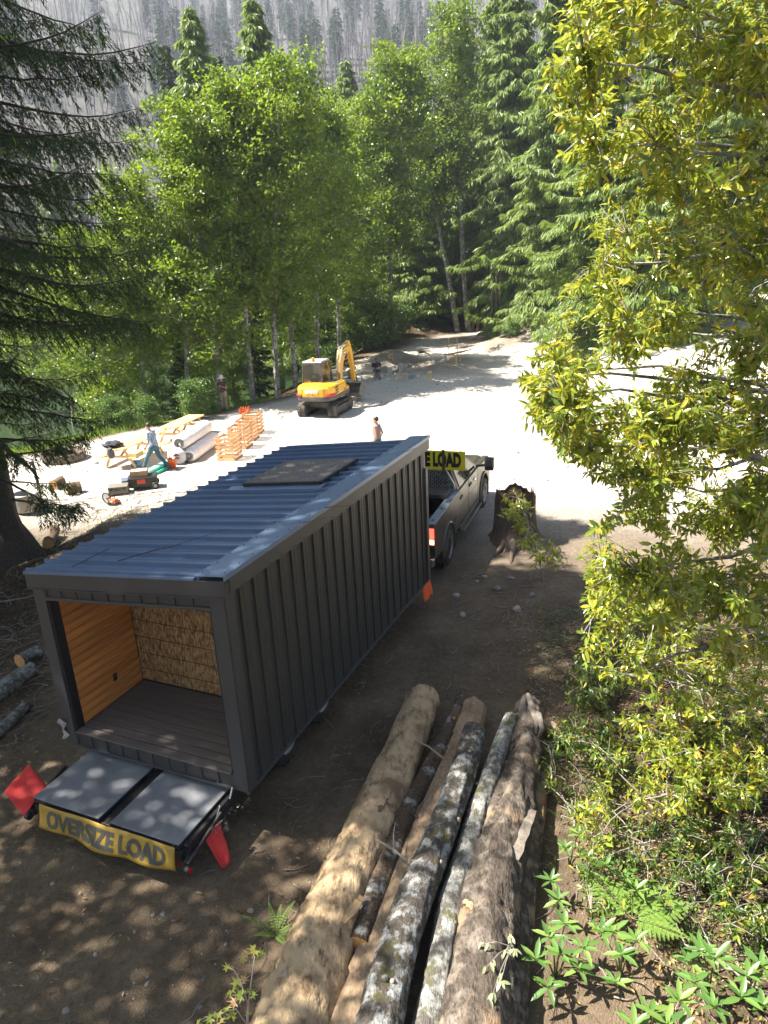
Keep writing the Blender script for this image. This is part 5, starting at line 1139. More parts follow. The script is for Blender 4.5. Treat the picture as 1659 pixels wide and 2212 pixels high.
# wilted sprig on the split log
G_WILT = leaf_mat('wilted_leaf_part', [(0, (.26, .30, .13)), (1, (.45, .46, .28))], .5, .3, (.4, .45, .15)); wl = leaf_proto(G_WILT, 3, (.1, .2, .3), 1, .38)
b_ = P(1105, 2045, .66); e = empty('wilted_sprig', b_, 0, 'wilted pale sprig of drooping leaves lying on the split log', 'twig'); g = np.random.default_rng(71); st = MB()
for (x, y) in ((1050, 2090), (1040, 2040), (1090, 2060), (1110, 2055), (1080, 2130), (1100, 2020), (1060, 2160)):
    c = P(x, y, .68) - b_; st.tube([(0, 0, 0), c * .5 + Vector((0, 0, .05)), c], [.005, .004, .002], 5)
    for k in range(5):
        d = np.array([g.normal(0, .6), g.normal(-.5, .4), -.25]); o = link('leaf', wl[k % 3], e); mm = frame_of(d, np.array([g.normal(0, .3), g.normal(0, .3), 1])).to_4x4() @ Matrix.Scale(g.uniform(.06, .10), 4); mm.translation = c * g.uniform(.7, 1.05) + Vector((0, 0, .03)); o.matrix_local = mm
st.build('stem', twig_grey, e)

# ------------------------------------------------------------------ old stump
sb = P(1113, 1168); e = empty('tree_stump', sb, 0, 'old dark tree stump with flared roots right of the pickup truck', 'stump'); q = MB(); q.smooth = True; rings = []; n = 40
hs = np.linspace(-.1, 1.30, 22)
for i, h in enumerate(hs):
    ring = []
    for k in range(n):
        a = 2 * math.pi * k / n; fl = math.exp(-max(h, 0) * 4.0)
        r = .50 - .03 * h + fl * (.14 + .20 * max(0, math.sin(a * 3 + 1)) ** 2) + .035 * math.sin(k * 2.9) + .05 * float(vnoise(k * .8, h * 2, 5))
        ring.append((r * math.cos(a), r * math.sin(a), h + ((.22 * float(vnoise(math.cos(a) * 1.7 + 4, math.sin(a) * 1.7, 9)) + .14 * float(vnoise(math.cos(a) * 6, math.sin(a) * 6, 19))) * (i / (len(hs) - 1)) ** 3)))
    rings.append(ring)
q.loft(rings, cap=False); q.build('bark', M('stump_bark', (0.105, 0.075, 0.055), .95, 0, .5, 7, 1.0, 16, stretch=(5, 5, .5)), e)
q = MB(); tv = [(0, 0, 1.16)] + [(x * .9, y * .9, z - .08 + .08 * float(vnoise(x * 9, y * 9, 2))) for x, y, z in rings[-1]]; q.add(tv, [(0, 1 + k, 1 + (k + 1) % n) for k in range(n)]); q.build('rotten_top', M('rotten_wood', (0.17, 0.085, 0.045), .95, 0, .5, 12, 1.0, 30), e)
q = MB(); q.smooth = True; g = np.random.default_rng(12)
for k in range(46):
    a = g.uniform(0, 6.28); r = g.uniform(.40, .50); h = g.uniform(1.0, 1.25); q.tube([(r * math.cos(a), r * math.sin(a), h - .1), (r * 1.04 * math.cos(a), r * 1.04 * math.sin(a), h + g.uniform(.05, .22))], [.03, .006], 5)
tag(q.build('splinters', MATS['rotten_wood'], e), kind='stuff')
q = MB(); q.smooth = True
for px, z in (((1085, 1195), 0), ((1100, 1215), 0), ((1065, 1200), 0)):
    c = P(*px) - sb; q.tube([Vector((c.x * .3, c.y * .3, .22)), Vector((c.x * .62, c.y * .62, .07)), c * 1.15 + Vector((.06, 0, -.02))], [.13, .07, .02], 8)
q.build('root', M('root_wood', (0.13, 0.095, 0.07), .95, 0, .4, 8, .9, 25), e)

# ------------------------------------------------------------------ pickup truck
paint = M('truck_paint', (0.085, 0.078, 0.062), .32, .55, .08, 2, dirt=(0.25, 0.20, 0.14), dirt_amt=.30)
glass = M('dark_glass', (0.012, 0.014, 0.015), .06, 0, .1, spec=.8)
plastic = M('black_plastic', (0.02, 0.02, 0.021), .55, 0, .1, dirt=(0.12, 0.10, 0.07), dirt_amt=.25)
T_AZ = R(19.5); rv = Vector((math.cos(T_AZ), -math.sin(T_AZ), 0)); tw_o = Vector((1.47, 16.0, 0)) - rv * 0.97; tw_o.z = float(gz(tw_o.x, tw_o.y))
truck = empty('pickup_truck', tw_o, -T_AZ, 'dark bronze crew cab pickup truck towing the trailer, its brake light lit', 'truck')
WB = 4.25; TR = .43
for y in (0, WB):
    for sx in (1, -1):
        wheel(truck, (sx * .89, y, TR), TR, .29, silver, 8, .60, flip=sx < 0)
def arch(yc, r, a0=205, a1=-25, n=14, zc=.46): return [(yc + r * math.cos(R(a)), zc + r * math.sin(R(a))) for a in np.linspace(a0, a1, n)]
def side(poly, name, sx, x0=.86, x1=1.0, bev=.02, mat=paint, parent=truck):
    q = MB(); q.prism(poly, 0, sx * x0, sx * x1); return q.build(name, mat, parent, bev, seg=3)
for sx in (1, -1):
    side([(-1.26, .66)] + [(-.60, .60)] + arch(0, .56) + [(.58, .56), (1.16, .54), (1.16, 1.40), (1.05, 1.44), (-1.26, 1.44)], 'bed_side', sx, .80, 1.0, .035)
    for yc in (0, WB):
        q = MB(); q.smooth = True; pts = [(sx * .995, y, z) for y, z in arch(yc, .575)]; q.tube(pts, .035, 8); q.build('fender_flare', paint, truck)
    d1 = side([(1.20, .56), (2.28, .52), (2.28, 1.44), (1.20, 1.46)], 'door', sx, .84, .985, .02); d2 = side([(2.30, .52), (3.40, .52), (3.46, 1.42), (2.30, 1.44)], 'door', sx, .84, .985, .02)
    for d_, y in ((d1, 1.38), (d2, 2.46)):
        q = MB(); q.box((sx * 1.0, y, 1.24), (.03, .22, .045)); q.box((sx * .99, y, 1.24), (.012, .26, .09)); q.build('door_handle', plastic, d_, .006)
        q = MB(); q.box((sx * .988, y + .45, .98), (.008, 1.0, .03)); q.build('body_moulding', paint, d_, .003)
    side([(3.42, .56)] + arch(WB, .56)[0:1] + arch(WB, .56)[1:] + [(5.10, .60), (5.18, 1.0), (5.02, 1.34), (3.48, 1.42)], 'front_fender', sx, .80, .985, .035)
    q = MB(); q.box((sx * .93, 2.3, .47), (.16, 2.3, .14)); q.build('rocker', plastic, truck, .01)
    q = MB(); q.box((sx * 1.03, 2.25, .42), (.17, 2.2, .05)); o = q.build('running_board', M('step_metal', (0.10, 0.10, 0.095), .5, .5, .2, dirt=(0.25, 0.2, 0.14), dirt_amt=.6), truck, .012)
    q = MB(); q.bar((sx * .96, 3.30, 1.50), (sx * 1.22, 3.34, 1.53), .07, .06); a_ = q.build('mirror_arm', plastic, truck, .01)
    q = MB(); q.box((sx * 1.32, 3.36, 1.56), (.24, .14, .36)); mh = q.build('mirror', plastic, truck, .03)
    q = MB(); q.box((sx * 1.32, 3.283, 1.60), (.19, .012, .20)); q.build('mirror_glass', chrome, mh, .003)
    q = MB(); q.box((sx * 1.325, 3.438, 1.58), (.235, .02, .30)); q.build('mirror_cover', chrome, mh, .01)
    # tail lamps, lit
    q = MB(); q.box((sx * .935, -1.255, 1.20), (.15, .06, .44)); tl = q.build('tail_light', M('lamp_housing', (.25, .01, .01), .2), truck, .02)
    q = MB(); q.box((sx * .938, -1.288, 1.26), (.11, .012, .24)); q.build('lens', M('lit_red_lens', (.7, .02, .02), .3, emit=((1, .05, .03), 1.6)), tl, .01)
    q = MB(); q.box((sx * .938, -1.288, 1.06), (.11, .012, .12)); q.build('reverse_lens', M('lit_pale_lens', (.9, .5, .3), .3, emit=((1, .45, .2), 1.3)), tl, .01)
    q = MB(); q.box((sx * .90, -.06, 1.455), (.20, 2.36, .035)); rl = q.build('bed_rail', M('rail_cap', (0.16, 0.19, 0.23), .35, .4, .1), truck, .01)
    q = MB()
    for y in (-1.0, -.2): q.box((sx * .90, y, 1.476), (.05, .09, .008))
    q.build('stake_pocket', plastic, rl)
q = MB(); q.box((0, -1.27, 1.02), (1.62, .07, .84)); tg = q.build('tailgate', paint, truck, .02); q = MB(); q.box((0, -1.31, 1.22), (.3, .02, .1)); q.build('tailgate_handle', plastic, tg, .01)
q = MB(); q.prism([(-1.0, -1.26), (-1.0, -1.40), (-.6, -1.46), (.6, -1.46), (1.0, -1.40), (1.0, -1.26)], 2, .50, .70); q.build('rear_bumper', chrome, truck, .025)
q = MB(); q.box((0, -.05, .80), (1.62, 2.4, .04)); q.build('bed_floor', plastic, truck)
q = MB(); q.box((0, 1.13, 1.1), (1.62, .05, .62)); q.build('bed_front', plastic, truck)
q = MB()
for k, z in enumerate((1.485, 1.52, 1.555)): q.box((0, .78 + .012 * k, z), (1.64, .66, .028))
q.build('folded_cover', plastic, truck, .008)
# load in the bed: dark crumpled bags
def lump(name, c, r, mat, parent, seed, sq=(1, 1, .6), amp=.22, n=22):
    q = MB(); q.smooth = True; rings = []
    for i in range(1, n // 2):
        th = math.pi * i / (n // 2); ring = []
        for k in range(n):
            a = 2 * math.pi * k / n; d = Vector((math.sin(th) * math.cos(a), math.sin(th) * math.sin(a), math.cos(th)))
            rr = r * (1 + amp * 2 * float(vnoise(d.x * 2.2 + d.z * 3 + seed, d.y * 2.2 + seed * 3 + d.z, seed)) + amp * float(vnoise(d.x * 6 + seed, d.y * 6 + d.z * 6, seed + 1)))
            ring.append((c[0] + d.x * rr * sq[0], c[1] + d.y * rr * sq[1], c[2] + d.z * rr * sq[2]))
        rings.append(ring)
    q.loft(rings); return q.build(name, mat, parent)
bagm = M('dark_bag', (0.035, 0.037, 0.042), .35, 0, .3, 6)
for k, (x, y, r) in enumerate(((.45, -.3, .33), (-.3, -.2, .36), (.1, -.8, .32), (.5, -.85, .25), (-.45, -.85, .3))):
    c = tw_o + rv * x + Vector((math.sin(T_AZ), math.cos(T_AZ), 0)) * y; o = lump('refuse_bag', (0, 0, 0), r, bagm, None, k + 3); o.location = c + Vector((0, 0, .84 + r * .5)); tag(o, 'crumpled black bag lying in the bed of the pickup', 'bag', 'bags in the pickup bed')
# cab
bl_ = [(-.95, 1.22), (.95, 1.22), (.95, 3.62), (-.95, 3.62)]; tl_ = [(-.72, 1.42), (.72, 1.42), (.72, 2.92), (-.72, 2.92)]
q = MB(); q.loft([[(x, y, 1.42) for x, y in bl_], [(x, y, 1.90) for x, y in tl_]], cap=True); q.build('cab_glasshouse', paint, truck, .03)
rr_1 = [(-.75, 1.36), (.75, 1.36), (.76, 2.1), (.74, 2.95), (-.74, 2.95), (-.76, 2.1)]; rr_2 = [(-.66, 1.44), (.66, 1.44), (.68, 2.1), (.64, 2.84), (-.64, 2.84), (-.68, 2.1)]
q = MB(); q.smooth = True; q.loft([[(x, y, 1.885) for x, y in rr_1], [(x, y, 1.945) for x, y in rr_1], [(x, y, 1.985) for x, y in rr_2]], cap=True); q.build('roof', paint, truck, .02)
def gpane(y0b, y1b, y0t, y1t, sx):
    zb, zt = 1.47, 1.87; xb = lambda z: .95 - (.95 - .72) * (z - 1.42) / .48
    q = MB(); q.add([(sx * (xb(zb) + .008), y0b, zb), (sx * (xb(zb) + .008), y1b, zb), (sx * (xb(zt) + .008), y1t, zt), (sx * (xb(zt) + .008), y0t, zt)], [(0, 1, 2, 3)]); o = q.build('side_window', glass, truck); s_ = o.modifiers.new('s', 'SOLIDIFY'); s_.thickness = .01; s_.offset = 1; return o
for sx in (1, -1): gpane(1.45, 2.24, 1.56, 2.22, sx); gpane(2.34, 3.34, 2.32, 2.84, sx)
q = MB(); q.add([(-.72, 1.262, 1.50), (.72, 1.262, 1.50), (.60, 1.398, 1.86), (-.60, 1.398, 1.86)], [(0, 1, 2, 3)]); o = q.build('rear_window', glass, truck); s_ = o.modifiers.new('s', 'SOLIDIFY'); s_.thickness = .012; s_.offset = 0
q = MB(); q.add([(-.86, 3.585, 1.46), (.86, 3.585, 1.46), (.66, 2.985, 1.87), (-.66, 2.985, 1.87)], [(0, 1, 2, 3)]); o = q.build('windscreen', glass, truck); s_ = o.modifiers.new('s', 'SOLIDIFY'); s_.thickness = .012; s_.offset = 0
q = MB(); q.loft([[(-.86, 3.5, 1.40), (.86, 3.5, 1.40), (.84, 5.12, 1.20), (-.84, 5.12, 1.20)], [(-.78, 3.52, 1.47), (.78, 3.52, 1.47), (.70, 5.02, 1.34), (-.70, 5.02, 1.34)]], cap=True); q.build('hood', paint, truck, .04, seg=3)
q = MB(); q.box((0, 5.14, .95), (1.7, .1, .62)); q.build('grille', plastic, truck, .02); q = MB(); q.box((0, 5.26, .62), (1.96, .2, .28)); q.build('front_bumper', chrome, truck, .04)
q = MB(); q.box((0, 2.0, .55), (1.5, 6.2, .2)); q.build('chassis', plastic, truck)
q = MB(); q.box((1.0, 3.02, 1.22), (.012, .20, .07)); q.build('badge', chrome, truck, .003)
q = MB(); q.tube([(.75, 4.5, 1.38), (.76, 4.46, 2.1)], .005, 5); q.build('aerial', plastic, truck)
# headache rack with diamond mesh
q = MB(); q.smooth = True; fr = [(-.86, 1.44), (-.86, 1.62), (-.66, 1.98), (.66, 1.98), (.86, 1.62), (.86, 1.44)]
for a_, b_ in zip(fr[:-1], fr[1:]): q.bar((a_[0], 1.165, a_[1]), (b_[0], 1.165, b_[1]), .055, .055)
q.bar((-.86, 1.165, 1.48), (.86, 1.165, 1.48), .05, .05); rack = q.build('headache_rack', M('rack_alloy', (0.42, 0.43, 0.43), .35, .8, .1), truck, .01)
q = MB()
for k in range(-16, 17):
    for sg in (1, -1):
        x0 = k * .105; pts = []
        for z in np.linspace(1.50, 1.96, 12):
            x = x0 + sg * (z - 1.5) * 1.3; lim = .84 if z < 1.62 else .84 - (z - 1.62) * .55
            if abs(x) < lim: pts.append((x, 1.165, z))
        if len(pts) > 1: q.bar(pts[0], pts[-1], .012, .014)
q.build('rack_mesh', MATS['rack_alloy'], rack)
# sign board on the rack
sy = M('sign_yellow', (0.72, 0.62, 0.02), .45, 0, .06); signm = empty('warning_sign', tw_o + Vector((0, 0, 1.98)) + Vector((math.sin(T_AZ), math.cos(T_AZ), 0)) * 1.13, -T_AZ, 'yellow board with black OVERSIZE LOAD lettering above the cab of the pickup', 'sign')
q = MB(); q.box((.08, 0, .26), (2.16, .02, .48)); q.build('board', sy, signm, .003)
me = solid_text('OVERSIZE LOAD', .36, M('sign_black', (.01, .01, .01), .5), .002, .022); xs = [v.co.x for v in me.vertices]; sc_ = 1.92 / (max(xs) - min(xs))
link('lettering', me, signm, (.10, -.013, .26), (R(90), 0, 0), (sc_, 1.28, 1))
q = MB()
for x in (-.62, .62): q.box((x, -.02, .22), (.07, .016, .62))
q.build('strap', M('brown_strap', (.06, .045, .035), .7), signm)
q = MB()
for x in (-.62, .62): q.box((x, .02, .05), (.06, .03, .24))
q.build('bracket', black_paint, signm)
# ------------------------------------------------------------------ excavator
ey = M('machine_yellow', (0.72, 0.37, 0.015), .4, .05, .07, 3, dirt=(.35, .25, .12), dirt_amt=.2); eg = M('machine_grey', (0.06, 0.058, 0.055), .6, 0, .15, dirt=(.25, .2, .14), dirt_amt=.4)
eb = M('machine_black', (0.02, 0.02, 0.02), .5); cabm = M('cab_frame', (0.055, 0.055, 0.055), .45, .1, .1, dirt=(.3, .26, .2), dirt_amt=.25); redp = M('machine_red', (0.6, 0.03, 0.03), .4)
steelw = M('worn_steel', (0.26, 0.235, 0.20), .6, .5, .3, 6, .3, 40, dirt=(.35, .29, .21), dirt_amt=.7); tinted = M('cab_glass', (0.05, 0.06, 0.06), .05, 0, .05, spec=.8)
trackm = M('track_rubber', (0.05, 0.045, 0.04), .85, 0, .3, 8, dirt=(.33, .27, .19), dirt_amt=.85)
E_AZ = R(18); eo = P(684, 903); eo = eo + Vector((math.sin(E_AZ), math.cos(E_AZ), 0)) * 1.22; eo.z = float(gz(eo.x, eo.y))
ex = empty('excavator', eo, -E_AZ, 'yellow mini excavator with tracks and raised boom standing beside the footings', 'excavator')
for sx in (-1, 1):
    q = MB(); x0, x1 = sx * .77 - .20, sx * .77 + .20; prof = [(1.22 * math.cos(0) - .30 + .30 * math.cos(R(a)), .31 + .30 * math.sin(R(a))) for a in range(-90, 91, 15)]; prof += [(-.92 + .30 * math.cos(R(a)), .31 + .30 * math.sin(R(a))) for a in range(90, 271, 15)]
    inn = [(y * .96, .31 + (z - .31) * .86) for y, z in prof]; n = len(prof)
    q.add([(x0, y, z) for y, z in prof] + [(x1, y, z) for y, z in prof] + [(x0, y, z) for y, z in inn] + [(x1, y, z) for y, z in inn], [(i, (i + 1) % n, n + (i + 1) % n, n + i) for i in range(n)] + [(2 * n + i, 2 * n + (i + 1) % n, (i + 1) % n, i) for i in range(n)] + [(n + i, n + (i + 1) % n, 3 * n + (i + 1) % n, 3 * n + i) for i in range(n)] + [(3 * n + i, 3 * n + (i + 1) % n, 2 * n + (i + 1) % n, 2 * n + i) for i in range(n)])
    L = []; 
    for i in range(n):
        a_ = Vector((0, *prof[i])); b_ = Vector((0, *prof[(i + 1) % n])); m_ = max(1, round((b_ - a_).length / .12))
        for k in range(m_): L.append((a_.lerp(b_, (k + .5) / m_), (b_ - a_).normalized()))
    tk = q.build('track', trackm, ex, .01)
    q = MB()
    for c, d in L:
        nrm = Vector((0, -d.z, d.y)) * -1; nrm = nrm if nrm.dot(c - Vector((0, 0, .31))) > 0 or abs(nrm.z) > .9 else -nrm
        rm = Matrix((Vector((1, 0, 0)), d, Vector((1, 0, 0)).cross(d))).transposed()
        for dx in (-.1, .1): q.box(Vector((sx * .77 + dx, 0, 0)) + c + Vector((0, 0, 0)), (.17, .055, .05), rm)
    tag(q.build('track_lugs', trackm, tk), kind='stuff')
    q = MB(); q.box((sx * .77, 0.0, .31), (.30, 1.7, .30)); q.build('track_frame', eg, ex, .02)
    for yy in (-.92, .92):
        q = MB(); q.smooth = True; q.lathe([(.05, -.17), (.24, -.17), (.24, .17), (.05, .17)], (sx * .77, yy, .31), 20, 0); q.build('sprocket', eg, ex)
    for yy in (-.5, -.17, .17, .5):
        q = MB(); q.smooth = True; q.lathe([(.09, -.165), (.09, .165)], (sx * .77, yy, .15), 14, 0); q.build('track_roller', eg, ex)
q = MB(); q.box((0, 0, .48), (1.2, 1.1, .26)); q.lathe([(.45, .58), (.45, .78)], n=24); q.build('undercarriage', eg, ex, .02)
q = MB(); q.prism([(1.42, .05), (1.55, .10), (1.60, .30), (1.55, .52), (1.44, .50), (1.47, .28)], 0, -.98, .98); q.build('dozer_blade', steelw, ex, .015)
for sx in (-.4, .4):
    q = MB(); q.bar((sx, .4, .42), (sx, 1.46, .26), .10, .12); q.build('blade_arm', eg, ex, .01)
# upper house: rounded tail
def tail(r0, x0, n=9): return None
outl = [(-.93, .92), (-.93, -.95), (-.88, -1.18), (-.74, -1.36), (-.45, -1.45), (0, -1.48), (.45, -1.45), (.74, -1.36), (.88, -1.18), (.93, -.95), (.93, .92)]
def ins(p, k): return [(x * k, y * k if y < 0 else y) for x, y in p]
q = MB(); q.loft([[(x, y, .80) for x, y in ins(outl, .94)], [(x, y, .86) for x, y in outl], [(x, y, 1.02) for x, y in outl]], cap=True); q.build('counterweight_skirt', eg, ex, .02)
body_z = [(1.022, .985), (1.10, .99), (1.38, .985), (1.47, .95), (1.50, .90)]
rear = [p for p in outl if p[1] < .93]
q = MB(); q.loft([[(x * k, y * k if y < 0 else y - .42, z) for x, y in rear] for z, k in body_z], cap=True); hood = q.build('engine_hood', ey, ex, .015, seg=2)
q = MB(); q.prism([(.50, 1.022), (.92, 1.022), (.92, 1.16), (.50, 1.30)], 1, .502, .92); q.build('step_cover', ey, ex, .02)
q = MB(); q.box((.50, .0, 1.515), (.62, .7, .03)); q.build('hood_panel', M('dust_panel', (.20, .15, .08), .7), ex, .006)
q = MB(); q.lathe([(.055, 0), (.055, .12), (.035, .16)], (.52, .38, 1.50), 14); q.build('exhaust_stub', ey, ex)
for i in range(3):
    q = MB(); q.add([(.922, -.92, 1.38 - i * .12), (.922, -.55, 1.42 - i * .12), (.922, -.55, 1.36 - i * .12), (.922, -.92, 1.31 - i * .12)], [(0, 1, 2, 3)]); o = q.build('louvre', eb, ex); s_ = o.modifiers.new('s', 'SOLIDIFY'); s_.thickness = .012; s_.offset = 0
    q = MB(); q.box((-.922, -.85, 1.36 - i * .11), (.012, .3, .05)); q.build('louvre', eb, ex)
for sx in (-1, 1):
    q = MB(); q.tube([(sx * .925, -.95, 1.085), (sx * .875, -1.19, 1.085), (sx * .735, -1.365, 1.085), (sx * .60, -1.415, 1.085)], .055, 8); q.build('tail_lamp', redp, ex)
    q = MB(); q.tube([(sx * .56, -1.424, 1.04), (sx * .56, -1.420, 1.44)], .008, 5); q.build('panel_gap', eb, ex)
o = link('lettering', solid_text('SANY', .24, M('white_letters', (.7, .7, .72), .4), .006, .016), ex, (-.06, -1.468, 1.26), (R(90), 0, 0), (1.05, .9, 1))
o = link('lettering', solid_text('SY60', .10, M('black_letters', (.02, .02, .02), .5), .003, .004), ex, (.928, .35, 1.10), (R(90), 0, R(90)))
q = MB(); q.box((0, -1.47, 1.12), (.10, .006, .035)); q.build('badge', redp, ex)
# cab
cx0, cx1, cy0, cy1, cz0, cz1 = -.92, .10, -.42, .92, 1.02, 2.42
posts = [(cx0, cy0), (cx1, cy0), (cx1, cy1), (cx0, cy1)]; tops = [(cx0 + .07, cy0 + .08), (cx1 - .07, cy0 + .08), (cx1 - .07, cy1 - .16), (cx0 + .07, cy1 - .16)]
cab = MB(); 
for (a, b), (c, d) in zip(posts, tops): cab.bar((a, b, cz0), (c, d, cz1), .075, .075)
for i in range(4):
    a, b = posts[i], posts[(i + 1) % 4]; cab.bar((*a, 1.10), (*b, 1.10), .07, .14); a, b = tops[i], tops[(i + 1) % 4]; cab.bar((*a, cz1 - .04), (*b, cz1 - .04), .07, .08)
cab.box((cx0 + .5, .25, 1.06), (1.0, 1.32, .06)); cabo = cab.build('cab_frame', cabm, ex, .012)
for i in range(4):
    a, b, c, d = posts[i], posts[(i + 1) % 4], tops[(i + 1) % 4], tops[i]; q = MB(); q.add([(*a, 1.16), (*b, 1.16), (*c, cz1 - .07), (*d, cz1 - .07)], [(0, 1, 2, 3)])
    mt_, t_, out_ = (MATS['pane_glass'], None, None) if 'pane_glass' in MATS else nodes_of('pane_glass')
    if t_:
        tr_ = N(t_, 'ShaderNodeBsdfTransparent'); tr_.inputs[0].default_value = (.55, .58, .56, 1); gl_ = N(t_, 'ShaderNodeBsdfGlossy', i_Roughness=.05); mx_ = N(t_, 'ShaderNodeMixShader', i_0=.22); t_.links.new(tr_.outputs[0], mx_.inputs[1]); t_.links.new(gl_.outputs[0], mx_.inputs[2]); t_.links.new(mx_.outputs[0], out_.inputs[0])
    q.build('window', mt_, ex)
q = MB(); q.loft([[(x * 1.0 + sx_, y, cz1) for (x, y), sx_ in zip(tops, (-.06, .06, .06, -.06))], [(x + sx_ * .3, y + sy_, cz1 + .07) for (x, y), sx_, sy_ in zip(tops, (-.06, .06, .06, -.06), (.05, .05, -.05, -.05))]], cap=True); q.build('cab_roof', M('roof_grey', (.30, .29, .27), .5, 0, .1), ex, .02)
q = MB(); q.box((-.42, .12, 1.32), (.46, .45, .14)); q.box((-.42, -.10, 1.62), (.44, .12, .56)); q.build('seat', eb, ex, .04); q = MB(); q.box((-.42, -.17, 1.75), (.2, .02, .12)); q.build('seat_tag', M('green_tag', (.02, .35, .10), .5), ex)
q = MB(); q.lathe([(.07, 0), (.07, .1), (.06, .14), (.03, .16)], (-.36, -.25, cz1 + .09), 14); q.build('beacon', M('amber_lens', (.8, .33, .01), .25), ex); q = MB(); q.tube([(-.36, -.25, cz1 + .05), (-.36, -.25, cz1 + .10)], .05, 10); q.build('beacon_base', eb, ex)
q = MB(); q.tube([(-.02, -.2, cz1 + .05), (-.03, -.22, cz1 + .45)], .006, 5); q.build('aerial', eb, ex)
q = MB(); q.tube([(-.75, -.55, 1.50), (-.72, -.6, 1.58)], .02, 6); q.build('filler_cap', redp, ex)
# boom, stick, bucket
BX = .42
q = MB(); q.prism([(.72, 1.00), (1.05, .98), (1.12, 1.22), (.98, 1.40), (.70, 1.36)], 0, BX - .20, BX + .20); q.build('boom_bracket', ey, ex, .02)
def plate_arm(name, cl, hw_, wd, mat=ey):
    """boom-like box beam along a centre line in the yz plane with given half heights"""
    n = len(cl); up_, dn_ = [], []
    for i, (y, z) in enumerate(cl):
        ty, tz = cl[min(i + 1, n - 1)][0] - cl[max(i - 1, 0)][0], cl[min(i + 1, n - 1)][1] - cl[max(i - 1, 0)][1]; l_ = math.hypot(ty, tz); ny, nz = -tz / l_, ty / l_
        up_.append((y + ny * hw_[i], z + nz * hw_[i])); dn_.append((y - ny * hw_[i], z - nz * hw_[i]))
    q = MB(); q.prism(up_ + dn_[::-1], 0, BX - wd / 2, BX + wd / 2); return q.build(name, mat, ex, .015)
bcl = [(.90, 1.20), (1.02, 1.65), (1.16, 2.15), (1.42, 2.55), (1.85, 2.72), (2.35, 2.74), (2.62, 2.70)]
plate_arm('boom', bcl, [.11, .14, .18, .20, .17, .13, .09], .24)
scl = [(2.40, 3.10), (2.55, 2.78), (2.72, 2.30), (2.92, 1.60), (3.06, 1.05)]
plate_arm('stick', scl, [.07, .14, .14, .11, .08], .19)
link('lettering', solid_text('SANY', .15, MATS['white_letters'], .004, .008), ex, (BX - .122, 1.60, 2.62), (R(90), 0, R(-90)))
for sx in (1, -1):
    q = MB(); q.box((BX + sx * .123, 1.62, 2.63), (.006, .44, .19)); q.build('name_plate', eg, ex)
link('lettering', solid_text('SANY', .15, MATS['white_letters'], .004, .008), ex, (BX + .128, 1.62, 2.63), (R(90), 0, R(90)))
q = MB(); q.cyl((BX, 1.45, 2.82), (BX, 2.05, 3.04), .055, n=12); q.build('stick_cylinder', eg, ex); q = MB(); q.cyl((BX, 2.0, 3.02), (BX, 2.40, 3.10), .03, n=10); q.build('cylinder_rod', chrome, ex)
q = MB(); q.cyl((BX, 1.06, 1.10), (BX, 1.30, 1.70), .06, n=12); q.build('boom_cylinder', eg, ex); q = MB(); q.cyl((BX, 1.30, 1.70), (BX, 1.50, 2.28), .032, n=10); q.build('cylinder_rod', chrome, ex)
q = MB(); q.cyl((BX, 2.86, 2.55), (BX, 3.10, 1.75), .05, n=12); q.build('bucket_cylinder', eg, ex); q = MB(); q.cyl((BX, 3.10, 1.75), (BX, 3.24, 1.28), .028, n=10); q.build('cylinder_rod', chrome, ex)
for k, dx in enumerate((-.10, -.05, .05, .10)):
    q = MB(); q.smooth = True; q.tube([(BX + dx, .80, 1.28), (BX + dx, .88, 1.75), (BX + dx, 1.0, 2.25), (BX + dx, 1.22, 2.72), (BX + dx, 1.45, 2.90), (BX + dx * .8, 1.9, 2.98), (BX + dx * .6, 2.5, 2.95)], .018, 6); q.build('hydraulic_pipe', M('pipe_pale', (.42, .38, .28), .4, .3), ex)
for sx in (-1, 1):
    q = MB(); q.bar((BX + sx * .06, 3.05, 1.12), (BX + sx * .06, 3.30, 1.22), .03, .07); q.bar((BX + sx * .06, 3.30, 1.22), (BX + sx * .06, 3.28, .92), .03, .07); q.build('bucket_link', eg, ex, .005)
bpf = [(3.02, .98), (3.34, .92), (3.50, .66), (3.42, .36), (3.14, .20), (2.80, .24), (2.52, .42), (2.52, .46), (2.80, .30), (3.12, .27), (3.36, .40), (3.43, .64), (3.30, .85), (3.02, .92)]
q = MB(); q.prism(bpf, 0, BX - .42, BX + .42)
for sx in (-1, 1): q.prism([(3.02, .95), (3.33, .89), (3.47, .65), (3.40, .38), (3.13, .23), (2.80, .27), (2.54, .44), (2.70, .70)], 0, BX + sx * .40, BX + sx * .43)
bk = q.build('bucket', steelw, ex, .01)
for k in range(5):
    q = MB(); x = BX - .34 + k * .17; q.prism([(2.58, .47), (2.36, .52), (2.58, .37)], 0, x - .035, x + .035); q.build('tooth', steelw, bk)

# ------------------------------------------------------------------ people
skinm = M('skin', (0.42, 0.22, 0.145), .55, 0, .06, 10); skin2 = M('skin_tan', (0.45, 0.22, 0.13), .5, 0, .06, 10)
def blob(q, c, r, n=12, sq=(1, 1, 1)):
    rings = []
    for i in range(1, n // 2): 
        th = math.pi * i / (n // 2); rings.append([(c[0] + r * sq[0] * math.sin(th) * math.cos(2 * math.pi * k / n), c[1] + r * sq[1] * math.sin(th) * math.sin(2 * math.pi * k / n), c[2] + r * sq[2] * math.cos(th)) for k in range(n)])
    q.loft(rings)
def soft(q, name, mat, parent, vox, sm=6):
    o = q.build(name, mat, parent, smooth=True); r_ = o.modifiers.new('remesh', 'REMESH'); r_.mode = 'VOXEL'; r_.voxel_size = vox; r_.use_smooth_shade = True
    s_ = o.modifiers.new('smooth', 'SMOOTH'); s_.factor = .5; s_.iterations = sm; return o
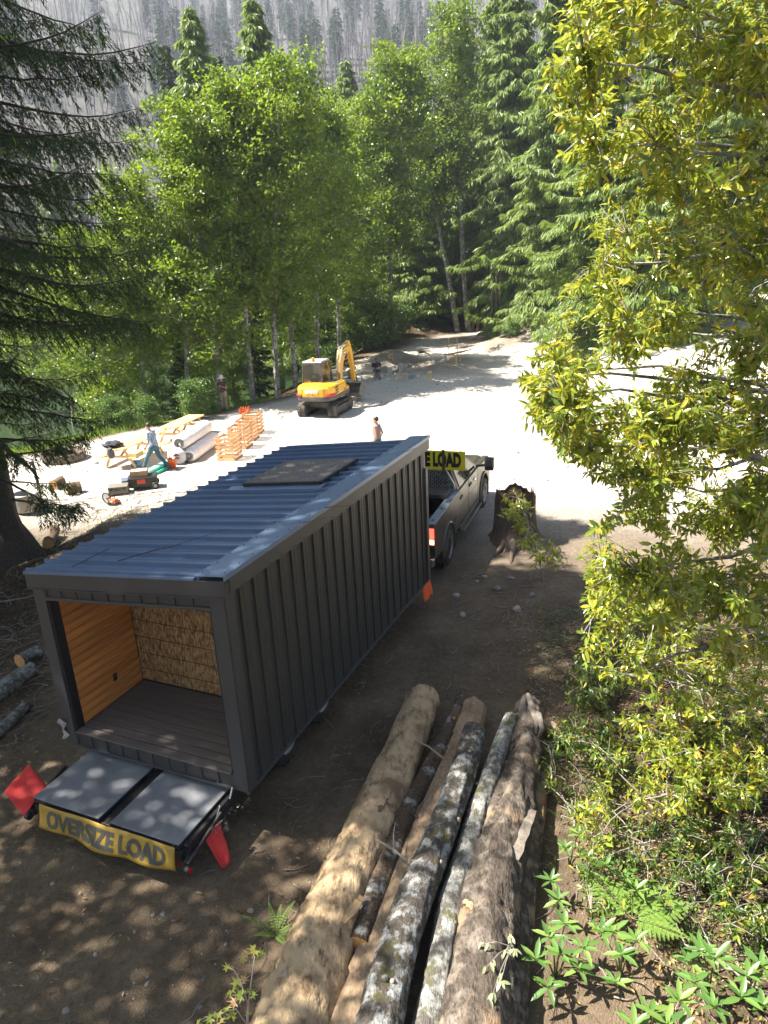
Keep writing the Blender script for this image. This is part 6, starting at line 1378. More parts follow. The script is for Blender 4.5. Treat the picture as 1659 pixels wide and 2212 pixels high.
def limb(q, pts, rs, n=12):
    q.tube(pts, rs, n)
    for p_, r in zip(pts, rs): blob(q, p_, r * .99, 10)
def hand(q, wr, d, palm_n, s=1, curl=.4):
    """palm, four fingers, thumb; d pointing direction, palm_n palm normal"""
    d = Vector(d).normalized(); pn = Vector(palm_n); pn = (pn - d * pn.dot(d)).normalized(); sd = d.cross(pn) * s; wr = Vector(wr)
    for k in range(4):
        o = sd * (.028 - .019 * k); q.tube([wr + o * .5, wr + d * .05 + o, wr + d * .09 + o], [.017, .017, .013], 7)
        L = (.068, .078, .072, .058)[k]; a = wr + d * .085 + o; b = a + (d * math.cos(curl * .6) + pn * math.sin(curl * .6)) * L * .5; c = b + (d * math.cos(curl * 1.8) + pn * math.sin(curl * 1.8)) * L * .5; q.tube([a, b, c], [.0105, .010, .008], 7)
    q.tube([wr + sd * .02 + d * .02, wr + sd * .05 + d * .055 + pn * .01, wr + sd * .058 + d * .09 + pn * .02], [.014, .0115, .009], 7)
def person(base, rz, J, lab, top, bottom, shoes, hair, sleeve=.55, leg=1.0, skin=skinm, hat=None, top_len=.0, group=None, fat=1.0, hands=None):
    """J: joint overrides in metres, x right, y forward, z up"""
    D = dict(pel=(0, 0, .95), wai=(0, .01, 1.10), che=(0, .01, 1.32), nek=(0, 0, 1.47), hed=(0, .03, 1.60), sl=(-.19, 0, 1.41), sr=(.19, 0, 1.41), el=(-.25, -.02, 1.13), er=(.25, -.02, 1.13), wl=(-.26, .08, .89), wr=(.26, .08, .89),
             hl=(-.09, 0, .92), hr=(.09, 0, .92), kl=(-.10, .02, .50), kr=(.10, .02, .50), al=(-.10, -.02, .09), ar=(.10, -.02, .09)); D.update(J); D = {k: Vector(v) for k, v in D.items()}
    e = empty('person', base, rz, lab, 'person', group); b = MB(); f = fat
    fd = Vector(J.get('face', (0, 1, 0))).normalized(); h = D['hed']
    limb(b, [D['pel'], D['wai'], D['che']], [.125 * f, .115 * f, .125]); limb(b, [D['che'] + Vector((0, 0, .05)), D['nek'], h - Vector((0, 0, .05))], [.08, .058, .056])
    for a in ('l', 'r'): limb(b, [D['che'] + (D['s' + a] - D['che']) * .4, D['s' + a], (D['s' + a] + D['e' + a]) / 2, D['e' + a], D['w' + a]], [.085, .058, .050, .041, .027]); limb(b, [D['h' + a], (D['h' + a] + D['k' + a]) / 2, D['k' + a], D['k' + a].lerp(D['a' + a], .4), D['a' + a]], [.095 * f, .080, .056, .052, .036])
    blob(b, h + Vector((0, 0, .03)), .095, 14, (.82, 1.0, 1.12)); blob(b, h - Vector((0, 0, .055)) + fd * .025, .066, 12, (.85, 1, .9)); b.tube([h + fd * .075 + Vector((0, 0, .02)), h + fd * .118 - Vector((0, 0, .018)), h + fd * .085 - Vector((0, 0, .03))], [.012, .016, .013], 7)
    sdv = fd.cross(Vector((0, 0, 1)))
    for s in (-1, 1): blob(b, h + sdv * s * .083, .028, 8, (.5, .8, 1.2))
    for a, s in (('l', -1), ('r', 1)):
        d = (D['w' + a] - D['e' + a]); hd = (hands or {}).get(a); hand(b, D['w' + a], hd[0] if hd else d, hd[1] if hd else (-s, .3, 0), s, hd[2] if hd else .5)
    soft(b, 'body', skin, e, .0115, 3)
    for s in (-1, 1):
        q = MB(); q.smooth = True; blob(q, h + fd * .079 + sdv * s * .032 + Vector((0, 0, .025)), .013, 8); q.build('eye', eb, e)
    q = MB(); q.bar(h + fd * .088 + sdv * .025 - Vector((0, 0, .066)), h + fd * .088 - sdv * .025 - Vector((0, 0, .066)), .012, .010); q.build('mouth', M('lips', (.30, .11, .09), .5), e)
    if top:
        q = MB(); lo = D['pel'] + Vector((0, 0, .02 - top_len)); limb(q, [lo, D['wai'], D['che']], [.148 * f, .140 * f, .150]); 
        limb(q, [D['che'] + Vector((0, 0, .04)), D['nek'] - Vector((0, 0, .03))], [.10, .065])
        for a in ('l', 'r'):
            s0, e0 = D['s' + a], D['e' + a]; c_ = D['che'] + (s0 - D['che']) * .5
            if sleeve > 1.01: limb(q, [c_, s0, e0, e0.lerp(D['w' + a], sleeve - 1)], [.105, .080, .062, .048])
            elif sleeve > .05: limb(q, [c_, s0, s0.lerp(e0, sleeve)], [.105, .080, .072])
            else: limb(q, [c_, s0.lerp(D['che'], .25)], [.10, .062])
        soft(q, 'shirt', top, e, .016, 4)
    q = MB(); limb(q, [D['pel'] + Vector((0, 0, .03)), D['pel']], [.142 * f, .145 * f])
    for a in ('l', 'r'):
        k_, a_ = D['k' + a], D['a' + a]
        if leg >= .99: limb(q, [D['h' + a], (D['h' + a] + k_) / 2, k_, k_.lerp(a_, .5), a_ + (k_ - a_) * .06], [.115 * f, .098, .076, .070, .066])
        else: limb(q, [D['h' + a], (D['h' + a] + k_) / 2, k_.lerp(D['h' + a], .05)], [.115 * f, .104, .092])
    soft(q, 'trousers' if leg >= .99 else 'shorts', bottom, e, .016, 4)
    for a in ('l', 'r'):
        a_ = D['a' + a]; sh = (a_ - D['k' + a]).normalized(); toe = J.get('t' + a); toe = Vector(toe) if toe else Vector((0, 1, 0)); q = MB(); limb(q, [a_ + Vector((0, 0, .02)), a_ - toe * .03 - Vector((0, 0, .045)), a_ + toe * .10 - Vector((0, 0, .045)), a_ + toe * .18 - Vector((0, 0, .05))], [.050, .043, .044, .034]); soft(q, 'shoe', shoes, e, .014, 3)
    if hair:
        q = MB(); blob(q, h + Vector((0, 0, .055)) - fd * .015, .104, 14, (.86, 1.0, .98)); o = soft(q, 'hair', hair, e, .014, 2)
    if hat: hat(e, h, fd)
    return e
dkhair = M('dark_hair', (.018, .014, .012), .5, 0, .3, 30); denim = M('denim', (.055, .105, .145), .8, 0, .25, 9); khaki = M('khaki_cloth', (.36, .29, .19), .85, 0, .12, 8); bootm = M('boot_leather', (.12, .085, .055), .7, 0, .2)
mt, t, out = nodes_of('plaid_cloth'); b = N(t, 'ShaderNodeBsdfPrincipled', i_Roughness=.85); ob = t.nodes.new('ShaderNodeTexCoord').outputs['Object']; cc = (.50, .56, .64)
fs_ = []
for dr in ('X', 'Y', 'Z'):
    wv = N(t, 'ShaderNodeTexWave', i_Scale=8.0); wv.bands_direction = dr; t.links.new(ob, wv.inputs[0]); st_ = N(t, 'ShaderNodeMapRange', i_1=.80, i_2=.92); t.links.new(wv.outputs['Fac'], st_.inputs[0]); fs_.append(st_.outputs[0])
mx1 = N(t, 'ShaderNodeMath', operation='MAXIMUM'); t.links.new(fs_[0], mx1.inputs[0]); t.links.new(fs_[1], mx1.inputs[1]); mx2 = N(t, 'ShaderNodeMath', operation='MAXIMUM'); t.links.new(mx1.outputs[0], mx2.inputs[0]); t.links.new(fs_[2], mx2.inputs[1])
c = mixc(t, mx2.outputs[0], rgba(cc), rgba((.12, .18, .30))); t.links.new(c, b.inputs['Base Color']); t.links.new(b.outputs[0], out.inputs[0]); plaid = mt
pm = P(340, 1015); pm.z = float(gz(pm.x, pm.y)) + .01
person(pm, R(78), dict(pel=(0, 0, .90), wai=(0, .01, 1.06), che=(0, .04, 1.30), nek=(0, .07, 1.46), hed=(.03, .12, 1.59), sl=(-.21, .04, 1.39), sr=(.21, .04, 1.39), el=(-.27, .02, 1.11), er=(.27, .06, 1.11), wl=(-.24, .18, .90), wr=(.25, .20, .88),
        hl=(-.09, 0, .88), hr=(.09, 0, .88), kl=(-.10, .26, .50), kr=(.10, -.10, .48), al=(-.10, .46, .10), ar=(.10, -.42, .11), face=(0, 1, -.35), tl=(0, .95, .25), tr=(0, 1, -.1)),
       'person in pale plaid shirt and jeans striding past the picnic tables', plaid, denim, bootm, dkhair, .6, 1.0, fat=1.12)
def sunhat(e, h, fd):
    q = MB(); q.smooth = True; q.lathe([(.20, -.02), (.21, .0), (.12, .03), (.105, .05), (.10, .12), (.06, .15), (.001, .155)], tuple(h + Vector((0, 0, .06))), 24, cap=False); o = q.build('hat', M('straw_white', (.62, .62, .58), .8, 0, .08), e); s_ = o.modifiers.new('s', 'SOLIDIFY'); s_.thickness = .006
def cap_(e, h, fd):
    q = MB(); q.smooth = True; q.lathe([(.102, .03), (.10, .08), (.07, .125), (.001, .14)], tuple(h), 18, cap=False); q.loft([[tuple(h + fd * .08 + Vector((dx, 0, .045 + dz))) for dx, dz in ((-.07, 0), (.07, 0), (.07, .01), (-.07, .01))], [tuple(h + fd * .19 + Vector((dx, 0, .03 + dz))) for dx, dz in ((-.05, 0), (.05, 0), (.05, .01), (-.05, .01))]]); o = q.build('cap', M('cap_grey', (.10, .105, .11), .8), e)
p2 = P(487, 888, -.1); p2.z = float(gz(p2.x, p2.y)) - .02
person(p2, R(160), dict(el=(-.26, .05, 1.14), wl=(-.10, .26, 1.26), er=(.27, .06, 1.15), wr=(.30, .20, 1.38), face=(.25, 1, -.15)), 'person in a pale brimmed hat and khaki trousers raising a hand before the trees', M('maroon_cloth', (.085, .045, .05), .85, 0, .2), khaki, bootm, M('fair_hair', (.30, .17, .08), .6), .35, 1.0, hat=sunhat, hands=dict(r=((0, .05, 1), (-.3, 1, 0), .1), l=((.7, .2, .5), (0, 1, 0), .6)))
p3 = P(813, 902, 1.70); p3.z = float(gz(p3.x, p3.y))
person(p3, R(68), dict(el=(-.25, -.06, 1.12), wl=(-.24, .05, .88), er=(.25, -.10, 1.12), wr=(.24, .02, .88), face=(-.1, 1, -.05)), 'sunburnt person in a grey tank top walking beyond the cabin roof', M('grey_vest', (.16, .165, .185), .85, 0, .12), M('dark_shorts', (.05, .05, .06), .85), bootm, dkhair, 0.0, .6, skin=M('skin_burnt', (.50, .20, .11), .5, 0, .06, 10))
p4 = P(814, 818); p4.z = float(gz(p4.x, p4.y))
person(p4, R(190), dict(pel=(0, -.18, .44), wai=(0, -.13, .60), che=(0, -.02, .82), nek=(0, .06, .97), hed=(0, .13, 1.08), sl=(-.19, -.01, .92), sr=(.19, -.01, .92), el=(-.27, .12, .68), er=(.27, .12, .68), wl=(-.08, .30, .66), wr=(.08, .30, .66), hl=(-.10, -.15, .43), hr=(.10, -.15, .43), kl=(-.17, .24, .48), kr=(.17, .24, .48), al=(-.18, .20, .09), ar=(.18, .22, .09), face=(0, 1, -.75)),
       'person in dark top and cap sitting on a bucket beside the footings', M('navy_cloth', (.022, .026, .038), .85, 0, .2), M('grey_shorts', (.12, .13, .16), .85), bootm, dkhair, .6, .6, hat=cap_)
p5 = P(757, 818); p5.z = float(gz(p5.x, p5.y))
person(p5, R(100), dict(pel=(0, -.25, .62), wai=(0, -.10, .72), che=(0, .12, .86), nek=(0, .26, .93), hed=(0, .37, .97), sl=(-.19, .14, .93), sr=(.19, .14, .93), el=(-.22, .26, .66), er=(.22, .30, .66), wl=(-.16, .42, .48), wr=(.16, .44, .48), hl=(-.10, -.22, .60), hr=(.10, -.22, .60), kl=(-.12, .05, .38), kr=(.12, .12, .40), al=(-.12, -.10, .09), ar=(.12, .02, .09), face=(0, 1, -.6)),
       'person in tan trousers bending over beside the excavator bucket', M('brown_cloth', (.10, .06, .045), .85, 0, .2), khaki, bootm, dkhair, .5, 1.0)

# ------------------------------------------------------------------ site furniture
lum = M('new_lumber', (0.62, 0.40, 0.17), .7, 0, .15, 5, .1, 40, rnd=.12); lum2 = M('crate_wood', (0.60, 0.34, 0.17), .75, 0, .15, 5, .1, 40, rnd=.16)
def picnic(base, rz, L, lab):
    e = empty('picnic_table', base, rz, lab, 'table', 'new lumber picnic tables')
    for i in range(5): MB().box((-.31 + i * .155, 0, .74), (.145, L, .04)).build('top_board', lum, e, .004)
    for s in (-1, 1):
        for i in range(2): MB().box((s * (.62 + i * .15), 0, .44), (.14, L, .04)).build('seat_board', lum, e, .004)
        for y in (-L / 2 + .3, L / 2 - .3): q = MB(); q.bar((s * .62, y, 0.0), (s * .22, y, .72), .09, .04, (0, 1, 0)); q.build('leg', lum, e, .003)
    for y in (-L / 2 + .34, L / 2 - .34):
        q = MB(); q.box((0, y, .40), (1.56, .04, .09)); q.build('seat_support', lum, e, .003); q = MB(); q.box((0, y, .70), (.72, .04, .09)); q.build('top_support', lum, e, .003)
    for y0, y1 in ((-L / 2 + .36, -.25), (L / 2 - .36, .25)): q = MB(); q.bar((0, y0, .40), (0, y1, .70), .04, .09, (1, 0, 0)); q.build('brace', lum, e, .003)
    return e
def gp_(px, dz=0.0):
    q = P(*px); q.z = float(gz(q.x, q.y)) + dz; return q
t1 = P(262, 1010); ta = R(-15); tdir = Vector((math.sin(R(15)), math.cos(R(15)), 0)); c1 = t1 + tdir * 1.0; c1.z = float(gz(c1.x, c1.y)); picnic(c1, ta, 2.6, 'new lumber picnic table with dark jackets on its near end')
c2 = c1 + tdir * 3.6 + Vector((.1, 0, 0)); c2.z = float(gz(c2.x, c2.y)); picnic(c2, ta, 2.5, 'second new lumber picnic table beyond the one with jackets')
TR_ = Vector((math.cos(R(15)), -math.sin(R(15)), 0))
o = lump('jacket_pile', (0, 0, 0), .26, M('dark_jacket', (.025, .025, .03), .8, 0, .3, 9), None, 31, (1.3, 1, .5), .35, 30); o.location = c1 - tdir * .95 - TR_ * .25 + Vector((0, 0, .86)); tag(o, 'heap of dark jackets on the end of the picnic table', 'jackets')
o = lump('hanging_jacket', (0, 0, 0), .14, M('grey_jacket', (.09, .085, .09), .8, 0, .3, 9), None, 37, (.9, .5, 1.5), .3, 24); o.location = c1 - tdir * 1.34 - TR_ * .1 + Vector((0, 0, .62)); tag(o, 'grey jacket sleeve hanging off the end of the picnic table', 'jacket')
e = empty('board_stack', c1 - tdir * .95 + TR_ * .69 + Vector((0, 0, .46)), ta, 'small stack of pale cut boards on the picnic bench', 'boards')
for k in range(4): MB().box((.01 * (k % 2), 0, .02 + k * .036), (.30, .5, .03)).build('board', lum, e, .003)
o = MB().box((0, 0, .06), (.13, .09, .12)).build('orange_box', M('orange_card', (.75, .22, .05), .6), None, .01, loc=c1 - tdir * .62 + TR_ * .69 + Vector((0, 0, .46))); tag(o, 'small orange box on the picnic bench', 'box')
e = empty('water_pack', c1 - tdir * .75 + TR_ * .50, ta, 'blue wrapped pack of water bottles under the picnic bench', 'water bottles')
for i in range(4):
    for j in range(3): q = MB(); q.smooth = True; q.lathe([(.032, .01), (.034, .05), (.034, .15), (.016, .20), (.013, .23)], (-.12 + i * .075, -.08 + j * .075, 0), 10); q.build('bottle', M('blue_wrap', (.10, .30, .55), .2, 0, .2), e)
MB().box((-.01, -.005, .065), (.32, .25, .11)).build('wrap', MATS['blue_wrap'], e, .02)
# white wrapped rolls
wrap = M('white_wrap', (.80, .79, .77), .55, 0, .10, 4, .25, 25)
def roll(p0, p1, r, lab, seed):
    p0 = Vector(p0); p1 = Vector(p1); base = (p0 + p1) / 2; base.z = min(p0.z, p1.z) - r; e = empty('wrapped_roll', base, 0, lab, 'roll', 'white wrapped rolls'); m_ = 34; q = MB(); q.smooth = True; rings = []; ax = (p1 - p0).normalized(); u = ax.cross(Vector((0, 0, 1))).normalized(); v = u.cross(ax)
    for i in range(m_ + 1):
        a = i / m_; c = p0.lerp(p1, a) - base; en = min(a, 1 - a) * (p1 - p0).length; k_ = min(1, (.72 + en * 2.2)); ring = []
        for k in range(24):
            th = 2 * math.pi * k / 24; rr = r * k_ * (1 + .025 * math.sin(i * 2.9 + k * .3) + .10 * float(vnoise(i * .35 + seed * 9, math.cos(th) * 2 + seed, seed)) + .05 * float(vnoise(i * 1.1, k * .9, seed))); ring.append(c + (u * math.cos(th) * 1.06 + v * math.sin(th) * .94) * rr)
        rings.append(ring)
    q.loft(rings); q.build('wrap', wrap, e)
    q = MB(); q.smooth = True; q.lathe([(r * .70, 0), (r * .55, -.02), (r * .25, .03)], (0, 0, 0), 20); o = q.build('end_face', M('roll_end', (.22, .21, .20), .8, 0, .35, 14), e, loc=(p0 - base) - ax * .015); o.rotation_mode = 'QUATERNION'; o.rotation_quaternion = ax.to_track_quat('Z', 'Y')
    return e
r0a, r0b = P(409, 1000, 0.0) + Vector((0, 0, .27)), P(466, 959, 0.0) + Vector((0, 0, .27)); g0 = float(gz(r0a.x, r0a.y)); sdv_ = Vector((-(r0b - r0a).y, (r0b - r0a).x, 0)).normalized()
roll(r0a + Vector((0, 0, g0)), r0b + Vector((0, 0, g0)), .28, 'white plastic wrapped roll on the ground beside the wooden crates', 1)
roll(r0a + sdv_ * .58 + Vector((0, 0, g0)), r0b + sdv_ * .58 + Vector((0, 0, g0)), .28, 'white wrapped roll on the ground next to the printed sack', 2)
roll(r0a + sdv_ * .30 + Vector((0, 0, .50 + g0)), r0b + sdv_ * .30 + Vector((0, 0, .50 + g0)), .29, 'white wrapped roll on top of the other two', 3)
sk = gp_((388, 1001)); o = lump('printed_sack', (0, 0, 0), .33, M('sack_white', (.66, .64, .62), .6, 0, .08), None, 44, (.9, .6, .95), .16, 26); o.location = sk + Vector((.0, -.05, .28)); tag(o, 'white sack with dark printed mark leaning on the wrapped rolls', 'sack')
e_ = o; q = MB(); q.tube([(-.12, -.215, .08), (-.02, -.235, .14), (.10, -.215, .10)], [.015, .045, .02], 8); q.build('printed_mark', M('print_dark', (.06, .02, .03), .6), e_); q = MB(); q.tube([(-.14, -.21, -.03), (.10, -.225, .0)], [.02, .03], 8); q.build('printed_stripe', M('print_red', (.45, .06, .06), .6), e_)
# bucket
bk_ = gp_((373, 1011)); e = empty('bucket', bk_, 0, 'orange plastic bucket beside the striding person', 'bucket'); ob_ = M('bucket_orange', (.80, .14, .015), .4); q = MB(); q.smooth = True; q.lathe([(.001, .01), (.125, 0), (.15, .36), (.158, .37), (.142, .37), (.12, .02), (.001, .02)], n=24, cap=False); q.build('pail', ob_, e); q = MB(); q.smooth = True; q.lathe([(.152, .31), (.162, .32), (.162, .34), (.153, .35)], n=24, cap=False); q.build('rim_band', ob_, e)
q = MB(); q.smooth = True; q.tube([(-.155 * math.cos(a), -.03 - .16 * math.sin(a), .33 - .05 * math.sin(a)) for a in np.linspace(0, math.pi, 12)], .005, 6); q.build('handle', chrome, e)
# green tubs
gm = M('green_plastic', (.03, .36, .24), .45, 0, .1); gA = gp_((330, 1034)); e = empty('green_planks', gp_((340, 1019)), R(-17), 'two long green wrapped planks lying on the ground behind the tool cart', 'planks')
for k, (x, z) in enumerate(((-.13, .06), (.13, .06), (0, .17))): MB().box((x, .05 * k, z), (.24, 1.5, .10)).build('plank', gm if k < 2 else M('mint_wrap', (.25, .62, .50), .4), e, .015)
# tool cart
tc_ = gp_((312, 1054)); e = empty('tool_cart', tc_, R(14), 'black wheeled tool cart with a cardboard box on it', 'tool cart'); q = MB(); q.loft([[(-.42, -.24, .10), (.42, -.24, .10), (.42, .24, .10), (-.42, .24, .10)], [(-.48, -.28, .42), (.48, -.28, .42), (.48, .28, .42), (-.48, .28, .42)]]); q.build('tub', plastic, e, .02)
q = MB(); q.box((-.05, -.272, .30), (.26, .01, .14), None); q.build('label_plate', M('label_red', (.55, .07, .03), .5), e)
for y in (-.30, .30):
    q = MB(); q.smooth = True; q.lathe([(.04, -.03), (.12, -.03), (.125, 0), (.12, .03), (.04, .03)], (.38, y, .125), 20, 1); w_ = q.build('wheel', plastic, e); q = MB(); q.lathe([(.06, -.034), (.06, .034)], (.38, y, .125), 14, 1); q.build('hub', M('hub_grey', (.3, .28, .24), .5), w_)
q = MB(); q.box((0, 0, .425), (.9, .5, .03)); q.build('tray', eb, e)
e = empty('cardboard_box', tc_ + Vector((-.1, .02, .44)), R(10), 'open cardboard box standing on the tool cart', 'box'); kr = M('cardboard', (.42, .27, .14), .85, 0, .1)
for d, s in (((.27, 0), (.008, .40)), ((-.27, 0), (.008, .40)), ((0, .20), (.54, .008)), ((0, -.20), (.54, .008))): MB().box((d[0], d[1], .10), (s[0], s[1], .20)).build('side', kr, e)
MB().box((0, 0, .16), (.5, .36, .04)).build('packing', M('white_paper', (.65, .63, .6), .8, 0, .2, 9), e)
# grey tool cases
gc = M('case_grey', (.15, .14, .11), .55, 0, .12, dirt=(.3, .25, .18), dirt_amt=.4)
for k, (px, rz, lab) in enumerate((((258, 1065), 12, 'grey tool case lying on the ground left of the tool cart'), ((285, 1050), 20, 'blue grey tool case behind the other case, against the tool cart'))):
    e = empty('tool_case', gp_(px), R(rz), lab, 'tool case', 'tool cases'); q = MB(); q.box((0, 0, .11), (.62, .46, .20)); q.build('lower_shell', gc, e, .02); q = MB(); q.box((0, 0, .245), (.63, .47, .06)); q.build('lid', gc if k == 0 else M('case_blue', (.09, .11, .16), .5), e, .015)
    for x in (-.2, .2): MB().box((x, -.238, .20), (.07, .02, .08)).build('latch', black_paint, e, .004)
    q = MB(); q.tube([(-.09, -.235, .13), (-.09, -.27, .13), (.09, -.27, .13), (.09, -.235, .13)], .012, 6); q.build('handle', black_paint, e)
# chainsaw
cs = gp_((240, 1090)); e = empty('chainsaw', cs, R(-28), 'orange and black power saw lying on the dirt in front of the tool cases', 'chainsaw'); so = M('saw_orange', (.72, .12, .02), .4)
q = MB(); q.loft([[(-.02, -.11, .03), (.32, -.11, .03), (.32, .11, .03), (-.02, .11, .03)], [(0, -.09, .20), (.28, -.09, .22), (.28, .09, .22), (0, .09, .20)]]); q.build('motor_housing', so, e, .03, seg=3); MB().box((.14, 0, .06), (.36, .235, .10)).build('lower_housing', eb, e, .02); MB().box((.16, -.112, .14), (.12, .02, .07)).build('starter_cover', M('saw_grey', (.4, .4, .38), .5), e, .006)
q = MB(); q.smooth = True; q.tube([(.28, 0, .16), (.42, 0, .20), (.46, 0, .12), (.36, 0, .06)], .018, 8); q.build('rear_handle', eb, e); q = MB(); q.smooth = True; q.tube([(.08, -.13, .06), (.06, -.15, .24), (.06, 0, .32), (.06, .13, .24), (.08, .13, .08)], .014, 8); q.build('front_handle', eb, e)
q = MB(); q.smooth = True; q.tube([(-.18 + .17 * math.cos(a), .02, .20 + .17 * math.sin(a)) for a in np.linspace(0, 2 * math.pi, 25)], .022, 8, cap=False); q.build('disc_guard', eb, e); q = MB(); q.lathe([(.02, .0), (.15, 0.002), (.15, .008), (.02, .01)], (-.18, .015, .20), 24, 1); q.build('disc', chrome, e); MB().bar((-.18, .03, .2), (.05, .03, .13), .05, .06).build('guard_arm', eb, e, .01)
# wooden crates of cross slats
def crate(base, rz, lab, n=5, s=.74, hgt=.155):
    e = empty('slatted_crate', base, rz, lab, 'crate', 'slatted wooden crates')
    for k in range(n):
        z = .06 + k * hgt
        for sg in (-1, 1):
            MB().box((0, sg * (s / 2 - .01), z), (s, .022, .085)).build('slat', lum2, e, .003); MB().box((sg * (s / 2 - .035), 0, z + .002), (.022, s - .05, .085)).build('slat', lum2, e, .003)
    for sx in (-1, 1):
        for sy_ in (-1, 1): MB().box((sx * (s / 2 - .065), sy_ * (s / 2 - .04), n * hgt / 2 + .01), (.035, .035, n * hgt)).build('corner_post', lum2, e, .003)
    MB().box((0, 0, .03), (s - .1, s - .1, .02)).build('floor_board', lum2, e)
    return e
for k, (px, lab) in enumerate((((497, 991), 'slatted wooden crate at the end of the row nearest the cabin roof'), ((521, 966), 'second slatted wooden crate in the row'), ((537, 949), 'third slatted wooden crate in the row'), ((549, 935), 'slatted wooden crate at the far end of the row'))):
    c = gp_(px); crate(c, R(-14 + 2 * k), lab, 6 if k != 1 else 6)
# orange crate of bottles
bc = gp_((530, 893)); e = empty('bottle_crate', bc, R(6), 'small orange crate with bottles standing at the edge of the clearing', 'crate'); oc = M('crate_orange', (.75, .13, .02), .5)
for d, s in (((.27, 0), (.02, .36)), ((-.27, 0), (.02, .36)), ((0, .18), (.56, .02)), ((0, -.18), (.56, .02))):
    MB().box((d[0], d[1], .07), (s[0], s[1], .12)).build('side', oc, e, .004); MB().box((d[0], d[1], .19), (s[0], s[1], .06)).build('rim', oc, e, .004)
MB().box((0, 0, .02), (.52, .34, .02)).build('base', oc, e)
for i in range(4):
    for j in range(2): q = MB(); q.smooth = True; q.lathe([(.045, .03), (.05, .06), (.05, .22), (.02, .29), (.02, .34)], (-.18 + i * .12, -.08 + j * .15, 0), 12); q.build('bottle', M('bottle_orange', (.70, .16, .04), .3), e)
# fire ring and culvert ring
rusty = M('rusty_steel', (.20, .15, .12), .8, .3, .3, 6, .3, 30); fr0 = gp_((140, 993)); e = empty('fire_ring', fr0, 0, 'round rusty steel fire ring on the pale dirt by the grassy bank', 'fire ring'); q = MB(); q.smooth = True; q.lathe([(.80, 0), (.82, .05), (.80, .10), (.82, .16), (.80, .30), (.82, .32), (.77, .32), (.77, .0)], n=40, cap=False); q.build('ring', rusty, e); q = MB(); q.lathe([(.76, .02), (.4, .05), (.001, .06)], n=24, cap=False); q.build('ash_bed', M('ash', (.12, .11, .10), .95, 0, .5, 8), e)
cr = gp_((62, 1100)); e = empty('culvert_ring', cr, 0, 'corrugated metal ring beside the trunk of the great fir', 'metal ring'); q = MB(); q.smooth = True; q.lathe([(.40 + .018 * (k % 2), .55 * k / 14) for k in range(15)] + [(.37, .55), (.37, 0)], n=32, cap=False); q.build('ring', M('galvanised', (.33, .32, .28), .5, .6, .2, 8, dirt=(.3, .24, .15), dirt_amt=.6), e)
q = MB(); q.lathe([(.36, .35), (.001, .42)], n=20, cap=False); q.build('fill', M('ash', (.12, .11, .10)), e)
po = gp_((62, 1090)); q = MB(); q.smooth = True; q.tube([(0, 0, -.1), (.02, 0, .7), (-.02, .02, 1.35)], [.055, .05, .045], 10); o = q.build('burnt_post', M('charred', (.03, .027, .025), .9, 0, .3, 9, .4), None, loc=po + Vector((.25, .35, 0))); tag(o, 'thin charred post standing by the corrugated ring', 'post')
def round_(px, r, L, rz, lab, zz=None):
    c = gp_(px); d = Vector((math.sin(rz), math.cos(rz), 0)); return log('cut_log', [c + Vector((0, 0, r * .9)) + d * L * k / 3 for k in range(4)], [r] * 4, bark_brown, lab, 'log', 'short cut logs by the fir', 18, .05, 0, int(px[0]), cutw)
round_((117, 1058), .17, .5, R(8), 'short log with bright orange cut face on the pale dirt'); round_((106, 1185), .15, 1.2, R(-15), 'cut log end showing its orange face beneath the debris bank'); round_((146, 1068), .19, .45, R(60), 'reddish chunk of split log behind the hanging fir branch')
log('birch_log', LP([(42, 1428), (65, 1415), (90, 1407)], [.16, .15, .15]), [.13, .13, .12], lich2, 'pale birch log with orange cut end lying in the debris left of the porch', 'log', 'pale logs left of the porch', 18, .05, 0, 81, cutw)
log('birch_log', LP([(-60, 1540), (0, 1495), (55, 1455), (72, 1445)], [.2, .2, .2, .2]), [.15, .15, .14, .14], lich2, 'long pale birch log lying beside the road left of the porch', 'log', 'pale logs left of the porch', 18, .05, 0, 82, cutg)
log('birch_log', LP([(-40, 1600), (10, 1570), (60, 1520)], [.12, .12, .12]), [.09, .09, .08], lich2, 'thin pale stick log at the road edge', 'log', 'pale logs left of the porch', 14, .05, 0, 83, cutg)

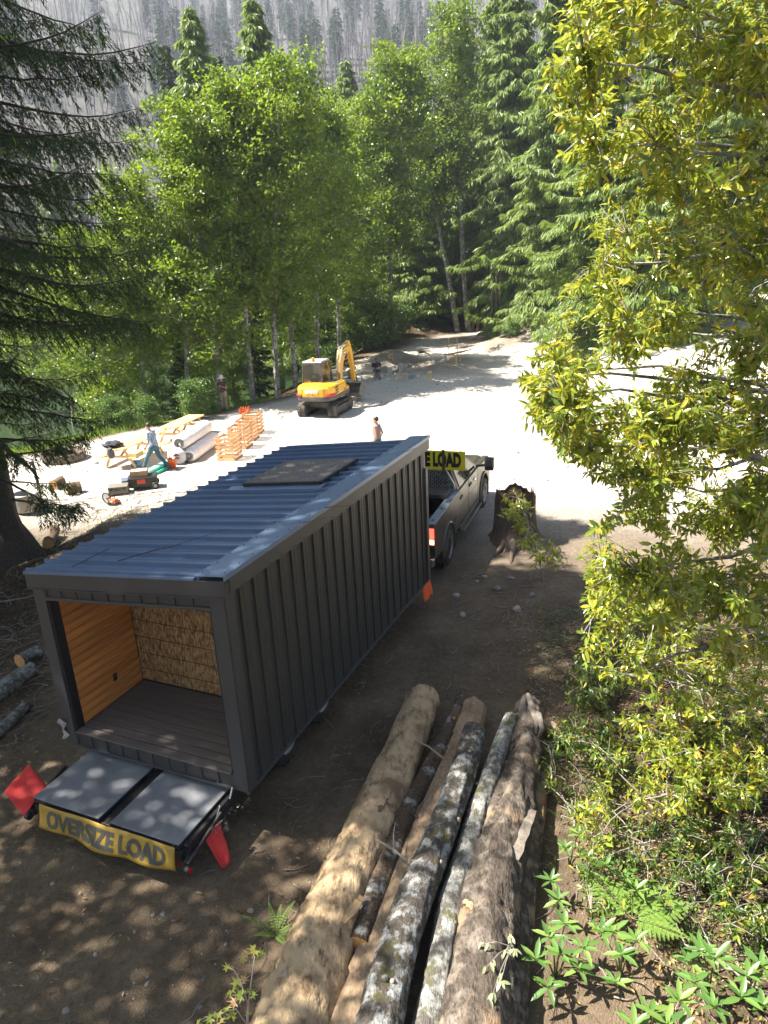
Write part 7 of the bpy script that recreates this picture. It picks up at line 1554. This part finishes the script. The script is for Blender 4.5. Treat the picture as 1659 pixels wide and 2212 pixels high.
# ------------------------------------------------------------------ footings: batter boards, concrete tubes, posts
stk = M('stake_wood', (.52, .34, .16), .8, 0, .15, 6, rnd=.15); conc = M('concrete_tube', (.52, .51, .48), .8, 0, .12, 6)
for k, (x0, y0, x1, y1, yb) in enumerate(((781, 806, 808, 807.5, 822), (858, 809, 880.5, 811.5, 823), (925, 808, 932, 805, 823), (903.7, 765, 929, 766.7, 779), (962, 768.5, 981, 769.5, 781), (986, 777, 994, 775, 785), (841, 769, 849, 767, 781))):
    a = P(x0, yb); b_ = P(x1, yb - (y0 - y1)); a.z = float(gz(a.x, a.y)); b_.z = float(gz(b_.x, b_.y)); c = (a + b_) / 2; hh = .46
    labs = ('batter board in front of the sitting person', 'batter board across the front of the footings', 'short batter board by the right spoil heap', 'batter board with a dark cloth at the back of the footings', 'batter board with two tall stakes behind the footings', 'short batter board at the back right corner of the footings', 'short batter board on the left spoil heap')
    e = empty('batter_board', c, 0, labs[k], 'batter board', 'batter boards round the footings')
    for p_ in (a, b_): q = MB(); q.bar(p_ - c - Vector((0, 0, .1)), p_ - c + Vector((0, 0, hh + .04)), .05, .05, (0, 1, 0)); q.build('stake', stk, e)
    q = MB(); q.bar(a - c + Vector((0, -.04, hh)), b_ - c + Vector((0, -.04, hh)), .025, .11); q.build('cross_board', stk, e)
    if k == 4:
        for px in (970, 988): p_ = P(px, 782) - c; q = MB(); q.bar(p_, p_ + Vector((0, 0, 1.5)), .045, .045, (0, 1, 0)); q.build('tall_stake', stk, e)
    if k == 3: q = MB(); q.box(Vector((-.1, -.06, hh)), (.5, .03, .14)); q.build('cloth', bagm, e, .01)
for k, (x, y) in enumerate(((843, 808), (866.5, 797), (890, 788), (916, 812), (938, 801), (960.5, 791), (890.5, 821))):
    c = P(x, y + 2, -.05); c.z = min(0, float(gz(c.x, c.y))) - .12; q = MB(); q.smooth = True; q.lathe([(.155, 0), (.155, .56 if k < 6 else .42)], n=20, cap=False); q.smooth = False; q.lathe([(.158, .50 if k < 6 else .36), (.158, .565 if k < 6 else .425), (.14, .57 if k < 6 else .43), (.001, .57 if k < 6 else .43)], n=20, cap=False)
    o = q.build('concrete_pier', conc if k < 6 else M('pier_blue', (.20, .26, .33), .7), None, loc=c); tag(o, 'round pale concrete pier set in the footing pits' if k < 6 else 'low blue grey pier form in front of the footing pits', 'pier', 'concrete piers of the footings')
sbk = p4 + Vector((.03, .22, 0)); e = empty('upturned_bucket', sbk, 0, 'grey blue bucket that the sitting person sits on', 'bucket'); q = MB(); q.smooth = True; q.lathe([(.16, -.02), (.155, .03), (.135, .34), (.12, .36), (.001, .36)], n=20, cap=False); q.build('pail', M('bucket_blue', (.16, .20, .26), .5), e)
for k, (x, y, h) in enumerate(((1021.5, 716, .75), (1032, 716, .9))):
    c = gp_((x, y)); q = MB(); q.tube([(0, 0, -.1), (.02, 0, h * .6), (.03, 0, h)], [.14, .12, .12], 10); o = q.build('sawn_post', bark_brown, None, loc=c); tag(o, 'short sawn trunk stub beside the twin birches', 'post', 'sawn stubs by the birches'); q = MB(); q.lathe([(.115, 0), (.001, .005)], (.03, 0, h + .002), 12, cap=False); q.build('cut_top', cutw, o)
c = gp_((1147, 700)); q = MB(); q.smooth = True; q.tube([(0, 0, -.3), (.05, 0, 1.2), (.0, 0, 3.2), (-.1, 0, 7)], [.62, .45, .38, .3], 16); o = q.build('bare_cedar', M('cedar_bark', (.24, .18, .135), .95, 0, .35, 8, .8, 18, stretch=(5, 5, .6)), None, loc=c); tag(o, 'broad bare fibrous trunk on top of the dirt bank', 'tree trunk')
for k, (x, y) in enumerate(((1072, 722), (1064, 722))):
    c = gp_((x, y)); q = MB(); q.smooth = True; q.tube([(0, 0, -.2), (0, 0, 1.5), (.1, 0, 5)], [.16, .13, .1], 10); o = q.build('young_trunk', bark_brown, None, loc=c); tag(o, 'young brown trunk at the top of the dirt bank beside the white post', 'tree trunk', 'young trunks on the bank')
c = gp_((1085, 728)); q = MB(); q.box((0, 0, .5), (.22, .14, 1.1)); q.box((-.12, 0, .9), (.2, .1, .12)); o = q.build('white_post', M('post_white', (.6, .58, .52), .7), None, .02, loc=c); tag(o, 'pale weathered post among weeds on the dirt bank', 'post')
e = empty('pipe_bundle', gp_((992, 762)), R(-48), 'bundle of dark pipes lying on the dirt behind the footings', 'pipes')
for k in range(5): q = MB(); q.tube([(-.12 + .06 * k, -1.5 + .1 * k, .04), (-.12 + .06 * k, 1.6, .04 + .03 * (k % 2))], .03, 8); q.build('pipe', plastic, e)
# low orange weeds and red roots on the bank are loose brush
g = np.random.default_rng(15)

# ------------------------------------------------------------------ small debris
stonem = M('stone', (.27, .24, .205), .9, 0, .25, 9, .3, 40, rnd=.3)
def stone_mesh(seed):
    bm = bmesh.new(); bmesh.ops.create_icosphere(bm, subdivisions=2, radius=1.0)
    for v in bm.verts: v.co *= 1 + .5 * float(vnoise(v.co.x * 1.4 + seed * 3, v.co.y * 1.4 + v.co.z * 1.7, seed)); v.co.z *= .62
    me = bpy.data.meshes.new('stone'); bm.to_mesh(me); bm.free(); me.materials.append(stonem); return me
stones = [stone_mesh(k) for k in range(4)]; g = np.random.default_rng(91); ST = []
for i in range(110):
    x, y = g.uniform(-30, 1200), g.uniform(1330, 2205)
    p_ = P(x, y, 0.0)
    if p_.x > 2.4: continue
    l = Vector((p_.x - HO.x, p_.y - HO.y)); lx = l.x * math.cos(H_AZ) - l.y * math.sin(H_AZ); ly = l.x * math.sin(H_AZ) + l.y * math.cos(H_AZ)
    if -3.1 < lx < .1 and -1.1 < ly < 7: continue
    if p_.x > -1.6 and p_.y < 12 and x > 560: continue
    ST.append((p_.x, p_.y, g.uniform(.010, .028) * (1.7 if g.uniform() < .12 else 1)))
for x, y in ((1030, 1255), (1047, 1245), (1105, 1250), (985, 1290), (1000, 1330), (1150, 1290), (1075, 1275), (1115, 1320)): p_ = P(x, y, 0); ST.append((p_.x, p_.y, g.uniform(.05, .10)))
for k, (x, y, r) in enumerate(ST):
    o = link('stone', stones[k % 4], None, (x, y, float(gz(x, y)) + r * .25), (g.uniform(-.3, .3), g.uniform(-.3, .3), g.uniform(0, 6)), (r * g.uniform(.8, 1.4), r, r)); tag(o, 'small grey stone lying loose on the dirt track', 'stone', 'loose stones on the track')
VV, FF, n0 = [], [], 0; bv = [np.array([v.co[:] for v in m_.vertices]) for m_ in stones]; bf = [np.array([p_.vertices[:] for p_ in m_.polygons]) for m_ in stones]
for i in range(5200):
    if i < 3200: x, y = g.uniform(-7, 4.5), g.uniform(4.6, 22); r = g.uniform(.004, .016)
    else: x, y = g.uniform(-14, 13), g.uniform(21, 62); r = g.uniform(.012, .05) * (2 if g.uniform() < .04 else 1)
    if i >= 3200 and float(bank_dist(x, y)) > -.5: continue
    s = i % 4; V = bv[s] * r + [x, y, float(gz(x, y)) + r * .2]; VV.append(V); FF.append(bf[s] + n0); n0 += len(V)
tag(link('gravel', np_mesh('gravel', np.concatenate(VV), np.concatenate(FF), stonem, smooth=True)), 'fine gravel and clods strewn over the dirt', 'gravel', kind='stuff')
# dead leaves on the forest floor, twigs
G_DEAD = leaf_mat('dead_leaves', [(0, (.10, .06, .03)), (.5, (.22, .14, .07)), (.9, (.34, .25, .15)), (1, (.45, .30, .06))], .7, .1, (.3, .2, .05), .2)
k = 15000; x = np.concatenate([g.uniform(2.2, 9, k), g.uniform(-10, -5.5, 4000), g.uniform(-5, 3, 800)]); y = np.concatenate([g.uniform(4.0, 13.5, k), g.uniform(9, 23, 4000), g.uniform(5, 14, 800)]); z = gz(x, y) + g.uniform(.004, .03, len(x))
V, F = kites(np.stack([x, y, z], 1), np.stack([g.normal(0, 1, len(x)), g.normal(0, 1, len(x)), g.normal(0, .18, len(x))], 1), np.stack([g.normal(0, .3, len(x)), g.normal(0, .3, len(x)), 1 + 0 * x], 1), g.uniform(.05, .11, len(x)), g.uniform(.018, .034, len(x)), .15)
tag(link('leaf_litter', np_mesh('leaf_litter', V, F, G_DEAD, dict(rnd=np.repeat(g.uniform(0, .999, len(x)), 4)))), 'dry brown leaf litter on the forest floor', 'leaf litter', kind='stuff')
tw = Twigs()
def scatter_twigs(n, xr, yr, ln, rad):
    for i in range(n):
        x, y = g.uniform(*xr), g.uniform(*yr); a = g.uniform(0, 6.28); L = g.uniform(*ln); pts = []
        for u in np.linspace(-.5, .5, 5): xx, yy = x + math.cos(a + u * .6) * L * u, y + math.sin(a + u * .6) * L * u; pts.append((xx, yy, float(gz(xx, yy)) + .012 + g.uniform(0, .02) + .12 * L * max(0, u) * g.uniform(0, 1)))
        r = g.uniform(*rad); tw.path(pts, r, r * .4, 4)
scatter_twigs(420, (2.4, 8.5), (4.2, 13.5), (.2, 1.1), (.003, .011)); scatter_twigs(420, (-10, -5.8), (9, 23), (.3, 1.4), (.004, .016)); scatter_twigs(170, (-4.5, 3), (4.8, 16), (.06, .35), (.002, .006)); scatter_twigs(260, (-1.6, 3.0), (5, 12.5), (.05, .5), (.003, .012)); scatter_twigs(120, (1.5, 4.2), (11, 15.5), (.2, .9), (.003, .010))
tag(link('brushwood', tw.mesh('brushwood', M('dead_twig', (.22, .18, .145), .9, 0, .4, 5))), 'scattered dead twigs and roots on the ground', 'twigs', kind='stuff')
# larger bare branches in the litter
for k, (seq, z0, r, lab) in enumerate(((((1659, 1720 + 390), (1560, 2090), (1480, 2040), (1440, 1950), (1400, 1925)), .3, .014, 'long bare crooked branch reaching over the litter slope above the rhododendrons'), (((1659, 2150), (1600, 2110), (1560, 2075), (1500, 2055)), .2, .010, 'thin bare branch near the large leaved rhododendron'),
        (((960, 1640), (925, 1612), (897, 1600), (880, 1560)), .52, .016, 'curved grey stick lying across the sawdust covered log'), (((880, 1860), (850, 1835), (815, 1815)), .62, .016, 'grey forked stick lying over the thin log'), (((128, 1500), (118, 1470), (112, 1440), (100, 1410)), .45, .010, 'pale thin shoot standing beside the left post of the porch'), (((0, 1300), (60, 1290), (110, 1270), (140, 1262)), .25, .018, 'fallen mossy branch in the debris left of the porch'), (((395, 2212), (415, 2195), (428, 2170), (450, 2150)), .06, .008, 'pale twig lying on the track near the vine maple'))):
    pts = [P(x, y, z0 + .05 * math.sin(i * 2)) for i, (x, y) in enumerate(seq)]; b_ = pts[len(pts) // 2].copy(); q = MB(); q.smooth = True; q.tube([p_ - b_ for p_ in pts], [r * (1 - .15 * i) for i in range(len(pts))], 7)
    if k < 2 or k == 3: q.tube([pts[1] - b_, pts[1].lerp(pts[2], .5) - b_ + Vector((.1, .12, .04)), pts[2] - b_ + Vector((.22, .2, .06))], [r * .6, r * .4, r * .2], 6)
    o = q.build('bare_branch', twig_grey, None, loc=b_); tag(o, lab, 'branch', 'bare branches')
# twigs fallen on the cabin roof
for k, (seq, r, lab) in enumerate(((((255, 1212), (310, 1195), (365, 1182), (420, 1165), (490, 1142)), .008, 'long thin twig lying along the near roof pans'), (((155, 1225), (195, 1205), (235, 1185)), .007, 'short twig near the left edge of the roof'), (((610, 1135), (680, 1125), (745, 1110), (790, 1098)), .006, 'wiry twig on the roof in front of the skylight lid'), (((620, 1120), (690, 1098), (780, 1090)), .005, 'second wiry twig beside the skylight lid'), (((820, 985), (880, 975), (900, 968)), .005, 'thin twig at the far end of the roof'))):
    pts = []
    for x, y in seq:
        d = pray(x, y); c0 = Vector((0, 0, CAM_H)) - HO; rd_ = Vector((math.cos(H_AZ), -math.sin(H_AZ), 0)); A_ = d.z - KS * d.dot(rd_); t_ = (HR + .075 - (c0.z - KS * c0.dot(rd_))) / A_; pts.append(Vector((0, 0, CAM_H)) + d * t_)
    b_ = pts[0].copy(); q = MB(); q.smooth = True; q.tube([p_ - b_ for p_ in pts], [r * (1 - .18 * i) for i in range(len(pts))], 6); q.tube([pts[1] - b_, pts[1].lerp(pts[2], .6) - b_ + Vector((.08, .10, .01))], [r * .5, r * .2], 5); o = q.build('fallen_twig', M('dark_twig', (.07, .055, .045), .9), None, loc=b_); tag(o, lab, 'twig', 'twigs on the roof')
# low ground cover under the saplings
cl_ = np.stack([g.uniform(2.7, 8.5, 420), g.uniform(4.2, 13.2, 420)], 1); ci = g.integers(0, 420, 15000); x = cl_[ci, 0] + g.normal(0, .13, 15000); y = cl_[ci, 1] + g.normal(0, .13, 15000); z = gz(x, y) + g.uniform(.02, .28, 15000) * np.exp(-((x - cl_[ci, 0]) ** 2 + (y - cl_[ci, 1]) ** 2) * 20)
V, F = kites(np.stack([x, y, z], 1), np.stack([g.normal(0, 1, len(x)), g.normal(0, 1, len(x)), g.normal(0, .4, len(x))], 1), np.stack([g.normal(0, .4, len(x)), g.normal(0, .4, len(x)), 1 + 0 * x], 1), g.uniform(.035, .075, len(x)), g.uniform(.016, .03, len(x)), .15)
tag(link('ground_cover', np_mesh('ground_cover', V, F, G_BUSH, dict(rnd=np.repeat(g.uniform(0, .999, len(x)), 4)))), 'low green ground cover among the litter right of the logs', 'ground cover', kind='stuff')
# weeds and grass of the bank
G_GRS = leaf_mat('grass_blades', [(0, (.07, .14, .02)), (.6, (.16, .25, .035)), (1, (.30, .32, .07))], .5, .35, (.35, .5, .05), .3)
gx_, gy_ = [], []
while len(gx_) < 9000:
    x, y = g.uniform(-22, -6, 4000), g.uniform(24, 42, 4000); s = bank_dist(x, y); ok = (s > .1) & (s < 5.5) & (g.uniform(0, 1, 4000) < np.exp(-s * .25)) & ((x < -10.5) | (s > 1.2)); gx_ += list(x[ok]); gy_ += list(y[ok])
x = np.array(gx_[:9000] + list(g.normal(-9.8, .8, 220)) + list(g.normal(-8.0, .9, 160)) + list(g.uniform(3, 8, 300)) + list(g.normal(11, 1.0, 500))); y = np.array(gy_[:9000] + list(g.normal(19.6, 1.2, 220)) + list(g.normal(20.4, .8, 160)) + list(g.uniform(5, 12, 300)) + list(g.normal(61, 2.0, 500))); z = gz(x, y)
V, F = kites(np.stack([x, y, z - .02], 1), np.stack([g.normal(0, .35, len(x)), g.normal(0, .35, len(x)), 1 + 0 * x], 1), np.stack([g.normal(0, 1, len(x)), g.normal(0, 1, len(x)), .3 + 0 * x], 1), g.uniform(.15, .42, len(x)) * np.where(y < 24, .45, 1), g.uniform(.02, .045, len(x)) * np.where(y < 24, .6, 1), .1, .3)
tag(link('grass', np_mesh('grass', V, F, G_GRS, dict(rnd=np.repeat(g.uniform(0, .999, len(x)), 4)))), 'bright grass and weeds along the lake bank', 'grass', kind='stuff')

# ------------------------------------------------------------------ air
mt, t, out = nodes_of('haze_air'); pv = N(t, 'ShaderNodeVolumePrincipled'); pv.inputs['Color'].default_value = (.74, .82, .95, 1); pv.inputs['Density'].default_value = HAZE if 'HAZE' in globals() else 0.00042; pv.inputs['Anisotropy'].default_value = .2
t.links.new(pv.outputs[0], out.inputs['Volume'])
q = MB(); q.box((0, 440, 125), (2100, 1300, 270)); o = q.build('haze', mt); tag(o, 'thin bluish air in front of the far hillside', 'haze', kind='stuff'); o.display_type = 'WIRE'
